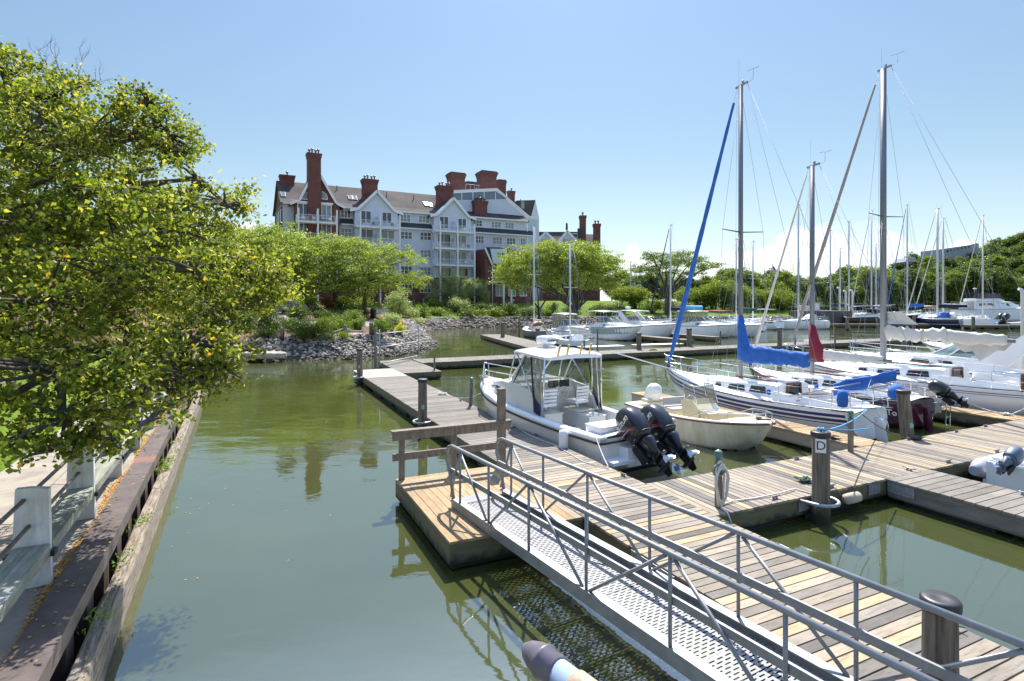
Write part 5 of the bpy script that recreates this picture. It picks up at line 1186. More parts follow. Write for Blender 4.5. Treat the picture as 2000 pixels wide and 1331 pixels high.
# ---------------------------------------------------------------- motor cruisers
def cruiser(label, S0, S1, B=3.0, fz=(1.1, 1.5), hullm=None, lower=None, top=None, arch=False, windm=None, bimini=None, hardtop=False, radar=False, name='motor_cruiser', fly=False, side=None, stripe=None, bottom=None, cat='motorboat', big=False, band=None):
    d = Vector(S1)-Vector(S0); d.z = 0; L = d.length
    o = thing(name, label, cat, (S0[0], S0[1], 0), math.atan2(d.y, d.x)); hm = hullm or M_gelw
    h = Hull(L, B, fz[0], fz[1], .45, 'power', rake=.2); h.hull(n=20, nv=8).build('hull', hm, o); h.bottom(.08).build('bottom_paint', bottom or M_bottom, o)
    h.rub(.03, -.05).build('rub_rail', M_black, o)
    if stripe: h.bandz(.30, .42, .006, rel=True).build('stripe', stripe, o)
    if band: h.bandz(.12, fz[0]*.62, .006, rel=True).build('hull_band', band, o)
    h.deck((.02, .42), .28, .5, .12).build('deck', M_gelw if hm != M_gelw else M_nonskid, o)
    z0 = fz[0]; x0, x1 = L*.42, L*.86
    st = [(x0, B*.42, B*.38, z0, z0+.55), (L*.55, B*.40, B*.34, z0+.02, z0+.58), (L*.68, B*.32, B*.25, z0+.1, z0+.50), (L*.80, B*.2, B*.12, z0+.2, z0+.42), (x1, B*.1, B*.04, z0+.28, z0+.38)]
    trunk(st, 'cabin_trunk', M_gelw, o)
    for sg in (-1, 1): b = MB(); sidewin(st, L*.47, L*.66, .3, .75, b, sg, .12); b.build('cabin_window', M_smoke, o)
    # windscreen
    g = MB(); f = MB(); zb = z0+.55; ht = .62 if not big else .8
    Pb = [(L*.36, B*.40, zb), (L*.50, B*.36, zb+.02), (L*.60, B*.16, zb+.02)]; Pt = [(L*.34, B*.35, zb+ht), (L*.43, B*.30, zb+ht), (L*.485, B*.12, zb+ht)]
    Pb += [(x, -y, z) for x, y, z in Pb[::-1]]; Pt += [(x, -y, z) for x, y, z in Pt[::-1]]
    g.add(Pb+Pt, [(i, i+1, i+7, i+6) for i in range(5)]); f.tube(Pt, .025, 5); f.tube(Pb, .025, 5)
    for a, c in zip(Pb, Pt): f.tube([a, c], .022, 5)
    g.build('windscreen', windm or M_glass, o); f.build('windscreen_frame', M_gelw, o)
    b = MB(); b.bb(L*.30, L*.36, -B*.3, -B*.05, .5, z0+.75); b.bb(L*.12, L*.3, B*.05, B*.34, .5, .95); b.bb(.1, L*.08, -B*.36, B*.36, .5, z0-.02); b.build('cockpit_seats', M_gel, o)
    b = MB()
    for sg in (-1, 1): b.loft([[(x, sg*B*.45, z0-.02), (x, sg*B*.40, z0-.02), (x, sg*B*.38, zz), (x, sg*B*.41, zz)] for x, zz in ((L*.1, z0+.12), (L*.28, z0+.3), (L*.43, z0+.56))], sm=False)
    b.build('side_coaming', M_gelw, o)
    if hardtop or bimini:
        b = MB(); zz = z0+1.75; xa, xb = L*.12, L*.46
        rings = [[(x, w, z-.05), (x, w*.9, z+.03), (x, 0, z+.09), (x, -w*.9, z+.03), (x, -w, z-.05), (x, 0, z+.02)] for x, w, z in ((xa, B*.36, zz-.06), (xa+.2, B*.38, zz), ((xa+xb)/2, B*.39, zz+.05), (xb-.2, B*.37, zz), (xb, B*.3, zz-.06))]
        b.loft(rings, sm=True); b.build('hardtop' if hardtop else 'bimini_top', M_gelw if hardtop else bimini, o)
        b = MB()
        for sg in (-1, 1):
            for a, c in ((.14, .14), (.24, .18), (.24, .34), (.43, .43)): b.tube([(L*a, sg*B*.38, z0+.1), (L*c, sg*B*.37, zz)], .018, 5)
        b.build('top_supports', M_chrome, o)
        if side:
            b = MB()
            for sg in (-1, 1): b.add([(L*.14, sg*B*.385, z0+.25), (L*.40, sg*B*.385, z0+.55), (L*.43, sg*B*.36, zz-.04), (L*.14, sg*B*.36, zz-.08)], [(0, 1, 2, 3)])
            b.add([(L*.13, B*.37, z0+.1), (L*.13, -B*.37, z0+.1), (L*.125, -B*.35, zz-.08), (L*.125, B*.35, zz-.08)], [(0, 1, 2, 3)]); b.build('side_curtain', side, o)
    if arch:
        b = MB(); zz = z0+1.75
        for sg in (-1, 1):
            b.prism([(L*.30, sg*B*.42, z0+.2), (L*.40, sg*B*.42, z0+.35), (L*.22, sg*B*.38, zz), (L*.15, sg*B*.38, zz)], (0, -sg*.10, 0))
        b.bb(L*.15, L*.22, -B*.38, B*.38, zz-.06, zz+.06); b.build('radar_arch', M_gelw, o)
    if radar:
        b = MB(); zz = z0+1.75+.08; b.lathe([(.1, 0), (.1, .15), (.28, .18), (.31, .24), (.31, .34), (.27, .40), (.1, .42), (0, .42)], (L*.2, 0, zz), n=18); b.build('radar_dome', M_gelw, o)
    if fly:
        b = MB(); zz = z0+1.6; st2 = [(L*.10, B*.40, B*.38, z0, zz), (L*.3, B*.41, B*.38, z0, zz+.05), (L*.55, B*.40, B*.34, z0, zz+.05), (L*.68, B*.32, B*.2, z0, z0+.9)]
        trunk(st2, 'saloon', M_gelw, o)
        for sg in (-1, 1):
            for a, c in ((.16, .24), (.26, .36), (.38, .47), (.49, .60)): b = MB(); sidewin(st2, L*a, L*c, .48, .82, b, sg, .03); b.build('saloon_window', mat('amber tinted window', (.10, .07, .045), .1), o)
        st3 = [(L*.14, B*.36, B*.36, zz+.05, zz+.7), (L*.42, B*.36, B*.34, zz+.05, zz+.75), (L*.52, B*.2, B*.16, zz+.05, zz+.35)]; trunk(st3, 'flybridge', M_gelw, o)
        b = MB(); b.bb(L*.13, L*.44, -B*.37, B*.37, zz+1.75, zz+1.85); b.build('bimini_top', M_navyc, o)
        b = MB()
        for x in (.14, .24, .34, .43):
            for sg in (-1, 1): b.tube([(L*x, sg*B*.36, zz+.6), (L*x, sg*B*.36, zz+1.78)], .03, 5)
        b.build('bimini_frame', M_navyc, o); b = MB()
        for sg in (-1, 1): b.add([(L*.14, sg*B*.355, zz+.7), (L*.43, sg*B*.355, zz+.7), (L*.43, sg*B*.355, zz+1.75), (L*.14, sg*B*.355, zz+1.75)], [(0, 1, 2, 3)])
        b.build('side_curtain', glassmat('navy curtain', (.02, .03, .08), .75, .2), o)
        b = MB(); b.tube([(L*.2, 0, zz+1.85), (L*.2, 0, zz+3)], .05, 6); b.lathe([(.3, 0), (.35, .1), (.3, .25), (0, .3)], (L*.2, 0, zz+2.6), n=12); b.build('radar_mast', M_gelw, o)
        b = MB(); b.bb(-.2, L*.1, -B*.42, B*.42, zz-.05, zz+.02); b.build('aft_awning', M_gel, o)
    pulpit(h, .5, o, .55, r=.016)
    return o, h, L
# two cruisers at the right edge, bows pointing away
o, h, L = cruiser('white express cruiser with dark windscreen band and white arch behind the long sloop', ST(8.6, 27.7), ST(18.4, 27.6), 3.1, (1.15, 1.45), arch=True, windm=glassmat('tinted glass', (.05, .09, .09), .6), radar=False)
o, h, L = cruiser('navy bowed sport cruiser with grey arch and radar dome at the right edge', ST(6.8, 31.8), ST(17.2, 31.6), 3.3, (1.45, 1.9), arch=True, lower=None, windm=glassmat('tinted glass 2', (.05, .09, .09), .6), radar=True, band=M_navy)
# inflatable tender with an outboard by the right edge
o = thing('inflatable_tender', 'white and grey tender with a pale outboard beside the near finger dock', 'dinghy', ST(6.05, 14.2), RP)
b = MB()
for sg in (-1, 1): b.tube([(-.1, sg*.62, .38), (.3, sg*.66, .38), (2.2, sg*.66, .38), (2.9, sg*.5, .42), (3.25, sg*.18, .5), (3.3, 0, .5)], [.10, .21, .22, .22, .2, .18], 12)
b.build('tube', mat('grey inflatable tube', (.34, .36, .40), .55), o)
b = MB(); b.bb(.1, 3.0, -.55, .55, .12, .2); b.bb(.3, 2.4, -.55, .55, .56, .60); b.bb(.35, 2.35, -.5, .5, .6, .66); b.build('cover_board', M_gelw, o)
b = MB(); b.bb(.02, .1, -.45, .45, .15, .62); b.build('transom', M_gelw, o)
outboard(o, (-.05, .0, .58), 66, .5, mat('blue grey engine', (.10, .14, .19), .4), False)
b = MB(); b.tube([(.5, -.5, .67), (1.4, .4, .68), (2.2, -.45, .67)], .02, 5); b.build('strap', M_black, o)
# ---------------------------------------------------------------- far row beyond the back dock
def PY(px, Y, z=0): return Vector(((px-1000)/FPX*Y, Y, z))
def toward(P, L, ang=0):    # boat whose bow points towards the camera side along the slips
    d = Matrix.Rotation(R(ang), 3, 'Z')@(-AX); return P, P+d*L
B0 = G(1152, 671, 0); A0, A1 = B0+AX*6.6, B0
cruiser('white hardtop cuddy boat with upright windscreen beyond the angled dock', A0, A1, 2.6, (1.0, 1.35), hardtop=True, side=M_vinyl, bottom=M_bottom, windm=glassmat('tinted glass 3', (.05, .08, .08), .5))
B0 = G(1252, 668, 0); cruiser('white cabin cruiser with long grey side windows and a white bimini', B0+AX*9.5, B0, 3.1, (1.2, 1.6), bimini=M_gel, band=mat('grey blue hull paint', (.30, .34, .38), .3), windm=glassmat('tinted glass 4', (.05, .08, .08), .5))
B0 = G(1322, 664, 0); cruiser('white cruiser with radar arch and cream bimini left of the furled blue jib', B0+AX*10.5, B0, 3.2, (1.2, 1.7), bimini=M_gel, arch=True, radar=True)
B0 = G(1440, 662, 0); cruiser('white cruiser carrying a rolled light blue mat on its top', B0+AX*9.5, B0, 3.1, (1.15, 1.6), bimini=M_gel, side=M_vinyl)
P = B0+AX*7; 
b = MB(); c = P+Vector((0, 0, 3.25)); b.tube([c-PX*1.4, c+PX*1.6], .32, 14); tag(b.build('rolled_mat', M_cyan), 'rolled light blue foam mat lying on top of a white cruiser', 'foam mat')
B0 = G(1493, 661, 0); cruiser('white cruiser with a maroon bimini and red bottom paint', B0+AX*9.5, B0, 3.1, (1.15, 1.55), bimini=M_maroon, bottom=M_botred)
# small sailboats at the angled dock
sailboat('small_sailboat', 'small dark-hulled sailboat with tan dodger at the angled dock', PY(1062, 61.0), PY(1026, 67.5), 2.4, (.8, 1.05), 12.6, .5, hullm=mat('grey green hull', (.12, .14, .15), .3), detail=0, dodger=M_tan, boomz=1.9, boomL=2.6, rm=.09, cover=M_sail, coverr=.1, wr=.012, mastm=M_mastw)
sailboat('small_sailboat', 'small white daysailer with dark blue bottom on the near side of the angled dock', PY(1153, 47.5), PY(1078, 52.5), 2.2, (.7, .95), 9.2, .5, detail=0, bottom=M_navy, stripes=((.42, .6, M_navy),), boomz=1.6, boomL=2.4, rm=.075, cover=M_sail, coverr=.14, wr=.01, mastm=M_mastw)
B0 = G(1360, 652, 0)
o, h, L, zd, bz, st = sailboat('sailboat', 'sloop seen from astern with navy sail cover and a script name on its white transom', B0, B0+AX*9.5, 3.2, (1.15, 1.3), 14.2, .5, detail=0, boomz=3.0, boomL=3.4, rm=.10, cover=M_navyc, coverr=.2, furl=M_navyc, furlr=.1, dodger=M_navyc, stripes=((.55, .68, M_stripe),), bottom=M_stripe, reverse=.35, wr=.012, mastm=M_mastw)
text('name_lettering', 'Entropy', .42, frame((-.02, 0, .78), (0, -1, 0), (.25, 0, 1)), M_stripe, o, .003, shear=.3)
B0 = G(1468, 648, 0); sailboat('sailboat', 'white sailboat with a green boom cover behind the blue mast boot', B0+AX*-1+PX*1, B0+AX*8.5+PX*1, 3.0, (1.1, 1.3), 12.8, .48, detail=0, boomz=2.9, boomL=3.8, rm=.09, cover=M_green, coverr=.2, bottom=M_botred, wr=.012, mastm=M_mastw)
B0 = G(1521, 645, 0)
o, h, L, zd, bz, st = sailboat('sailboat', 'white sailboat showing FREE SPIRIT lettering on a dark-topped transom', B0, B0+AX*9, 3.2, (1.2, 1.3), 13.0, .5, detail=0, boomz=2.9, boomL=3.2, rm=.09, stripes=((.05, .22, M_green),), reverse=-.3, wr=.012, mastm=M_mastw)
text('name_lettering', 'FREE SPIRIT', .34, frame((-.03, 0, .75), (0, -1, 0), (-.25, 0, 1)), M_black, o, .003)
B0 = G(1600, 643, 0)
o, h, L, zd, bz, st = sailboat('sailboat', 'white sailboat with a slack white sail cover left of the black cruiser', B0+PX*1.2, B0+AX*2-PX*6.5, 3.1, (1.2, 1.3), 18.2, .55, detail=0, boomz=3.1, boomL=3.4, rm=.11, cover=M_sail, coverr=.22, wr=.014, mastm=M_mastw, dodger=M_sail, reverse=-.3)
cruiser('long black-hulled express cruiser with smoked screens moored broadside', PY(1645, 93), PY(1800, 90), 3.8, (1.5, 2.1), hullm=mat('black hull', (.012, .011, .012), .15, coat=.5), bimini=M_black, big=True, windm=M_smoke)
sailboat('sailboat', 'navy hulled sailboat with a blue dodger beside the black cruiser', PY(1880, 86), PY(1768, 92), 3.3, (1.35, 1.6), 18.6, .42, hullm=M_navy, detail=0, boomz=3.3, boomL=4, rm=.12, cover=M_navyc, coverr=.22, dodger=M_blue, stripes=((.72, .78, M_gelw),), wr=.014, furl=M_sail, furlr=.08, mastm=M_mastw)
sailboat('sailboat', 'white sailboat with a rounded stern beside the far piling', PY(1944, 86), PY(1868, 95), 3.2, (1.35, 1.5), 17.5, .3, detail=0, boomz=3.3, boomL=2.4, rm=.12, cover=M_sail, coverr=.15, wr=.014, furl=M_sail, furlr=.07, reverse=-.4, mastm=M_mastw)
cruiser('tall white trawler yacht with navy flybridge enclosure', PY(1872, 118), PY(2032, 118), 4.8, (2.4, 3.1), fly=True, big=True, name='trawler_yacht', bottom=M_bottom)
o = thing('motor_skiff', 'low grey skiff with dark outboards raised beyond the white sailboat', 'motorboat', PY(1962, 86), R(8))
h = Hull(5.5, 2.0, .8, 1.1, .3, 'power'); h.hull(n=14, nv=6).build('hull', M_gel, o); h.deck((.1, .7), .2, .3, .05).build('deck', M_nonskid, o)
for y in (.5, -.3): outboard(o, (-.2, y, .9), 40, 1.35, M_engine, False)
# masts and hulls farther back
def farsail(label, px, yt, Y, cover=None, furl=None, L=9.5, ang=0, hw=None):
    S0 = PY(px, Y); H = CAMZ-(yt-HOR)/FPX*Y; dd = Matrix.Rotation(R(ang), 3, 'Z')@AX
    sailboat('sailboat', label, S0-dd*L*.5, S0+dd*L*.5, 3.1, (1.3, 1.5), H, .5, detail=0, boomz=3.3, boomL=3.8, rm=.11, cover=cover, coverr=.25, furl=furl, furlr=.09, wr=.016, mastm=M_mastw, stripes=((.2, .3, M_stripe),))
farsail('far white sailboat whose mast stands just left of the leaning white jib', 1622, 450, 104, M_navyc, None, ang=80)
farsail('far sailboat with a navy boom cover behind the stone pier', 1658, 433, 108, M_navyc, None, ang=70)
farsail('far sailboat with its mast close left of the tallest mast', 1702, 413, 100, None, M_sail, ang=-10)
farsail('far sailboat with a bright blue furled jib behind the black cruiser', 1772, 401, 104, M_blue, M_blue, ang=75)
farsail('far sailboat with the second of the paired masts near the hill', 1842, 427, 106, M_sail, M_sail, ang=20)
farsail('far sailboat with a short thin mast right of the tallest mast', 1711, 478, 125, None, None, ang=10)
farsail('far sailboat with the leftmost mast showing between the trees', 1232, 511, 150, None, None, ang=20)
farsail('far sailboat with the second mast showing between the trees', 1240, 512, 152, M_sail, None, ang=10)
farsail('far sailboat with the third, leaning-stay mast between the trees', 1250, 524, 140, None, M_sail, ang=60)
farsail('far sailboat with a thin mast left of the paired masts', 1641, 486, 130, None, None, ang=15)
cruiser('small distant white cruiser under the row trees left of the green cover', PY(1395, 112), PY(1340, 114), 3.0, (1.2, 1.6), hardtop=True)
cruiser('small distant white cruiser near the flag pole', PY(1600, 106), PY(1545, 108), 3.0, (1.2, 1.6), hardtop=True)
cruiser('distant white cruiser with a pale canvas top beside the trawler yacht', PY(1790, 112), PY(1865, 112), 3.4, (1.4, 1.8), bimini=M_tan, big=True)
# floating docks of the far row
dock('far_dock', 'low far dock in front of the black cruiser', PY(1625, 87.5), PY(1810, 87.5), 1.3, z=.6, m=M_deckold, plank=.4)
dock('far_dock', 'low far dock beside the far white sailboat at the right', PY(1885, 83), PY(2100, 83), 1.5, z=.6, m=M_deckold, plank=.4)
dock('far_finger_dock', 'dark short float between the cream-bimini cruiser and the sloop', G(1345, 668, .3), G(1345, 668, .3)+AX*8, 1.2, z=.5, m=M_deckold, plank=.3)
dock('far_finger_dock', 'dark short float right of the sloop transom with the script name', G(1400, 662, .3), G(1400, 662, .3)+AX*8, 1.2, z=.5, m=M_deckold, plank=.3)
# ================================================================ buildings
FB = Vector((-30.6, 100, 0)); FU = Vector((.887, .461, 0)); FV = Vector((-.461, .887, 0))     # facade frame: along, back
def fuz(px, py, v=0.0):      # pixel -> (u, z) on the plane v metres behind the main facade
    O = FB+FV*v; k = (px-1000)/FPX; n = Vector((FU.y, -FU.x, 0))
    d = Vector((k, 1, 0)); t = O.dot(n)/d.dot(n); P = d*t
    return (P-O).dot(FU), CAMZ-(py-HOR)/FPX*t
M_brick = mat('red brick', (.19, .074, .062), .9, col2=(.135, .055, .048), vs=1.2, bump=.2, bs=8)
M_clap = mat('grey blue clapboard', (.61, .67, .79), .8, var=.06, vs=.5)
M_clap2 = mat('blue louvre panel', (.20, .25, .33), .8, var=.1)
M_trim = mat('white trim', (.80, .81, .83), .6)
M_roof = mat('brown shingle roof', (.10, .08, .072), .95, col2=(.045, .038, .036), vs=.3, bump=.2, bs=6)
M_slate = mat('dark slate shingle', (.035, .045, .055), .9, col2=(.055, .065, .075), vs=1.2)
M_wglass = mat('reflecting window glass', (.05, .06, .07), .08, spec=.9)
M_wblind = mat('window with pale blind', (.26, .30, .33), .2, var=.2, vs=1.5)
M_metal = mat('vent metal', (.30, .31, .32), .4, .7)
bld = thing('apartment_building', 'large grey blue and red brick apartment building with white balconies and tall chimneys', 'building', FB, math.atan2(FU.y, FU.x))
bld_rnd = random.Random(4)
class BL(MB):
    pass
def wall(name, pts, v0, v1, m, parent=None, zb=None, label=None):     # polygon of pixels on plane v0, extruded back to v1
    P = [fuz(x, y, v0) for x, y in pts]
    if zb is not None: P = [(u, zb if (y is None) else z) for (u, z), (x, y) in zip(P, pts)]
    b = MB(); b.prism([(u, v0, z) for u, z in P], (0, v1-v0, 0)); return b.build(name, m, parent or bld, label)
ZG = 3.9
def ubox(px0, px1, y0, y1, v0, v1, m, name, parent=None, vr=None, zb=None, label=None):
    vr = v0 if vr is None else vr
    a = fuz(px0, y0, vr); c = fuz(px1, y1, vr); mid = (fuz((px0+px1)/2, y0, vr)[1], fuz((px0+px1)/2, y1, vr)[1])
    b = MB(); b.bb(a[0], c[0], v0, v1, zb if zb is not None else mid[1], mid[0]); return b.build(name, m, parent or bld, label)
# body
u0 = fuz(552, 400)[0]; uR = fuz(1029, 430)[0]; ze = 20.9; DEP = 15
zE = lambda px: fuz(px, 0)[1]
b = MB(); b.bb(u0, uR, 0, DEP, 8.6, ze); b.build('wall', M_clap, bld)
b = MB(); b.bb(u0-.03, uR+.03, -.06, DEP+.05, ZG-2, 8.58); b.build('brick_base', M_brick, bld)
b = MB(); b.bb(u0, uR+.05, -.12, -.062, 8.5, 8.78); b.build('belt_course', M_trim, bld)
# main roof with flared eaves
RZ = 26.0; b = MB()
prof = [(-.5, ze-.05), (1.6, ze+.95), (DEP/2, RZ), (DEP-1.6, ze+.95), (DEP+.5, ze-.05)]
b.loft([[(u, v, z) for v, z in prof]+[(u, v, z-.25) for v, z in prof[::-1]] for u in (u0-.4, uR+.3)], sm=False); b.build('roof', M_roof, bld)
b = MB(); b.prism([(u0, v, z) for v, z in [(0, ze-.3)]+[(p[0] if 0 < i < 4 else (0 if i == 0 else DEP), p[1]-.27) for i, p in enumerate(prof)]+[(DEP, ze-.3)]], (.3, 0, 0)); b.build('end_gable', M_brick, bld)
b = MB(); b.bb(u0-.02, u0+.0, 0, DEP, 8.6, ze-.2); b.build('brick_end_wall', M_brick, bld)
b = MB(); b.bb(u0, uR, -.55, -.42, ze-.28, ze+.0); b.build('gutter', M_trim, bld)
# pent roof strips over the fourth floor
for a, c in ((664, 693), (778, 848), (922, 1040)):
    ua, uc = fuz(a, 0)[0], fuz(c, 0)[0]; zt = fuz(822, 437)[1]; zb_ = fuz(822, 447)[1]
    b = MB(); b.prism([(ua, .02, zt), (ua, -.75, zb_), (ua, -.75, zb_-.05), (ua, .02, zb_-.05)], (uc-ua, 0, 0)); pr = b.build('pent_roof', M_slate, bld)
    b = MB(); b.bb(ua, uc, -.8, -.01, zb_-.28, zb_-.055); b.build('pent_fascia', M_trim, pr)
b = MB(); b.bb(u0+9, uR+.9, -.0, DEP, 8.6, fuz(822, 447)[1]-.3); 
# gables
def gable(name, px0, pxa, px1, yeave, yapex, v0, m, back, eave_ext=6, trimw=.45, zlow=8.6, flare=True, base=True):
    (ua, ze_), (um, za), (uc, _) = fuz(px0, yeave, v0), fuz(pxa, yapex, v0), fuz(px1, yeave, v0)
    if base:
        b = MB(); b.bb(ua, uc, v0, .0 if v0 < 0 else v0+.5, zlow, ze_); 
        b.prism([(ua, v0, ze_), (um, v0, za), (uc, v0, ze_)], (0, .3-v0, 0)); w = b.build(name, m, bld)
    fl = (uc-ua)*.08
    edge = [(ua-.3-fl, ze_-.1), (ua+fl, ze_+(za-ze_)*.10), (um, za+.15), (uc-fl, ze_+(za-ze_)*.10), (uc+.3+fl, ze_-.1)]
    b = MB(); b.loft([[(u, v, z+.02) for u, z in edge]+[(u, v, z-.2) for u, z in edge[::-1]] for v in (v0-.35, back)], sm=False); r = b.build('gable_roof', M_slate if m != M_brick else M_roof, bld)
    b = MB()
    for (a, za_), (c, zc_) in zip(edge[:-1], edge[1:]): b.bar((a, v0-.40, za_-.14), (c, v0-.40, zc_-.14), .12, trimw)
    b.build('gable_trim', M_trim, r); return ua, uc, ze_, za
gable('grey_gable', 693, 736, 777, 410, 374, -1.6, M_clap, 9)
gable('grey_gable', 848, 885, 920, 421, 388, -1.6, M_clap, 9)
ua, uc, ze_, za = gable('brick_gable', 577, 617, 663, 397, 330, -2.6, M_brick, 9, trimw=.4, zlow=ZG-2)
b = MB(); P = [fuz(x, 389, -2.62) for x in (588, 603)]; zz = P[0][1]
for (xa, xc, sg) in ((589, 603, -1), (628, 640, 1)):
    (a, z0), (c, _) = fuz(xa, 389, -2.7), fuz(xc, 389, -2.7); n = 8; R_ = c-a
    cx = c if sg < 0 else a; b = MB(); pts = [(cx+sg*R_*math.cos(math.pi/2*i/n), -2.66, z0+1.25*math.sin(math.pi/2*i/n)) for i in range(n+1)]+[(cx, -2.66, z0)]
    b.prism(pts, (0, .05, 0)); w = b.build('arched_window', M_wblind, bld); b = MB(); b.tube(pts[:-1], .08, 4); b.bar((a, -2.7, z0), (c, -2.7, z0), .08, .12); b.build('frame', M_trim, w)
# chimneys
def chimney(px0, px1, yt, yb, v, pots=0, dv=None, label=None, zb=None, par=None):
    a = fuz(px0, yt, v); c = fuz(px1, yt, v); w = c[0]-a[0]; z1 = (a[1]+c[1])/2; z0 = fuz((px0+px1)/2, yb, v)[1] if zb is None else zb; dv = dv or w*.7; um = (a[0]+c[0])/2
    b = MB(); b.bb(um-w*.44, um+w*.44, v+w*.06, v+dv-w*.06, z0-2.0 if zb is None else zb, z1-.9)
    for i, k in enumerate((.46, .48, .50)): b.bb(um-w*k, um+w*k, v+w*(.5-k), v+dv-w*(.5-k), z1-.9+.25*i+.001, z1-.65+.25*i)
    b.bb(um-w*.52, um+w*.52, v-.02*w, v+dv+.02*w, z1-.149, z1)
    ch = b.build('chimney', M_brick, par or bld, label); b = MB()
    for k in range(pots):
        x = um+w*(-.32+.64*k/max(1, pots-1)) if pots > 1 else um; h = .45+.25*(k % 2)
        b.lathe([(.13, 0), (.13, h), (.24, h+.02), (.24, h+.25), (.18, h+.3), (.0, h+.32)], (x, v+dv/2+(.2 if k % 2 else -.2), z1), n=10)
    if pots: b.build('flue', M_metal, ch)
    else: b = MB(); b.bb(um-w*.46, um+w*.46, v+.1, v+dv-.1, z1, z1+.25); b.build('cap', M_slate, ch)
    return ch
chimney(546, 577, 342, 360, 6.0, 1)
tall = chimney(600, 629, 299, 400, -3.35, 4, dv=2.0, zb=ZG-2)
chimney(709, 740, 350, 383, 2.0, 4, dv=2.2); chimney(856, 887, 363, 395, 2.0, 4, dv=2.2)
chimney(880, 911, 339, 371, 9, 0, dv=3); chimney(941, 973, 336, 371, 6.5, 0, dv=3.5); chimney(974, 990, 353, 383, 13, 0, dv=3); chimney(912, 932, 357, 372, 14, 0)
chimney(927, 954, 392, 425, .6, 5, dv=2.0); chimney(994, 1007, 373, 396, 9.5, 1)
# tall rear block with louvred band
def poly(name, pts, v, th, m, par=None):
    b = MB(); b.prism([(fuz(x, y, v)[0], v, fuz(x, y, v)[1]) for x, y in pts], (0, th, 0)); return b.build(name, m, par or bld)
rb = poly('rear_block', [(886, 600), (886, 376), (970, 371), (1032, 424), (1049, 426), (1049, 600)], 2.2, 12, M_clap)
poly('louvre_band', [(886, 391), (886, 378), (969, 374), (990, 389)], 2.14, .05, M_clap2, rb)
b = MB()
for a, c in (((886, 374), (970, 370)), ((970, 370), (1033, 424)), ((1033, 424), (1052, 426))):
    p = fuz(*a, 2.0); q = fuz(*c, 2.0); b.bar((p[0], 1.95, p[1]), (q[0], 1.95, q[1]), .3, .38)
for x in (902, 924, 946, 968): p = fuz(x, 376, 2.0); q = fuz(x, 391, 2.0); b.bar((p[0], 2.08, p[1]), (q[0], 2.08, q[1]), .1, .16, (1, 0, 0))
b.build('trim', M_trim, rb)
poly('rear_roof', [(1004, 396), (1010, 392), (1046, 391), (1050, 424), (1034, 422)], 8, 6, M_roof, rb)
poly('side_wing_wall', [(1037, 600), (1037, 426), (1046, 392), (1053, 426), (1053, 600)], 7.9, .5, M_clap, rb)
b = MB(); p = fuz(910, 368, 8); q = fuz(968, 366, 8)
b.tube([(p[0], 8, p[1]+.9), (q[0], 8, p[1]+.9)], .04, 4)
for k in range(8): u = p[0]+(q[0]-p[0])*k/7; b.tube([(u, 8, p[1]-.5), (u, 8, p[1]+.9)], .03, 4)
b.build('roof_rail', M_trim, rb)
# windows
def window(px0, px1, y0, y1, v=0., n=3, gm=None, head=False, par=None, trans=True):
    (a, za), (c, zc) = fuz(px0, y0, v), fuz(px1, y1, v); za = fuz((px0+px1)/2, y0, v)[1]; zc = fuz((px0+px1)/2, y1, v)[1]; w = c-a
    b = MB(); b.bb(a, c, v-.03, v+.02, zc, za); wn_ = b.build('window', gm or (M_wblind if bld_rnd.random() < .25 else M_wglass), par or bld)
    b = MB(); f = .13
    b.bb(a-f, c+f, v-.10, v-.031, za, za+f); b.bb(a-f, c+f, v-.12, v-.031, zc-f, zc); b.bb(a-f, a, v-.10, v-.031, zc+.001, za-.001); b.bb(c, c+f, v-.10, v-.031, zc+.001, za-.001)
    for k in range(1, n): x = a+w*k/n; b.bb(x-.055, x+.055, v-.08, v-.031, zc+.002, za-.002)
    if trans: zm = (za+zc)/2; b.bb(a+.001, c-.001, v-.065, v-.032, zm-.03, zm+.03)
    if head: b.bb(a-.35, c+.35, v-.2, v-.03, za+f+.002, za+f+.35)
    b.build('frame', M_trim, wn_); return wn_
for r in ((781, 801, 420, 433), (818, 838, 423, 435), (924, 941, 431, 442), (960, 978, 434, 445), (987, 1003, 436, 447), (666, 684, 412, 425),
          (783, 804, 454, 467), (821, 841, 455, 469), (929, 944, 462, 475), (963, 980, 464, 477), (990, 1006, 466, 478), (1017, 1026, 467, 478), (666, 686, 447, 462),
          (783, 804, 488, 501), (821, 841, 489, 503), (928, 944, 494, 507), (783, 804, 556, 571), (821, 841, 556, 571), (965, 981, 498, 508)):
    window(*r)
for r in ((821, 841, 523, 537), (929, 944, 525, 538), (783, 804, 521, 536)): window(*r, v=-.07, head=True)
# side windows on the left end wall
for v, z in ((3, 19), (6, 19), (9, 19), (3, 15.5), (6, 15.5), (9, 15.5)):
    b = MB(); b.bb(u0-.10, u0-.03, v-.45, v+.45, z-.9, z+.9); w = b.build('window', M_wglass, bld); b = MB(); b.bb(u0-.12, u0-.02, v-.6, v+.6, z+.9, z+1.15); b.bb(u0-.12, u0-.02, v-.6, v+.6, z-1.05, z-.9); b.build('frame', M_trim, w)
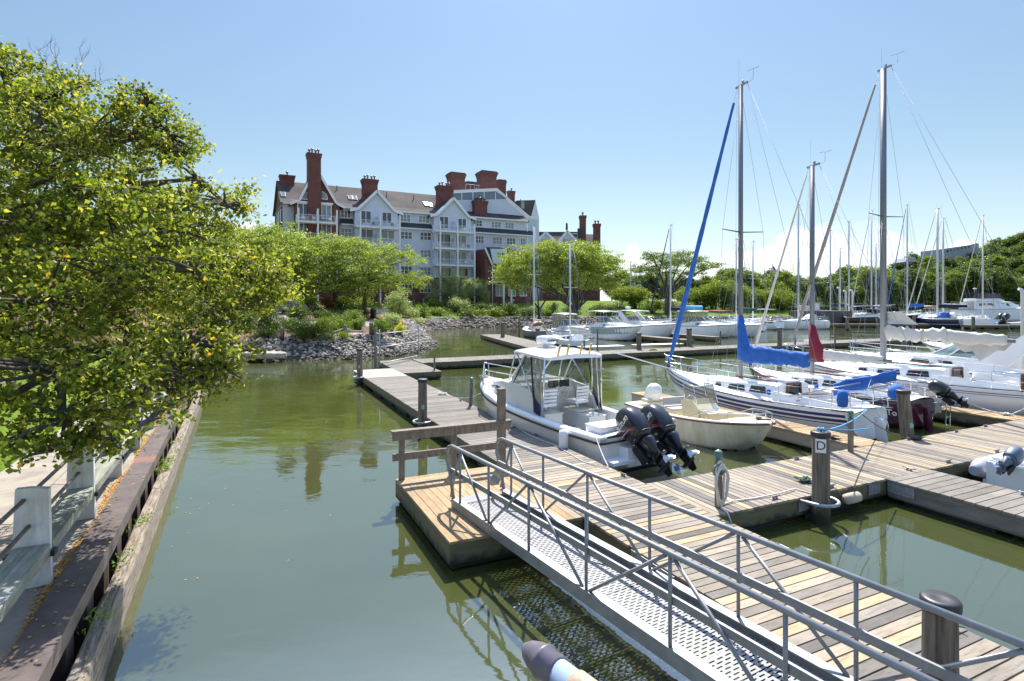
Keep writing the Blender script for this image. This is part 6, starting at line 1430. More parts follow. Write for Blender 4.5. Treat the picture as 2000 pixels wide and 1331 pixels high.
# doors behind the balconies
def door(px0, px1, y0, y1, v, head=False):
    w = window(px0, px1, y0, y1, v, n=2, trans=False, head=head, gm=M_wblind if bld_rnd.random() < .5 else M_wglass); w.name = 'balcony_door'; return w
for r in ((705, 724, 413, 436), (747, 764, 416, 436), (702, 728, 449, 470), (745, 770, 451, 472), (859, 875, 424, 446), (895, 910, 428, 447), (855, 879, 458, 480), (890, 910, 461, 481), (855, 879, 491, 513), (890, 910, 493, 513), (705, 724, 485, 508), (747, 766, 486, 508)):
    door(*r, v=-1.62)
for r in ((582, 602, 399, 425), (629, 646, 402, 427), (584, 602, 437, 461), (629, 646, 439, 462)): door(*r, v=-2.62, head=True)
for r in ((856, 880, 524, 540), (891, 914, 525, 540), (702, 728, 520, 540), (745, 770, 522, 540)): door(*r, v=-1.62, head=True)
b = MB()
for a, c, v in ((693, 777, -1.58), (848, 920, -1.58)): ua_, uc_ = fuz(a, 0, v)[0], fuz(c, 0, v)[0]; b.bb(ua_, uc_, v, -.07, ZG-2, 8.59)
b.build('brick_bay_base', M_brick, bld)
# balconies
def balcony(px0, px1, yf, v0, v1, furniture=0, cloth=None):
    (a, zf_), (c, _) = fuz(px0, yf, v0), fuz(px1, yf, v0); b = MB(); b.bb(a, c, v0, v1, zf_-.32, zf_); bl = b.build('balcony', M_trim, bld)
    b = MB(); H = 1.05; n = int((c-a)/.22)
    b.bb(a, c, v0+.02, v0+.08, zf_+H-.05, zf_+H); b.bb(a, c, v0+.02, v0+.06, zf_+.08, zf_+.12)
    for k in range(n+1): x = a+.03+(c-a-.06)*k/n; b.bb(x-.018, x+.018, v0+.03, v0+.06, zf_+.12, zf_+H-.052)
    for x in (a, c-.06):
        b.bb(x, x+.06, v0+.081, v1, zf_+H-.05, zf_+H)
        m = int((v1-v0)/.22)
        for k in range(1, m): y = v0+(v1-v0)*k/m; b.bb(x+.01, x+.045, y-.018, y+.018, zf_, zf_+H-.052)
    b.build('railing', M_trim, bl)
    um = (a+c)/2; b = MB(); b.bb(um-.04, um+.04, v0+.3, v1, zf_+.01, zf_+1.9); b.build('privacy_screen', M_clap, bl)
    q = random.Random(int(px0+yf))
    for k in range(furniture):
        x = a+.6+(c-a-1.2)*(k+.5)/furniture+q.uniform(-.2, .2); y = v0+.55+q.random()*.4; b = MB()
        if k % 3 == 1: b.lathe([(.32, .68), (.34, .70), (.0, .705)], (x, y, zf_), n=10); b.tube([(x, y, zf_), (x, y, zf_+.7)], .03, 5)
        else:
            b.bb(x-.22, x+.22, y-.22, y+.22, zf_+.40, zf_+.45); b.bb(x-.22, x+.22, y+.18, y+.23, zf_+.452, zf_+.9)
            for dx in (-.2, .2):
                for dy in (-.2, .2): b.tube([(x+dx, y+dy, zf_), (x+dx, y+dy, zf_+.6)], .02, 4)
        b.build('furniture', M_trim if q.random() < .5 else M_smoke, bl)
    return a, c, zf_
for yf in (440, 475): balcony(696, 781, yf, -3.6, -1.61, 6)
balcony(696, 781, 510, -3.6, -1.61, 2)
for yf, nf in ((449, 4), (483, 7), (516, 4)): balcony(851, 927, yf, -3.6, -1.61, nf)
for yf, nf in ((430, 6), (466, 6), (500, 0)): balcony(580, 659, yf, -4.6, -2.61, nf)
b = MB()
for px, yt, v in ((704, 414, -3.7), (743, 418, -3.7), (781, 421, -3.7), (860, 432, -3.7), (894, 435, -3.7), (927, 438, -3.7), (583, 406, -4.7), (621, 408, -4.7), (658, 411, -4.7)):
    u, z = fuz(px, yt, v); b = MB(); b.bb(u-.13, u+.13, v-.13, v+.09, ZG-2, z); b.build('balcony_post', M_trim, bld)
# skylights, downpipes, lamps, vents
def onroof(px, py):      # point on the front roof slope seen at a pixel
    best = None
    for k in range(60):
        v = 1.6+(DEP/2-1.6)*k/59; u, z = fuz(px, py, v); zr = ze+.95+(RZ-ze-.95)*(v-1.6)/(DEP/2-1.6)
        if best is None or abs(z-zr) < best[0]: best = (abs(z-zr), u, v, zr)
    return Vector(best[1:])
sl_ = Vector((0, DEP/2-1.6, RZ-ze-.95)).normalized(); slope = math.atan2(RZ-ze-.95, DEP/2-1.6)
for px, py in ((553, 381), (684, 387), (693, 388), (831, 400), (840, 401)):
    p = onroof(px, py); Mx = Matrix.Rotation(slope, 3, 'X'); b = MB(); b.box(p+Vector((0, -.05, .1)), (.75, 1.5, .16), M=Mx); s_ = b.build('skylight', M_trim, bld); b = MB(); b.box(p+Vector((0, -.09, .185)), (.6, 1.3, .04), M=Mx); b.build('pane', M_wglass, s_)
for px, py in ((658, 372), (755, 385), (808, 390), (1017, 395)):
    p = onroof(px, py); b = MB(); b.tube([p, p+Vector((0, 0, .9))], .08, 6); b.build('vent_pipe', M_smoke, bld)
p = fuz(1021, 401, 7.9); b = MB(); b.bb(p[0]-.4, p[0]+.4, 7.85, 7.95, p[1]-.8, p[1]+.8); b.build('skylight', M_wblind, bld)
b = MB()
for px, y0, y1, v in ((691, 410, 590, -.12), (846, 424, 590, -.12), (1030, 433, 590, -.12), (1040, 440, 590, 1.9)):
    u, z = fuz(px, y0, v); b = MB(); b.tube([(u, v, z), (u, v, ZG)], .07, 6); b.build('downpipe', M_trim, bld)
# low right wing with dark sloped gable edge
poly('wing_wall', [(948, 600), (948, 486), (1010, 488), (1040, 500), (1040, 600)], -5.0, 4.8, M_brick)
pr = poly('wing_roof', [(946, 483), (992, 484), (1012, 492), (1012, 515), (963, 515)], -5.2, .25, M_slate)
b = MB(); a, c = fuz(947, 484, -5.3), fuz(962, 518, -5.3); b.bar((a[0], -5.3, a[1]), (c[0], -5.3, c[1]), .2, .3); b.build('trim', M_trim, pr)
poly('wing_dormer', [(958, 486), (990, 487), (992, 515), (964, 515)], -5.6, .3, M_clap)
window(971, 986, 494, 504, v=-5.62, n=2)
u, z = fuz(962, 520, -5.4); b = MB(); b.tube([(u, -5.4, z), (u, -5.4, ZG-1)], .09, 6); b.build('downpipe', M_trim, bld)
for px in (975, 1000, 1022): door(px-6, px+6, 557, 578, v=-5.03)
b = MB(); a = fuz(970, 552, -6.8); c = fuz(1000, 552, -6.8); b.bb(a[0], c[0], -7, -5.01, a[1], a[1]+.25); b.build('porch_roof', M_trim, bld)
for px in (984, 999): u, z = fuz(px, 552, -6.9); b = MB(); b.bb(u-.15, u+.15, -7.0, -6.7, ZG-1, z+.02); b.build('porch_post', M_trim, bld)
# ---- second building
FB2 = Vector((9.0, 140, 0)); 
tb2 = thing('townhouse', 'brown roofed townhouse with two small gabled dormers and twin brick chimneys', 'building', (0, 0, 0))
def W2_(px, py, Y): p = at(px, py, Y); return p
def poly2(name, pts, Y, th, m, par=None): b = MB(); b.prism([at(x, y, Y) for x, y in pts], (0, th, 0)); return b.build(name, m, par or tb2)
poly2('wall', [(1040, 600), (1040, 478), (1172, 478), (1172, 600)], 130, 12, M_brick)
b = MB(); P = [at(1040, 480, 129.6), at(1175, 480, 129.6)]; Q = [at(1050, 456, 134), at(1146, 455, 134)]; b.add([P[0], P[1], at(1160, 458, 134), Q[0], at(1160, 458, 140), at(1050, 456, 140)], [(0, 1, 2, 3), (3, 2, 4, 5)]); b.build('roof', M_roof, tb2)
b = MB(); b.bar(at(1050, 455, 134), at(1132, 455, 134), .3, .4); b.build('ridge', M_slate, tb2)
for px, ya in ((1066, 454), (1108, 452)):
    d_ = poly2('dormer', [(px-15, 500), (px-15, 470), (px, ya), (px+17, 470), (px+17, 500)], 128.5, 5, M_clap)
    b = MB(); b.bar(at(px-17, 472, 128.3), at(px, ya, 128.3), .4, .5); b.bar(at(px, ya, 128.3), at(px+19, 472, 128.3), .4, .5); b.build('trim', M_trim, d_)
    w = poly2('window', [(px-7, 481), (px-7, 468), (px+7, 468), (px+7, 481)], 128.3, .15, M_wblind, d_)
poly2('balcony_rail', [(1054, 484), (1054, 476), (1120, 475), (1120, 483)], 127, .2, M_trim)
def chim2(px0, px1, yt, yb, Y, n):
    c = at((px0+px1)/2, yt, Y); w = (px1-px0)/FPX*Y; z0 = at(0, yb, Y).z; b = MB(); b.box((c.x, c.y, (c.z-.8+z0)/2), (w*.84, w*.9, c.z-.8-z0)); b.box((c.x, c.y, c.z-.65), (w*.9, w*.96, .298)); b.box((c.x, c.y, c.z-.25), (w, w, .498)); k = b.build('chimney', M_brick, tb2)
    b = MB()
    for i in range(n): b.lathe([(.15, 0), (.15, .5), (.28, .52), (.28, .8), (.0, .85)], (c.x+(i-(n-1)/2)*.7, c.y, c.z), n=8)
    b.build('flue', M_metal, k)
chim2(1131, 1145, 422, 480, 130, 1); chim2(1158, 1173, 438, 500, 131, 2)
b = MB(); b.bar(at(1132, 447, 129), at(1132, 466, 129), .9, 1.2, (0, 1, 0)); b.build('flashing', M_slate, tb2)
b = MB(); c = at(1107, 452, 134); b.tube([c, c+Vector((0, 0, .6)), c+Vector((0, 0, 1.9)), c+Vector((0, 0, 2))], [.1, .3, .22, .05], 8); b.build('umbrella', M_smoke, tb2)
# hilltop building at the right
hb = thing('hilltop_building', 'long pale building on top of the wooded hill', 'building', (0, 0, 0))
b = MB(); b.prism([at(1830, 530, 300), at(1830, 488, 300), at(1893, 479, 300), at(1908, 475, 300), at(1912, 477, 300), at(1912, 530, 300)], (0, 12, 0)); b.build('wall', mat('pale hill building', (.40, .43, .48), .7), hb)
for i in range(8):
    x = 1842+i*7; y = 492-i*1.4; b = MB(); b.prism([at(x, y+2, 299.9), at(x, y-2, 299.9), at(x+3, y-2.4, 299.9), at(x+3, y+1.6, 299.9)], (0, -.2, 0)); b.build('window', M_wglass, hb)
sb2 = thing('distant_shed', 'low pale roof above the trees left of the hill', 'building', (0, 0, 0))
b = MB(); b.prism([at(1768, 512, 260), at(1772, 504, 260), at(1788, 502, 260), at(1790, 512, 260)], (0, 8, 0)); b.build('roof', mat('pale hill building', (.55, .57, .60)), sb2)
# ================================================================ vegetation
L_linden = leafmat('linden leaves', [(0, (.070, .105, .014)), (.35, (.125, .165, .022)), (.65, (.19, .225, .032)), (.86, (.29, .30, .05)), (.97, (.42, .39, .09)), (.995, (.45, .27, .05))], .48, .55, .25)
L_bract = leafmat('linden bracts', [(0, (.36, .37, .10)), (.6, (.46, .45, .14)), (1, (.52, .45, .14))], .45, .5)
L_locust = leafmat('honey locust leaves', [(0, (0.119, 0.178, 0.033)), (.5, (0.219, 0.284, 0.060)), (.85, (0.345, 0.398, 0.084)), (1, (0.533, 0.511, 0.131))], .42)
L_locust2 = leafmat('deep green leaves', [(0, (0.056, 0.100, 0.018)), (.5, (0.106, 0.163, 0.027)), (.85, (0.188, 0.250, 0.044)), (1, (0.325, 0.338, 0.062))], .34)
L_olive = leafmat('silvery olive leaves', [(0, (0.182, 0.232, 0.101)), (.5, (0.303, 0.353, 0.182)), (1, (0.453, 0.465, 0.303))], .45)
L_forest = leafmat('forest leaves', [(0, (0.042, 0.078, 0.017)), (.5, (0.084, 0.132, 0.026)), (1, (0.168, 0.216, 0.042))], .34)
L_forest2 = leafmat('bright forest leaves', [(0, (0.084, 0.132, 0.019)), (.5, (0.156, 0.216, 0.034)), (1, (0.276, 0.324, 0.054))], .34)
L_row = leafmat('row tree leaves', [(0, (0.078, 0.130, 0.016)), (.5, (0.143, 0.202, 0.023)), (.85, (0.234, 0.286, 0.033)), (1, (0.442, 0.312, 0.078))], .45)
L_shrub = leafmat('shrub leaves', [(0, (.035, .065, .014)), (.6, (.07, .115, .02)), (1, (.14, .18, .035))], .34)
L_lime = leafmat('lime shrub leaves', [(0, (.09, .14, .014)), (.6, (.15, .215, .025)), (1, (.26, .31, .045))], .34)
L_yel = leafmat('golden shrub leaves', [(0, (.35, .36, .01)), (.6, (.5, .47, .02)), (1, (.6, .55, .06))], .4)
L_redl = leafmat('russet shrub leaves', [(0, (.14, .05, .03)), (.6, (.26, .11, .06)), (1, (.3, .2, .08))], .35)
M_bark = mat('dark bark', (.055, .045, .038), .95, col2=(.10, .085, .07), vs=5, bump=.8, bs=12, stretch=(2, 2, .6))
M_twig = mat('bare twig', (.10, .09, .10), .9)
rs = np.random.RandomState(5)
def clumps(blobs, dens, rc, per, flat=.5, shell=.45, rs=rs, noise=.25):
    """leaf positions: blobs (c, r) filled with flattened sub-clumps sitting mostly near the surface"""
    C = []; cc = []
    for (cx, cy, cz), (rx, ry, rz) in blobs:
        k = max(3, int(dens*(rx*ry*rz)**(2/3))); d = rs.normal(size=(k, 3)); d /= np.linalg.norm(d, axis=1)[:, None]
        r = shell+(1-shell)*rs.rand(k)**.6; r *= 1+noise*(rs.rand(k)-.5)
        c = np.array([cx, cy, cz])+d*r[:, None]*np.array([rx, ry, rz]); cc.append(c)
    cc = np.concatenate(cc); n = len(cc); sz = rc*rs.uniform(.55, 1.35, n)
    P = cc[:, None, :]+rs.normal(size=(n, per, 3))*sz[:, None, None]*np.array([.6, .6, .6*flat])
    return P.reshape(-1, 3), cc
def limbs(b, base, targets, r0, tips=.02, wob=.12, forks=None, seed=1, bend=.35):
    q = random.Random(seed); base = Vector(base)
    for t, rr in targets:
        t = Vector(t); n = 6; P = []; L = (t-base).length
        for i in range(n+1):
            k = i/n; p = base.lerp(t, k); p.z += bend*L*.25*math.sin(math.pi*k)*(1 if t.z > base.z else .5)
            if 0 < i < n: p += Vector((q.uniform(-1, 1), q.uniform(-1, 1), q.uniform(-1, 1)))*wob*L*.12
            P.append(p)
        b.tube(P, [rr*(1-.85*i/n)+tips*.3 for i in range(n+1)], 6, cap=False)
def tree(name, label, base, H, blobs, mleaf, trunk_r=.2, fork=.35, dens=14, rc=.8, per=60, leaf=.2, group=None, cat='tree', seed=1, flat=.5, forks=1, sub=.5, bias=.6, shell=.45, wid=.75, lean=(0, 0), trunks=None, noise=.25):
    """blobs relative to base"""
    rs_ = np.random.RandomState(seed); o = thing(name, label, cat, base, 0, group)
    P, cc = clumps(blobs, dens, rc, per, flat, shell, rs_, noise)
    v, f = leafquads(P, leaf, (0, 0, 1), bias, rs_, wid); link('crown', np_mesh('crown', v, f, mleaf), o)
    b = MB(); q = random.Random(seed)
    for (tx, ty) in (trunks or [(0, 0)]):
        fk = Vector((tx+lean[0], ty+lean[1], H*fork)); b.tube([(tx*.4, ty*.4, -.4), (tx*.5, ty*.5, .0), (tx*.8+lean[0]*.5, ty*.8+lean[1]*.5, H*fork*.5), fk], [trunk_r*1.5, trunk_r*1.15, trunk_r*.95, trunk_r*.85], 10)
        T = []
        for (c, r) in blobs:
            if trunks and q.random() < .5: continue
            T.append((Vector(c)-Vector((0, 0, r[2]*.3)), trunk_r*.55))
        limbs(b, fk, T, trunk_r, seed=seed)
        for (c, r) in blobs:
            k = int(sub*8)
            sel = [cc[i] for i in rs_.choice(len(cc), min(k, len(cc)), replace=False)]
            near = [p for p in sel if np.linalg.norm((p-np.array(c))/np.array(r)) < 1.2]
            limbs(b, Vector(c)-Vector((0, 0, r[2]*.3)), [(Vector(p), trunk_r*.22) for p in near], trunk_r*.3, seed=seed+3)
    b.build('trunk', M_bark, o); return o
def pxblobs(base, L):      # (px, py, Y offset, rx px, ry px, ry depth m) -> blobs relative to base
    out = []
    for px, py, dy, rx, rz, rd in L:
        Y = base.y+dy; c = at(px, py, Y)-base; out.append((tuple(c), (rx/FPX*Y, rd, rz/FPX*Y)))
    return out
# --- the big linden on the left
tb_ = Vector((-12.6, 10.2, .72))
LB = [(-40, 330, 0, 130, 190, 2.2), (60, 270, -.6, 110, 120, 2), (150, 290, -.2, 110, 110, 1.8), (265, 270, .5, 85, 70, 1.5), (330, 265, .8, 55, 50, 1.2), (10, 160, 0, 60, 70, 1.2), (110, 195, .3, 80, 55, 1.2), (290, 205, .6, 45, 28, .8), (355, 300, .8, 34, 24, .7),
      (60, 450, -1.2, 150, 110, 2.2), (210, 420, -.4, 120, 90, 2), (330, 400, .4, 75, 55, 1.5), (385, 350, .8, 30, 20, .7), (350, 450, .2, 90, 60, 1.6), (440, 400, 1.0, 40, 24, .8),
      (90, 590, -1.8, 150, 100, 2.2), (230, 560, -1.0, 130, 90, 2), (380, 530, -.4, 100, 60, 1.6), (480, 520, .4, 60, 32, 1.0), (535, 545, .8, 34, 20, .7), (500, 585, .5, 45, 30, .8), (440, 610, 0, 60, 45, 1.0),
      (110, 730, -2.6, 130, 70, 1.8), (240, 700, -1.8, 120, 70, 1.7), (370, 670, -.8, 90, 55, 1.4), (440, 695, -.4, 42, 32, .8), (130, 820, -3.0, 90, 50, 1.1), (215, 810, -2.6, 60, 45, 1.0), (0, 660, -2, 110, 90, 1.6), (150, 868, -3.1, 38, 22, .6), (60, 850, -3.0, 24, 26, .4), (290, 760, -1.6, 50, 30, .8), (20, 780, -2.6, 40, 40, .8), (335, 735, -1.3, 50, 40, .9), (395, 745, -.8, 40, 30, .7), (445, 725, -.4, 34, 28, .6), (345, 785, -1.5, 28, 22, .5), (285, 825, -2.2, 30, 26, .6), (230, 862, -2.8, 26, 20, .5), (100, 880, -3.2, 26, 20, .5), (560, 570, .8, 22, 16, .5), (480, 375, 1.0, 12, 14, .4), (275, 192, .8, 18, 12, .4), (10, 105, 0, 24, 20, .5)]
LB = [(a, b, (c-1.5 if a > 250 and b > 340 else c-.5 if b > 500 else c), d, e, f) for a, b, c, d, e, f in LB]
blobs = pxblobs(tb_, LB)
o = thing('linden_tree', 'large spreading linden tree with yellow-green bracts over the left path', 'tree', tb_)
rs1 = np.random.RandomState(21)
P, cc = clumps(blobs, 70, .17, 40, .7, .42, rs1, .42)
v, f = leafquads(P, .072, (0, -.0, .8), .55, rs1, .9); link('crown', np_mesh('crown', v, f, L_linden), o)
k = np.where(np.sin(cc[:, 0]*1.7)+np.sin(cc[:, 2]*2.3+1)+rs1.normal(0, .7, len(cc)) > .1)[0]; P2 = (cc[k][:, None, :]+rs1.normal(size=(len(k), 15, 3))*np.array([.16, .16, .13])+np.array([0, 0, .05])).reshape(-1, 3)
v, f = leafquads(P2, .08, (0, 0, .2), .2, rs1, .3); link('bracts', np_mesh('bracts', v, f, L_bract), o)
b = MB(); q = random.Random(3); fk = Vector((.2, -.2, 2.6)); b.tube([(-.2, 0, -.4), (-.05, 0, .4), (.1, -.1, 1.5), fk], [.42, .32, .28, .27], 12)
br = {i: (Vector(blobs[i][0]), .13) for i in range(len(blobs))}
limbs(b, fk, [(Vector(blobs[i][0]), .15) for i in (0, 1, 3, 5, 9, 10, 12, 15, 16, 17, 22, 23, 28)], .2, seed=8)
def l2(i, js, r=.07): limbs(b, blobs[i][0], [(blobs[j][0], r) for j in js], r, seed=i+30)
limbs(b, fk, [(at(105, 345, 9.2)-tb_, .17), (at(20, 200, 9.6)-tb_, .14), (at(300, 330, 9.5)-tb_, .12), (at(330, 480, 8.8)-tb_, .12)], .2, seed=77); l2(1, (2, 6)); l2(3, (4, 7, 8)); l2(10, (11, 12)); l2(12, (13, 14)); l2(17, (18, 21)); l2(18, (19, 20), .04); l2(23, (24, 31)); l2(24, (25,), .04); l2(22, (26, 32)); l2(26, (27, 29, 30), .04)
for i, (c, r) in enumerate(blobs):
    d = np.linalg.norm((cc-np.array(c))/np.array(r), axis=1); near = np.where(d < 1.15)[0]
    sel = rs1.choice(near, min(16, len(near)), replace=False)
    limbs(b, c, [(Vector(cc[s]), .028) for s in sel], .026, seed=i, tips=.014)
b.build('trunk', M_bark, o)
b = MB(); q = random.Random(12)
def twig(p, d, L, r, n):
    P = [p]; 
    for i in range(5): d = (d+Vector((q.uniform(-.35, .35), q.uniform(-.3, .3), q.uniform(-.2, .3)))).normalized(); P.append(P[-1]+d*L/5)
    b.tube(P, [r*(1-.14*i) for i in range(6)], 4)
    if n > 0:
        for j in (2, 3, 4, 5):
            twig(P[j], (d+Vector((q.uniform(-1, 1), q.uniform(-.5, .5), q.uniform(-.3, .7)))).normalized(), L*.5, r*.55, n-1)
for (px, py, dx, dz) in ((120, 160, 0, 1), (140, 160, .8, .45), (165, 170, 1, .1), (100, 150, -.3, 1)):
    twig(at(px, py, 10.5)-tb_, Vector((dx, 0, dz)).normalized(), .55, .008, 2)
b.build('bare_twigs', M_twig, o)
# --- trees before the building (pixel-traced crowns at their own distances)
def ptree(label, px, py, Yo, L, m=L_locust, **k):
    k['noise'] = .6; k['shell'] = .3; k['dens'] = k.get('dens', 15)*.8; k['rc'] = k.get('rc', .8)*.82; k['per'] = int(k.get('per', 50)*1.15)
    base = gnd(px, py) if Yo is None else Vector(((px-1000)/FPX*Yo, Yo, hz((px-1000)/FPX*Yo, Yo)))
    bl = pxblobs(base, L); H = max(c[2]+r[2] for c, r in bl); nm = k.pop('name', 'locust_tree')
    return tree(nm, label, base, H, bl, m, **k)
ptree('broad honey locust with a dark forked trunk left of the bench', 655, 606, None, [(640, 505, 0, 85, 34, 4), (560, 520, 1, 60, 40, 4), (700, 520, 0, 60, 42, 4), (620, 550, -2, 80, 30, 3.5), (700, 565, -1, 50, 22, 3), (575, 560, -1, 45, 26, 3), (650, 475, 1, 60, 16, 3), (525, 555, 0, 40, 30, 3), (590, 585, 0, 40, 16, 2.5), (690, 590, 1, 44, 12, 2.5), (610, 500, -1, 40, 20, 2.5), (675, 530, -2, 36, 16, 2)], trunk_r=.30, fork=.28, dens=16, rc=.75, per=52, leaf=.17, seed=2, flat=.35)
ptree('honey locust leaning over the bench, its branches reaching toward the grey building', 711, 612, None, [(745, 495, 0, 50, 24, 3), (790, 505, 0, 38, 18, 2.6), (735, 535, -1, 45, 24, 3), (770, 550, 0, 40, 18, 2.5), (815, 540, 1, 26, 12, 2), (690, 480, 1, 40, 18, 3)], trunk_r=.24, fork=.4, dens=16, rc=.6, per=48, leaf=.16, seed=4, flat=.35, lean=(.2, 0))
ptree('tall bright green tree rising behind the linden at the left', 500, 600, 62, [(480, 480, 0, 60, 50, 4), (540, 470, 0, 50, 36, 4), (430, 500, 0, 50, 60, 4), (500, 530, -1, 70, 40, 4), (555, 505, -2, 45, 34, 3), (590, 480, 2, 40, 26, 3.5)], trunk_r=.35, fork=.3, dens=15, rc=.9, per=52, leaf=.2, seed=6, flat=.4)
ptree('dark leafy tree over the parked car', 455, 600, 50, [(400, 560, 0, 60, 50, 4), (480, 580, 0, 50, 26, 3), (340, 590, 0, 60, 60, 4), (545, 585, 3, 40, 26, 2.5)], m=L_locust2, trunk_r=.25, dens=13, rc=.8, per=50, leaf=.2, seed=9)
ptree('wide honey locust on the lawn before the brick wing', 1125, 600, 80, [(1010, 515, 0, 48, 28, 4.5), (1060, 500, 0, 50, 26, 4.5), (1115, 500, 0, 45, 26, 4.5), (1165, 510, 0, 42, 26, 4.5), (1030, 540, -1, 50, 22, 4), (1090, 535, -1, 50, 26, 4), (1150, 545, 0, 45, 22, 4), (1190, 520, 0, 28, 26, 3), (985, 540, 0, 24, 18, 3), (1075, 482, 0, 40, 14, 3), (1140, 485, 0, 36, 14, 3), (1190, 555, 0, 22, 16, 2.5)], trunk_r=.34, fork=.3, dens=15, rc=.85, per=54, leaf=.21, seed=12, flat=.35)
ptree('second trunk of locust standing at the left of the lawn trees', 1053, 600, 84, [(1045, 530, 0, 38, 30, 4), (1015, 555, 0, 30, 18, 3), (1085, 560, 0, 32, 16, 3)], m=L_locust2, trunk_r=.28, dens=13, rc=.8, per=50, leaf=.2, seed=14)
ptree('flat topped spreading tree with open limbs behind the white cruisers', 1303, 598, 96, [(1300, 510, 0, 46, 12, 5), (1255, 525, 0, 30, 9, 3.5), (1350, 512, 0, 34, 10, 4), (1380, 522, 0, 20, 7, 3), (1245, 545, 0, 16, 6, 2.5), (1300, 530, 0, 40, 8, 4), (1345, 535, 0, 26, 6, 3), (1275, 500, 0, 26, 7, 3), (1335, 497, 0, 22, 6, 3), (1400, 518, 0, 9, 4, 2), (1222, 548, 0, 9, 4, 1.5)], m=L_locust2, trunk_r=.42, fork=.26, dens=13, rc=.9, per=46, leaf=.2, seed=16, flat=.35, name='spreading_tree', sub=1)
ptree('small feathery tree beside the lower wall of the grey building', 808, 600, 90, [(800, 545, 0, 20, 10, 2), (820, 560, 0, 16, 8, 1.6), (790, 570, 0, 16, 9, 1.6), (835, 545, 0, 12, 5, 1.2)], m=L_locust, trunk_r=.14, dens=16, rc=.5, per=40, leaf=.16, seed=18)
ptree('silvery weeping tree on the left of the lawn pair', 868, 602, None, [(880, 545, 0, 26, 18, 2.2), (858, 565, 0, 22, 16, 2), (895, 570, 0, 24, 20, 2), (845, 580, 0, 16, 12, 1.5), (915, 555, 0, 20, 14, 2)], m=L_olive, name='weeping_tree', trunk_r=.16, dens=20, rc=.5, per=50, leaf=.13, seed=20, flat=1.2)
ptree('silvery weeping tree on the right of the lawn pair', 935, 600, None, [(930, 560, 0, 26, 18, 2.2), (945, 575, 0, 20, 16, 2), (915, 575, 0, 18, 12, 1.8), (952, 590, 0, 10, 8, 1.2)], m=L_olive, name='weeping_tree', trunk_r=.15, dens=20, rc=.5, per=50, leaf=.13, seed=22, flat=1.2)
# row of small trees behind the boats
for i, (px, yt, w) in enumerate(((1375, 560, 26), (1398, 548, 26), (1428, 545, 30), (1462, 552, 26), (1492, 548, 28), (1522, 550, 26), (1215, 560, 20), (1240, 566, 18), (1345, 566, 20))):
    Y = 104; base = Vector(((px-1000)/FPX*Y, Y, hz((px-1000)/FPX*Y, Y)))
    h_ = (HOR-yt)/FPX*Y+CAMZ-base.z; rw = w/FPX*Y
    if i < 3: src = tree('row_tree', 'x', base, h_, [((0, 0, h_*.66), (rw, rw, h_*.34)), ((rw*.5, 0, h_*.52), (rw*.7, rw*.7, h_*.25)), ((-rw*.55, .3, h_*.55), (rw*.65, rw*.7, h_*.26))], L_row, trunk_r=.13, dens=22, rc=.5, per=46, leaf=.17, seed=30+i, group='round clipped trees in a row behind the boats'); keep = src if i == 0 else keep
    else: src = dup(keep, base, i*1.3, None)
    src['label'] = ['row tree just left of the blue furled jib', 'row tree just right of the blue furled jib', 'row tree left of the blue-collared mast', 'row tree right of the blue-collared mast', 'row tree under the flag pole', 'rightmost of the round row trees', 'small round tree at the foot of the wide lawn locust', 'small round tree left of the flat topped tree', 'small tree right of the flat topped tree trunk'][i]
# far woods: a few source trees copied over the hillside
def woodtree(seed, m, n=5, H=13):
    q = random.Random(seed); bl = []
    for i in range(n):
        a = q.uniform(0, 6.28); r = q.uniform(1.2, 3.2) if i else 0; bl.append(((r*math.cos(a), r*math.sin(a), H*(.45+.42*q.random()) if i else H*.68), (q.uniform(2.2, 3.6), q.uniform(2.2, 3.6), q.uniform(2.0, 3.2))))
    bl.append(((0, 0, H*.35), (3.0, 3.0, 3)))
    return tree('forest_tree', 'one of the deciduous trees covering the far wooded hillside', (0, 0, 0), H, bl, m, trunk_r=.25, dens=5.5, rc=1.1, per=44, leaf=.52, seed=seed, sub=.2, group='trees covering the far hillside', noise=.5)
SRC = [woodtree(51, L_forest), woodtree(52, L_forest2), woodtree(53, L_forest, 6, 15), woodtree(54, L_locust2, 4, 12), woodtree(55, L_forest2, 6, 14)]
q = random.Random(9); used = [0]*5; spots = []
def addwood(x, y, s, k=None, lvl=0):
    k = q.randrange(5) if k is None else k; z = hz(x, y)-.6
    if z < 0: return
    if not used[k]: t = SRC[k]; used[k] = 1; t.location = (x, y, z); t.rotation_euler = (0, 0, q.uniform(0, 6)); t.scale = (s,)*3
    else: t = dup(SRC[k], (x, y, z), q.uniform(0, 6), (s*q.uniform(.9, 1.15), s*q.uniform(.9, 1.15), s))
    spots.append((x, y)); px_ = 1000+FPX*x/y
    if px_ < 560: t['label'], t['group'] = 'tall dense tree beyond the parking area behind the linden', 'dense trees behind the linden'
    elif px_ < 1425: t['label'], t['group'] = 'small distant tree on the far shore left of the hill', 'distant trees on the far shore'
    elif px_ < 1700: t['label'], t['group'] = 'tree in the low woods behind the masts, left of the hill', 'trees of the low woods behind the masts'
    elif lvl < 1: t['label'], t['group'] = 'tree at the foot of the far hill just above the moored boats', 'trees at the foot of the hill'
    elif lvl < 4: t['label'], t['group'] = 'tree halfway up the far wooded hill', 'trees on the middle slope of the hill'
    else: t['label'], t['group'] = 'tree near the top of the far wooded hill', 'trees on the top of the hill'
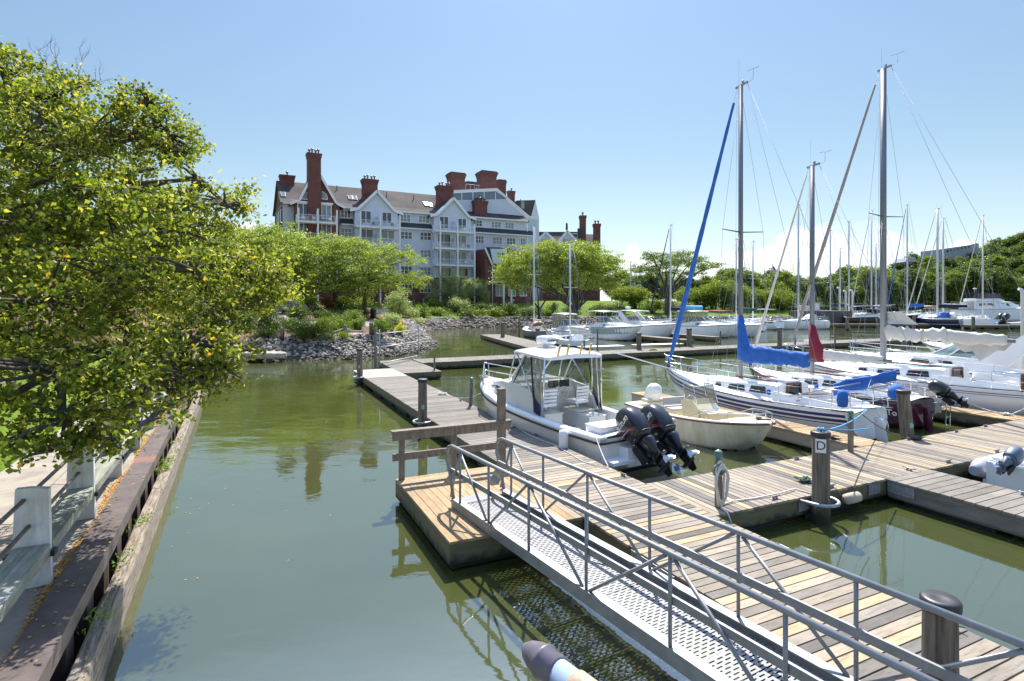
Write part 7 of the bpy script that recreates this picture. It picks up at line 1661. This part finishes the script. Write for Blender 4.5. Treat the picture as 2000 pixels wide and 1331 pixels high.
# along the far shore and up the slope
for row, (Yb, st) in enumerate(((-8, 5.0), (6, 5.6), (22, 6.5), (42, 7.5), (66, 8.5), (94, 10))):
    px = 1425.0
    while px < 2120:
        base_Y = np.interp(px, [1200, 1500, 1600, 1700, 1800, 1900, 2000, 2120], [150, 150, 165, 205, 228, 240, 245, 250])
        Y = base_Y+Yb+q.uniform(-3, 3); x = (px-1000)/FPX*Y
        if hz(x, Y) > .8: addwood(x, Y, q.uniform(.75, 1.15)*(1 if px > 1650 else .8), lvl=row)
        px += st/Y*FPX*q.uniform(.8, 1.2)
for px in range(1195, 1425, 16): Y = q.uniform(185, 215); addwood((px-1000)/FPX*Y, Y, q.uniform(.6, .8))
for px in range(330, 560, 40): Y = q.uniform(120, 135); addwood((px-1000)/FPX*Y, Y, q.uniform(.9, 1.1))
for px in range(-80, 330, 50): Y = q.uniform(60, 90); addwood((px-1000)/FPX*Y, Y, q.uniform(.8, 1.0))
for k in range(5):
    if not used[k]: addwood(150, 260, 1, k)
# ---- shrubs
def shrub(name, label, px, py, w, h, m, Y=None, leaf=.09, dens=62, rc=.26, per=56, flat=.8, stem=True, seed=None, wid=.7, bias=.6, lumps=3):
    base = gnd(px, py) if Y is None else Vector(((px-1000)/FPX*Y, Y, hz((px-1000)/FPX*Y, Y)))
    s = base.y/FPX; rx, rz = w*s/2, h*s; q = random.Random(px+py); bl = [((0, 0, rz*.5), (rx*.8, rx*.7, rz*.5))]
    for k in range(lumps): a = q.uniform(0, 6.28); bl.append(((rx*.45*math.cos(a), rx*.35*math.sin(a), rz*q.uniform(.35, .65)), (rx*.5, rx*.5, rz*.38)))
    k = max(1.0, base.y/45); o = thing(name, label, 'shrub', base); rs_ = np.random.RandomState(px % 997+py)
    P, cc = clumps(bl, dens/k/k, rc*k, per, flat, .35, rs_); v, f = leafquads(P, leaf*k, (0, 0, 1), bias, rs_, wid); link('foliage', np_mesh('foliage', v, f, m), o)
    b = MB()
    for p in cc[:10]: b.tube([(0, 0, -.1), (p[0]*.4, p[1]*.4, p[2]*.5), tuple(p)], [.03*k, .02*k, .01], 4)
    b.build('stems', M_bark, o); return o
M_S = [('dark green clipped shrub', L_shrub), ('lime green shrub', L_lime), ('silvery shrub', L_olive), ('golden yellow shrub', L_yel), ('russet shrub', L_redl)]
for row in (('broad dark shrub behind the leftmost rope post', 590, 662, 78, 40, L_shrub), ('feathery bush in front of the second rope post', 640, 664, 54, 40, L_lime), ('small blue green bush beside the second rope post', 640, 667, 30, 22, L_olive),
            ('low lime bush at the foot of the second rope post', 597, 668, 26, 20, L_lime), ('leafy lime shrub above the rope by the path', 654, 646, 50, 26, L_lime), ('leafy shrub behind the middle rope post', 685, 640, 50, 30, L_lime),
            ('low bush in front of the middle rope post', 668, 664, 30, 14, L_lime), ('second lime shrub left of the ornamental grass', 704, 646, 36, 26, L_lime),
            ('golden yellow bush at the right end of the rocks', 782, 657, 30, 24, L_yel), ('grey green bush with pale flowers beside the bench', 762, 642, 50, 30, L_olive), ('tall rounded grey green bush right of the bench', 776, 618, 56, 48, L_olive),
            ('low hedge left of the mulch mound', 690, 614, 60, 10, L_lime), ('dark groundcover bush under the locust trunks', 678, 620, 90, 20, L_shrub), ('russet bush at the foot of the forked trunk', 640, 610, 34, 30, L_redl),
            ('dark bush behind the lamp pole', 597, 612, 60, 34, L_locust2), ('flowering bush with pink blooms', 617, 616, 34, 18, L_shrub), ('tufted bush right of the tall rounded bush', 805, 622, 36, 20, L_olive), ('bright tufted bush next to the lawn edge', 828, 620, 36, 22, L_lime),
            ('low mixed planting on the rocks before the lawn', 860, 617, 60, 13, L_lime), ('grey bush under the weeping trees', 895, 610, 56, 28, L_olive), ('dark low hedge right of the grey bush', 950, 612, 60, 17, L_shrub), ('low green hedge piece before the brick wing', 930, 617, 50, 12, L_lime),
            ('second low mixed planting above the far rocks', 905, 619, 50, 10, L_shrub), ('dark rounded bush behind the dark sailboat mast', 995, 615, 44, 22, L_shrub), ('dark bush behind the second small mast', 1078, 614, 26, 24, L_shrub),
            ('long dark clipped hedge on the bank behind the hardtop boat', 1180, 615, 74, 19, L_shrub), ('dark bush left of the long clipped hedge', 1120, 614, 40, 16, L_shrub), ('bright lime shrub with tall shoots by the hedge', 1240, 603, 40, 26, L_lime), ('large rounded bush below the flat topped tree', 1275, 612, 56, 28, L_lime),
            ('rounded green bush right of the flat topped tree trunk', 1305, 612, 36, 26, L_shrub), ('dark rounded bush left of the rolled mat boat', 1365, 606, 36, 20, L_shrub), ('pale green bush behind the rolled mat boat', 1390, 604, 36, 24, L_lime), ('dark round bush right of the rolled mat boat', 1412, 606, 24, 20, L_shrub),
            ('low hedge behind the green boom cover', 1480, 606, 60, 13, L_lime), ('dark hedge end beside the green boom cover', 1530, 606, 40, 12, L_shrub), ('shrubby undergrowth under the left trees', 530, 655, 60, 50, L_shrub), ('tall undergrowth between car and path', 480, 640, 60, 40, L_locust2),
            ('dark green bush under the left trunk of the locust', 640, 628, 60, 22, L_shrub), ('mid green bush between the two locust trunks', 690, 628, 50, 20, L_locust2), ('wide lime bush over the middle of the rope', 668, 648, 46, 24, L_lime), ('dark leafy bush right behind the russet bush', 665, 606, 60, 18, L_shrub),
            ('dark bush beside the parked car', 585, 628, 50, 30, L_shrub), ('lime bush before the dark bush by the car', 560, 640, 40, 16, L_locust2), ('bush at the left end of the rope', 520, 662, 44, 26, L_shrub), ('low olive bush spilling over the rocks at the point', 815, 634, 30, 12, L_olive),
            ('dark bush behind the metal frame', 755, 612, 40, 14, L_shrub), ('green bush at the lawn edge left of the weeping trees', 848, 606, 36, 20, L_lime), ('dark green bush under the left weeping tree', 872, 609, 44, 20, L_shrub), ('low spreading bush on the bank top before the brick wing', 975, 618, 46, 14, L_lime),
            ('low dark bush on the bank between the two small masts', 1030, 617, 60, 15, L_shrub), ('lime bush on the bank behind the daysailer', 1062, 617, 40, 12, L_lime), ('dark bush on the bank at the bow of the bimini cruiser', 1215, 613, 40, 22, L_shrub), ('low dark hedge behind the radar arch cruiser', 1330, 610, 50, 16, L_shrub), ('lime hedge top behind the blue-collared mast', 1440, 608, 50, 16, L_lime)):
    shrub('shrub', *row[:5], row[5])
o = shrub('ornamental_grass', 'bright green arching ornamental grass beside a rope post', 742, 660, 46, 32, L_lime, leaf=.30, wid=.16, bias=.0, dens=40, per=50, rc=.2)
# pink blooms and a few bird-scale details
b = MB(); q = random.Random(2); base = gnd(617, 616)
for k in range(26): c = base+Vector((q.uniform(-.9, .9), -.55-q.random()*.3, q.uniform(.25, .95))); b.lathe([(.0, -.04), (.07, 0), (.0, .05)], c, n=6)
tag(b.build('blossoms', mat('pink petals', (.7, .16, .34), .6)), 'pink blossoms scattered over the dark flowering bush', 'flowers')
# ---- riprap
def rocks(name, pts, smin, smax, m, seed):
    r_ = np.random.RandomState(seed); n = len(pts)
    t = (1+5**.5)/2; ico = np.array([(-1, t, 0), (1, t, 0), (-1, -t, 0), (1, -t, 0), (0, -1, t), (0, 1, t), (0, -1, -t), (0, 1, -t), (t, 0, -1), (t, 0, 1), (-t, 0, -1), (-t, 0, 1)])/1.9
    fc = np.array([(0, 11, 5), (0, 5, 1), (0, 1, 7), (0, 7, 10), (0, 10, 11), (1, 5, 9), (5, 11, 4), (11, 10, 2), (10, 7, 6), (7, 1, 8), (3, 9, 4), (3, 4, 2), (3, 2, 6), (3, 6, 8), (3, 8, 9), (4, 9, 5), (2, 4, 11), (6, 2, 10), (8, 6, 7), (9, 8, 1)])
    sz = r_.uniform(smin, smax, n)*np.where(r_.rand(n) < .12, 1.6, 1); dim = r_.uniform(.55, 1.2, (n, 3))*np.array([1, 1, .7]); a = r_.uniform(0, 6.28, n); tl = r_.uniform(-.6, .6, n)
    V = ico[None]*(1+r_.uniform(-.22, .22, (n, 12, 1)))*dim[:, None]*sz[:, None, None]*.5
    ct, st_ = np.cos(tl)[:, None], np.sin(tl)[:, None]; y = V[..., 1]*ct-V[..., 2]*st_; z = V[..., 1]*st_+V[..., 2]*ct
    ca, sa = np.cos(a)[:, None], np.sin(a)[:, None]; x = V[..., 0]*ca-y*sa; y = V[..., 0]*sa+y*ca
    V = np.stack([x, y, z], -1)+np.asarray(pts)[:, None]; F = (fc[None]+12*np.arange(n)[:, None, None]).reshape(-1, 3)
    return link(name, np_mesh(name, V.reshape(-1, 3), F, m))
M_rock = bpy.data.materials.new('riprap stone'); M_rock.use_nodes = True; nt = M_rock.node_tree; nt.nodes.clear()
g = N(nt, 'ShaderNodeNewGeometry'); sp = N(nt, 'ShaderNodeSeparateXYZ', {0: g.outputs['Position']})
nz = N(nt, 'ShaderNodeTexNoise', {'Vector': g.outputs['Position'], 'Scale': 6.0, 'Detail': 6.0}).outputs[0]
c = ramp(nt, g.outputs['Random Per Island'], [(0, (.12, .105, .09)), (.3, (.27, .24, .20)), (.55, (.42, .385, .34)), (.8, (.33, .27, .20)), (1, (.55, .52, .47))])
wet = ramp(nt, mth(nt, 'ADD', sp.outputs[2], mth(nt, 'MULTIPLY', nz, .3)), [(.28, 1), (.55, 0)])
c = mixc(nt, wet, c, (.07, .06, .035)); c = mixc(nt, ramp(nt, nz, [(.4, 0), (.7, .5)]), c, (.16, .15, .13))
# the rocks farther round the cove are browner and darker stone
dk = ramp(nt, mth(nt, 'MULTIPLY', sp.outputs[1], .01), [(.44, 0), (.52, .75)])
c = mixc(nt, dk, c, (.17, .13, .12), 'MULTIPLY' if False else 'MIX') if False else mixc(nt, dk, c, mixc(nt, .5, c, (.15, .11, .10)))
p = N(nt, 'ShaderNodeBsdfPrincipled', {'Base Color': c, 'Roughness': .85}); nt.links.new(N(nt, 'ShaderNodeBump', {'Strength': .5, 'Distance': .05, 'Height': nz}).outputs[0], p.inputs['Normal'])
N(nt, 'ShaderNodeOutputMaterial', {0: p.outputs[0]})
pts = []; rr = np.random.RandomState(8); seg = SHORE[1:15]
for (ax, ay), (bx, by) in zip(seg[:-1], seg[1:]):
    L = math.hypot(bx-ax, by-ay); Ym = (ay+by)/2
    if Ym > 110: continue
    n = int(L*(115 if Ym < 62 else 46)); t = rr.rand(n); d = rr.uniform(-.5, 3.4, n); nx_, ny_ = -(by-ay)/L, (bx-ax)/L
    X = ax+(bx-ax)*t+nx_*d; Y_ = ay+(by-ay)*t+ny_*d
    sdv = sdist(X, Y_); X2 = X; z = hgt_np(X, Y_)+rr.uniform(-.02, .10, n); ok = (sdv > -.9) & (sdv < 2.9)
    pts.append(np.stack([X2, Y_, z], 1)[ok])
pts = np.concatenate(pts); near = pts[pts[:, 1] < 62]; farp = pts[pts[:, 1] >= 62]
struct(rocks('riprap', near, .13, .36, M_rock, 4), 'stuff'); struct(rocks('riprap', farp, .26, .6, M_rock, 5), 'stuff')
# stone slab over a culvert at the left
sl = thing('stone_slab', 'large flat pale stone slab at the left end of the rocks', 'boulder', G(512, 694, .45))
b = MB(); b.loft([[Vector((1.6*k*math.cos(a)*(1+.06*math.sin(3*a)), .7*k*math.sin(a), z)) for a in [2*math.pi*i/14 for i in range(14)]] for z, k in ((-.2, .9), (-.1, 1), (.12, 1), (.2, .9))], sm=False); b.build('slab', mat('pale slab', (.42, .40, .33), .9, var=.35, vs=3, bump=.5), sl)
# ================================================================ garden furniture
rp = []
for i, (px, py, yt, lab) in enumerate(((551, 666, 641, 'rope post at the left end of the garden path'), (612, 665, 638, 'darker rope post between two bushes'), (674, 653, 635, 'thin rope post in the middle of the garden path'), (725, 661, 634, 'thick rope post beside the ornamental grass'), (765, 658, 630, 'rope post left of the golden bush'))):
    P = gnd(px, py); h_ = (py-yt)/FPX*P.y; o = thing('rope_post', lab, 'post', P); b = MB(); b.lathe([(.16, -.3), (.16, h_-.04), (.13, h_), (0, h_+.01)], n=10); b.build('post', M_pile if i != 2 else M_rail, o); rp.append(P+Vector((0, 0, h_*.72)))
for i, lab in enumerate(('sagging rope between the two leftmost garden posts', 'sagging rope between the second and middle garden posts', 'sagging rope left of the thick garden post', 'sagging rope right of the thick garden post')):
    rope('barrier_rope', lab, [rp[i], rp[i+1]], M_rope, .035, sag=.3)
for px, py, yt, lab in ((741, 612, 584, 'wooden pole behind the bench'), (827, 603, 583, 'grey pole standing on the lawn by the weeping tree'), (578, 616, 590, 'dark lamp pole by the pink bush')):
    P = gnd(px, py); h_ = (py-yt)/FPX*P.y; b = MB(); b.lathe([(.14, -.3), (.13, h_), (0, h_+.02)], n=8); tag(b.build('pole', M_rail, None), lab, 'pole').location = P
P = gnd(742, 622); bn = thing('garden_bench', 'pale slatted bench on the garden path under the locust', 'bench', P, R(8)); b = MB()
for k in range(4): b.bb(-1, 1, -.25+.14*k, -.14+.14*k, .43, .47)
b.build('seat', M_wpaint, bn); b = MB()
for k in range(4): b.bb(-1, 1, .30+.02*k, .33+.02*k, .52+.11*k, .60+.11*k)
b.build('backrest', M_wpaint, bn)
for x in (-.9, .9):
    b = MB(); b.bb(x-.04, x+.04, -.25, -.18, 0, .43); b.bb(x-.04, x+.04, .26, .34, 0, .9); b.bb(x-.04, x+.04, -.25, .3, .62, .66); b.build('leg', M_galv, bn)
P = gnd(729, 622); tbn = thing('litter_bin', 'dark round litter bin at the left end of the bench', 'bin', P); b = MB(); b.lathe([(.28, 0), (.32, .1), (.34, .8), (.36, .82), (.3, 1.0), (.12, 1.1), (0, 1.1)], n=14); b.build('bin_body', M_smoke, tbn)
# path patches inside the garden
def sheet(name, pts, m, lift=.03, kind='structure'):
    Pp = [gnd(x, y) for x, y in pts]; b = MB(); n = len(Pp); c = sum(Pp, Vector())/n; V = []; F = []; rings = 6
    for k in range(rings+1):
        for p in Pp:
            q_ = c.lerp(p, k/rings); V.append((q_.x, q_.y, hz(q_.x, q_.y)+lift))
    for k in range(rings):
        for i in range(n): F.append((k*n+i, k*n+(i+1) % n, (k+1)*n+(i+1) % n, (k+1)*n+i))
    b.add(V, F, True); return struct(b.build(name, m), kind)
M_asph = mat('pale asphalt', (.26, .23, .22), .95, var=.2, vs=2)
sheet('road', [(430, 640), (505, 634), (560, 636), (625, 632), (600, 618), (560, 612), (500, 606), (440, 610)], M_asph)
sheet('garden_path', [(540, 668), (610, 664), (700, 662), (735, 656), (700, 652), (640, 656), (560, 661)], mat('garden path gravel', (.42, .33, .28), .95, var=.2, vs=5), .04)
sheet('garden_path', [(715, 640), (760, 632), (770, 626), (725, 626), (705, 632)], M_asph, .04)
# parked car
P = gnd(548, 613); cr = thing('parked_car', 'dark blue car parked under the trees at the left', 'car', P, R(5))
b = MB(); pr = [(-2.2, .3), (-2.2, .75), (-1.9, .9), (-1.2, .95), (-.6, 1.38), (.6, 1.42), (1.3, .98), (2.0, .88), (2.25, .65), (2.25, .3)]
b.prism([(x, -.85, z) for x, z in pr], (0, 1.7, 0)); b.build('body', mat('dark blue car paint', (.02, .035, .07), .2, coat=.6), cr)
b = MB(); b.prism([(-1.05, -.87, .97), (-.55, -.87, 1.32), (.55, -.87, 1.36), (1.15, -.87, .98)], (0, 1.74, 0)); b.build('windows', M_smoke, cr)
for x in (-1.35, 1.4):
    for y in (-.86, .72): b = MB(); b.lathe([(.32, 0), (.33, .02), (.33, .14), (.32, .16)], (x, y, .33), (0, 1, 0), 16); w = b.build('wheel', M_black, cr); b = MB(); b.lathe([(.2, -.01), (.0, -.015)], (x, y, .33), (0, 1, 0), 12); b.build('rim', M_chrome, w)
b = MB(); b.box((2.2, -.7, .72), (.12, .3, .12)); b.build('tail_light', M_red, cr)
# flag pole with flag
P = Vector(((1509-1000)/FPX*112, 112, hz(57, 112)*0+1)); fp = thing('flag_pole', 'flag pole flying a stars and stripes flag above the row trees', 'flag pole', P)
zt = CAMZ+(HOR-517)/FPX*112-P.z; b = MB(); b.tube([(0, 0, -1), (0, 0, zt)], [.12, .06], 8); b.lathe([(0, -.1), (.1, 0), (0, .1)], (0, 0, zt+.1), n=8); b.tube([(-.9, 0, zt*.55), (.9, 0, zt*.55)], .05, 6); b.build('pole', M_mast, fp)
def flagpt(u, v): return Vector((.08+u*1.15+.0, .12*math.sin(u*6+v), zt-.25-v*1.0-u*1.35+.12*math.sin(u*7)))
fl = MB(); fb = MB(); fw = MB(); M_fr = mat('flag red', (.5, .02, .03), .8); M_fw = mat('flag white', (.75, .75, .75), .8); M_fb = mat('flag blue', (.02, .04, .22), .8)
for k in range(13):
    for i in range(10):
        u0_, u1_ = i/10, (i+1)/10
        if k < 7 and u1_ <= .41: m_ = fb
        else: m_ = fl if k % 2 == 0 else fw
        m_.add([flagpt(u0_, k/13), flagpt(u1_, k/13), flagpt(u1_, (k+1)/13), flagpt(u0_, (k+1)/13)], [(0, 1, 2, 3)])
r_ = fl.build('flag', M_fr, fp); fw.build('white_stripes', M_fw, r_); fb.build('canton', M_fb, r_)
st_ = MB()
for a in range(5):
    for c_ in range(6): p_ = flagpt(.04+.066*c_, .05+.1*a)-Vector((0, .02, 0)); st_.add([p_+Vector((.018*math.cos(k*1.257+1.57)*(1 if True else 1), 0, .018*math.sin(k*1.257+1.57))) for k in range(5)], [(0, 1, 2, 3, 4)])
st_.build('stars', M_fw, r_)
# pier end wall and bench box seen behind the far boats
pw = thing('stone_pier', 'low concrete pier block among rocks left of the black cruiser', 'pier', G(1632, 632, .6)); b = MB(); b.bb(-3, 5, 4, 9, -.5, 1.9); b.build('block', mat('dark concrete', (.13, .125, .12), .9, var=.3), pw)
b = MB(); b.box((-.5, 5, 2.5), (.9, .9, 1.3)); b.build('utility_box', M_white, pw)
for px, yt, Y, lab in ((1640, 566, 100, 'white post with a curved top left of the tall masts'), (1652, 572, 98, 'second white post with a curved top beside the far pier'), (1590, 571, 98, 'white post standing behind the white sailboat'), (1997, 571, 60, 'pale post at the right edge of the picture'), (1665, 571, 99, 'third white post near the black cruiser bow')):
    zt = CAMZ-(yt-HOR)/FPX*Y; o = thing('white_post', lab, 'post', PY(px, Y)); b = MB(); b.tube([(0, 0, -1), (0, 0, zt), (-.1, 0, zt+.25), (-.4, 0, zt+.35)], .16, 8); b.build('post', M_white, o)
# floating leaves on the water by the bulkhead
n = 60; rs2 = np.random.RandomState(4); Y_ = rs2.uniform(8, 24, n); X_ = -1.3-.487*Y_+np.abs(rs2.normal(.3, 1.4, n)); struct(leafobj('floating_leaves', np.stack([X_, Y_, np.full(n, .008)], 1), .04, M_litter, bias=60), 'stuff')

# ---- split side pairs of the near boats into parts of their own
def split_islands(o):
    me = o.data; n = len(me.vertices); par = list(range(n))
    def fd(a):
        while par[a] != a: par[a] = par[par[a]]; a = par[a]
        return a
    for p in me.polygons:
        v = list(p.vertices); r = fd(v[0])
        for w in v[1:]: par[fd(w)] = r
    groups = {}
    for p in me.polygons: groups.setdefault(fd(p.vertices[0]), []).append(p)
    if len(groups) < 2: return
    for g in groups.values():
        ids = sorted({v for p in g for v in p.vertices}); mp = {v: i for i, v in enumerate(ids)}
        m2 = bpy.data.meshes.new(me.name); m2.from_pydata([tuple(me.vertices[v].co) for v in ids], [], [[mp[v] for v in p.vertices] for p in g])
        m2.materials.append(me.materials[0]); m2.polygons.foreach_set('use_smooth', [p.use_smooth for p in g]); m2.update()
        k = o.copy(); k.data = m2; COL.objects.link(k)
    bpy.data.objects.remove(o)
SPL = ('clear_curtain', 'curtain_edging', 'cockpit_coaming', 'quarter_moulding', 'side_coaming', 'top_supports', 'brick_bay_base', 'side_curtain', 'swim_platform', 'sail_flap', 'seat_box', 'chart_screens')
REN = {'top_supports': 'top_support', 'chart_screens': 'chart_screen'}
for o in [x for x in COL.objects if x.type == 'MESH' and x.name.split('.')[0] in SPL and x.parent and (x.matrix_parent_inverse @ x.parent.location).length < 75 or x.name.startswith('brick_bay')]:
    if o.name.split('.')[0] == 'seat_box': continue
    nm = o.name.split('.')[0]
    if nm in REN: o.name = REN[nm]
    split_islands(o)
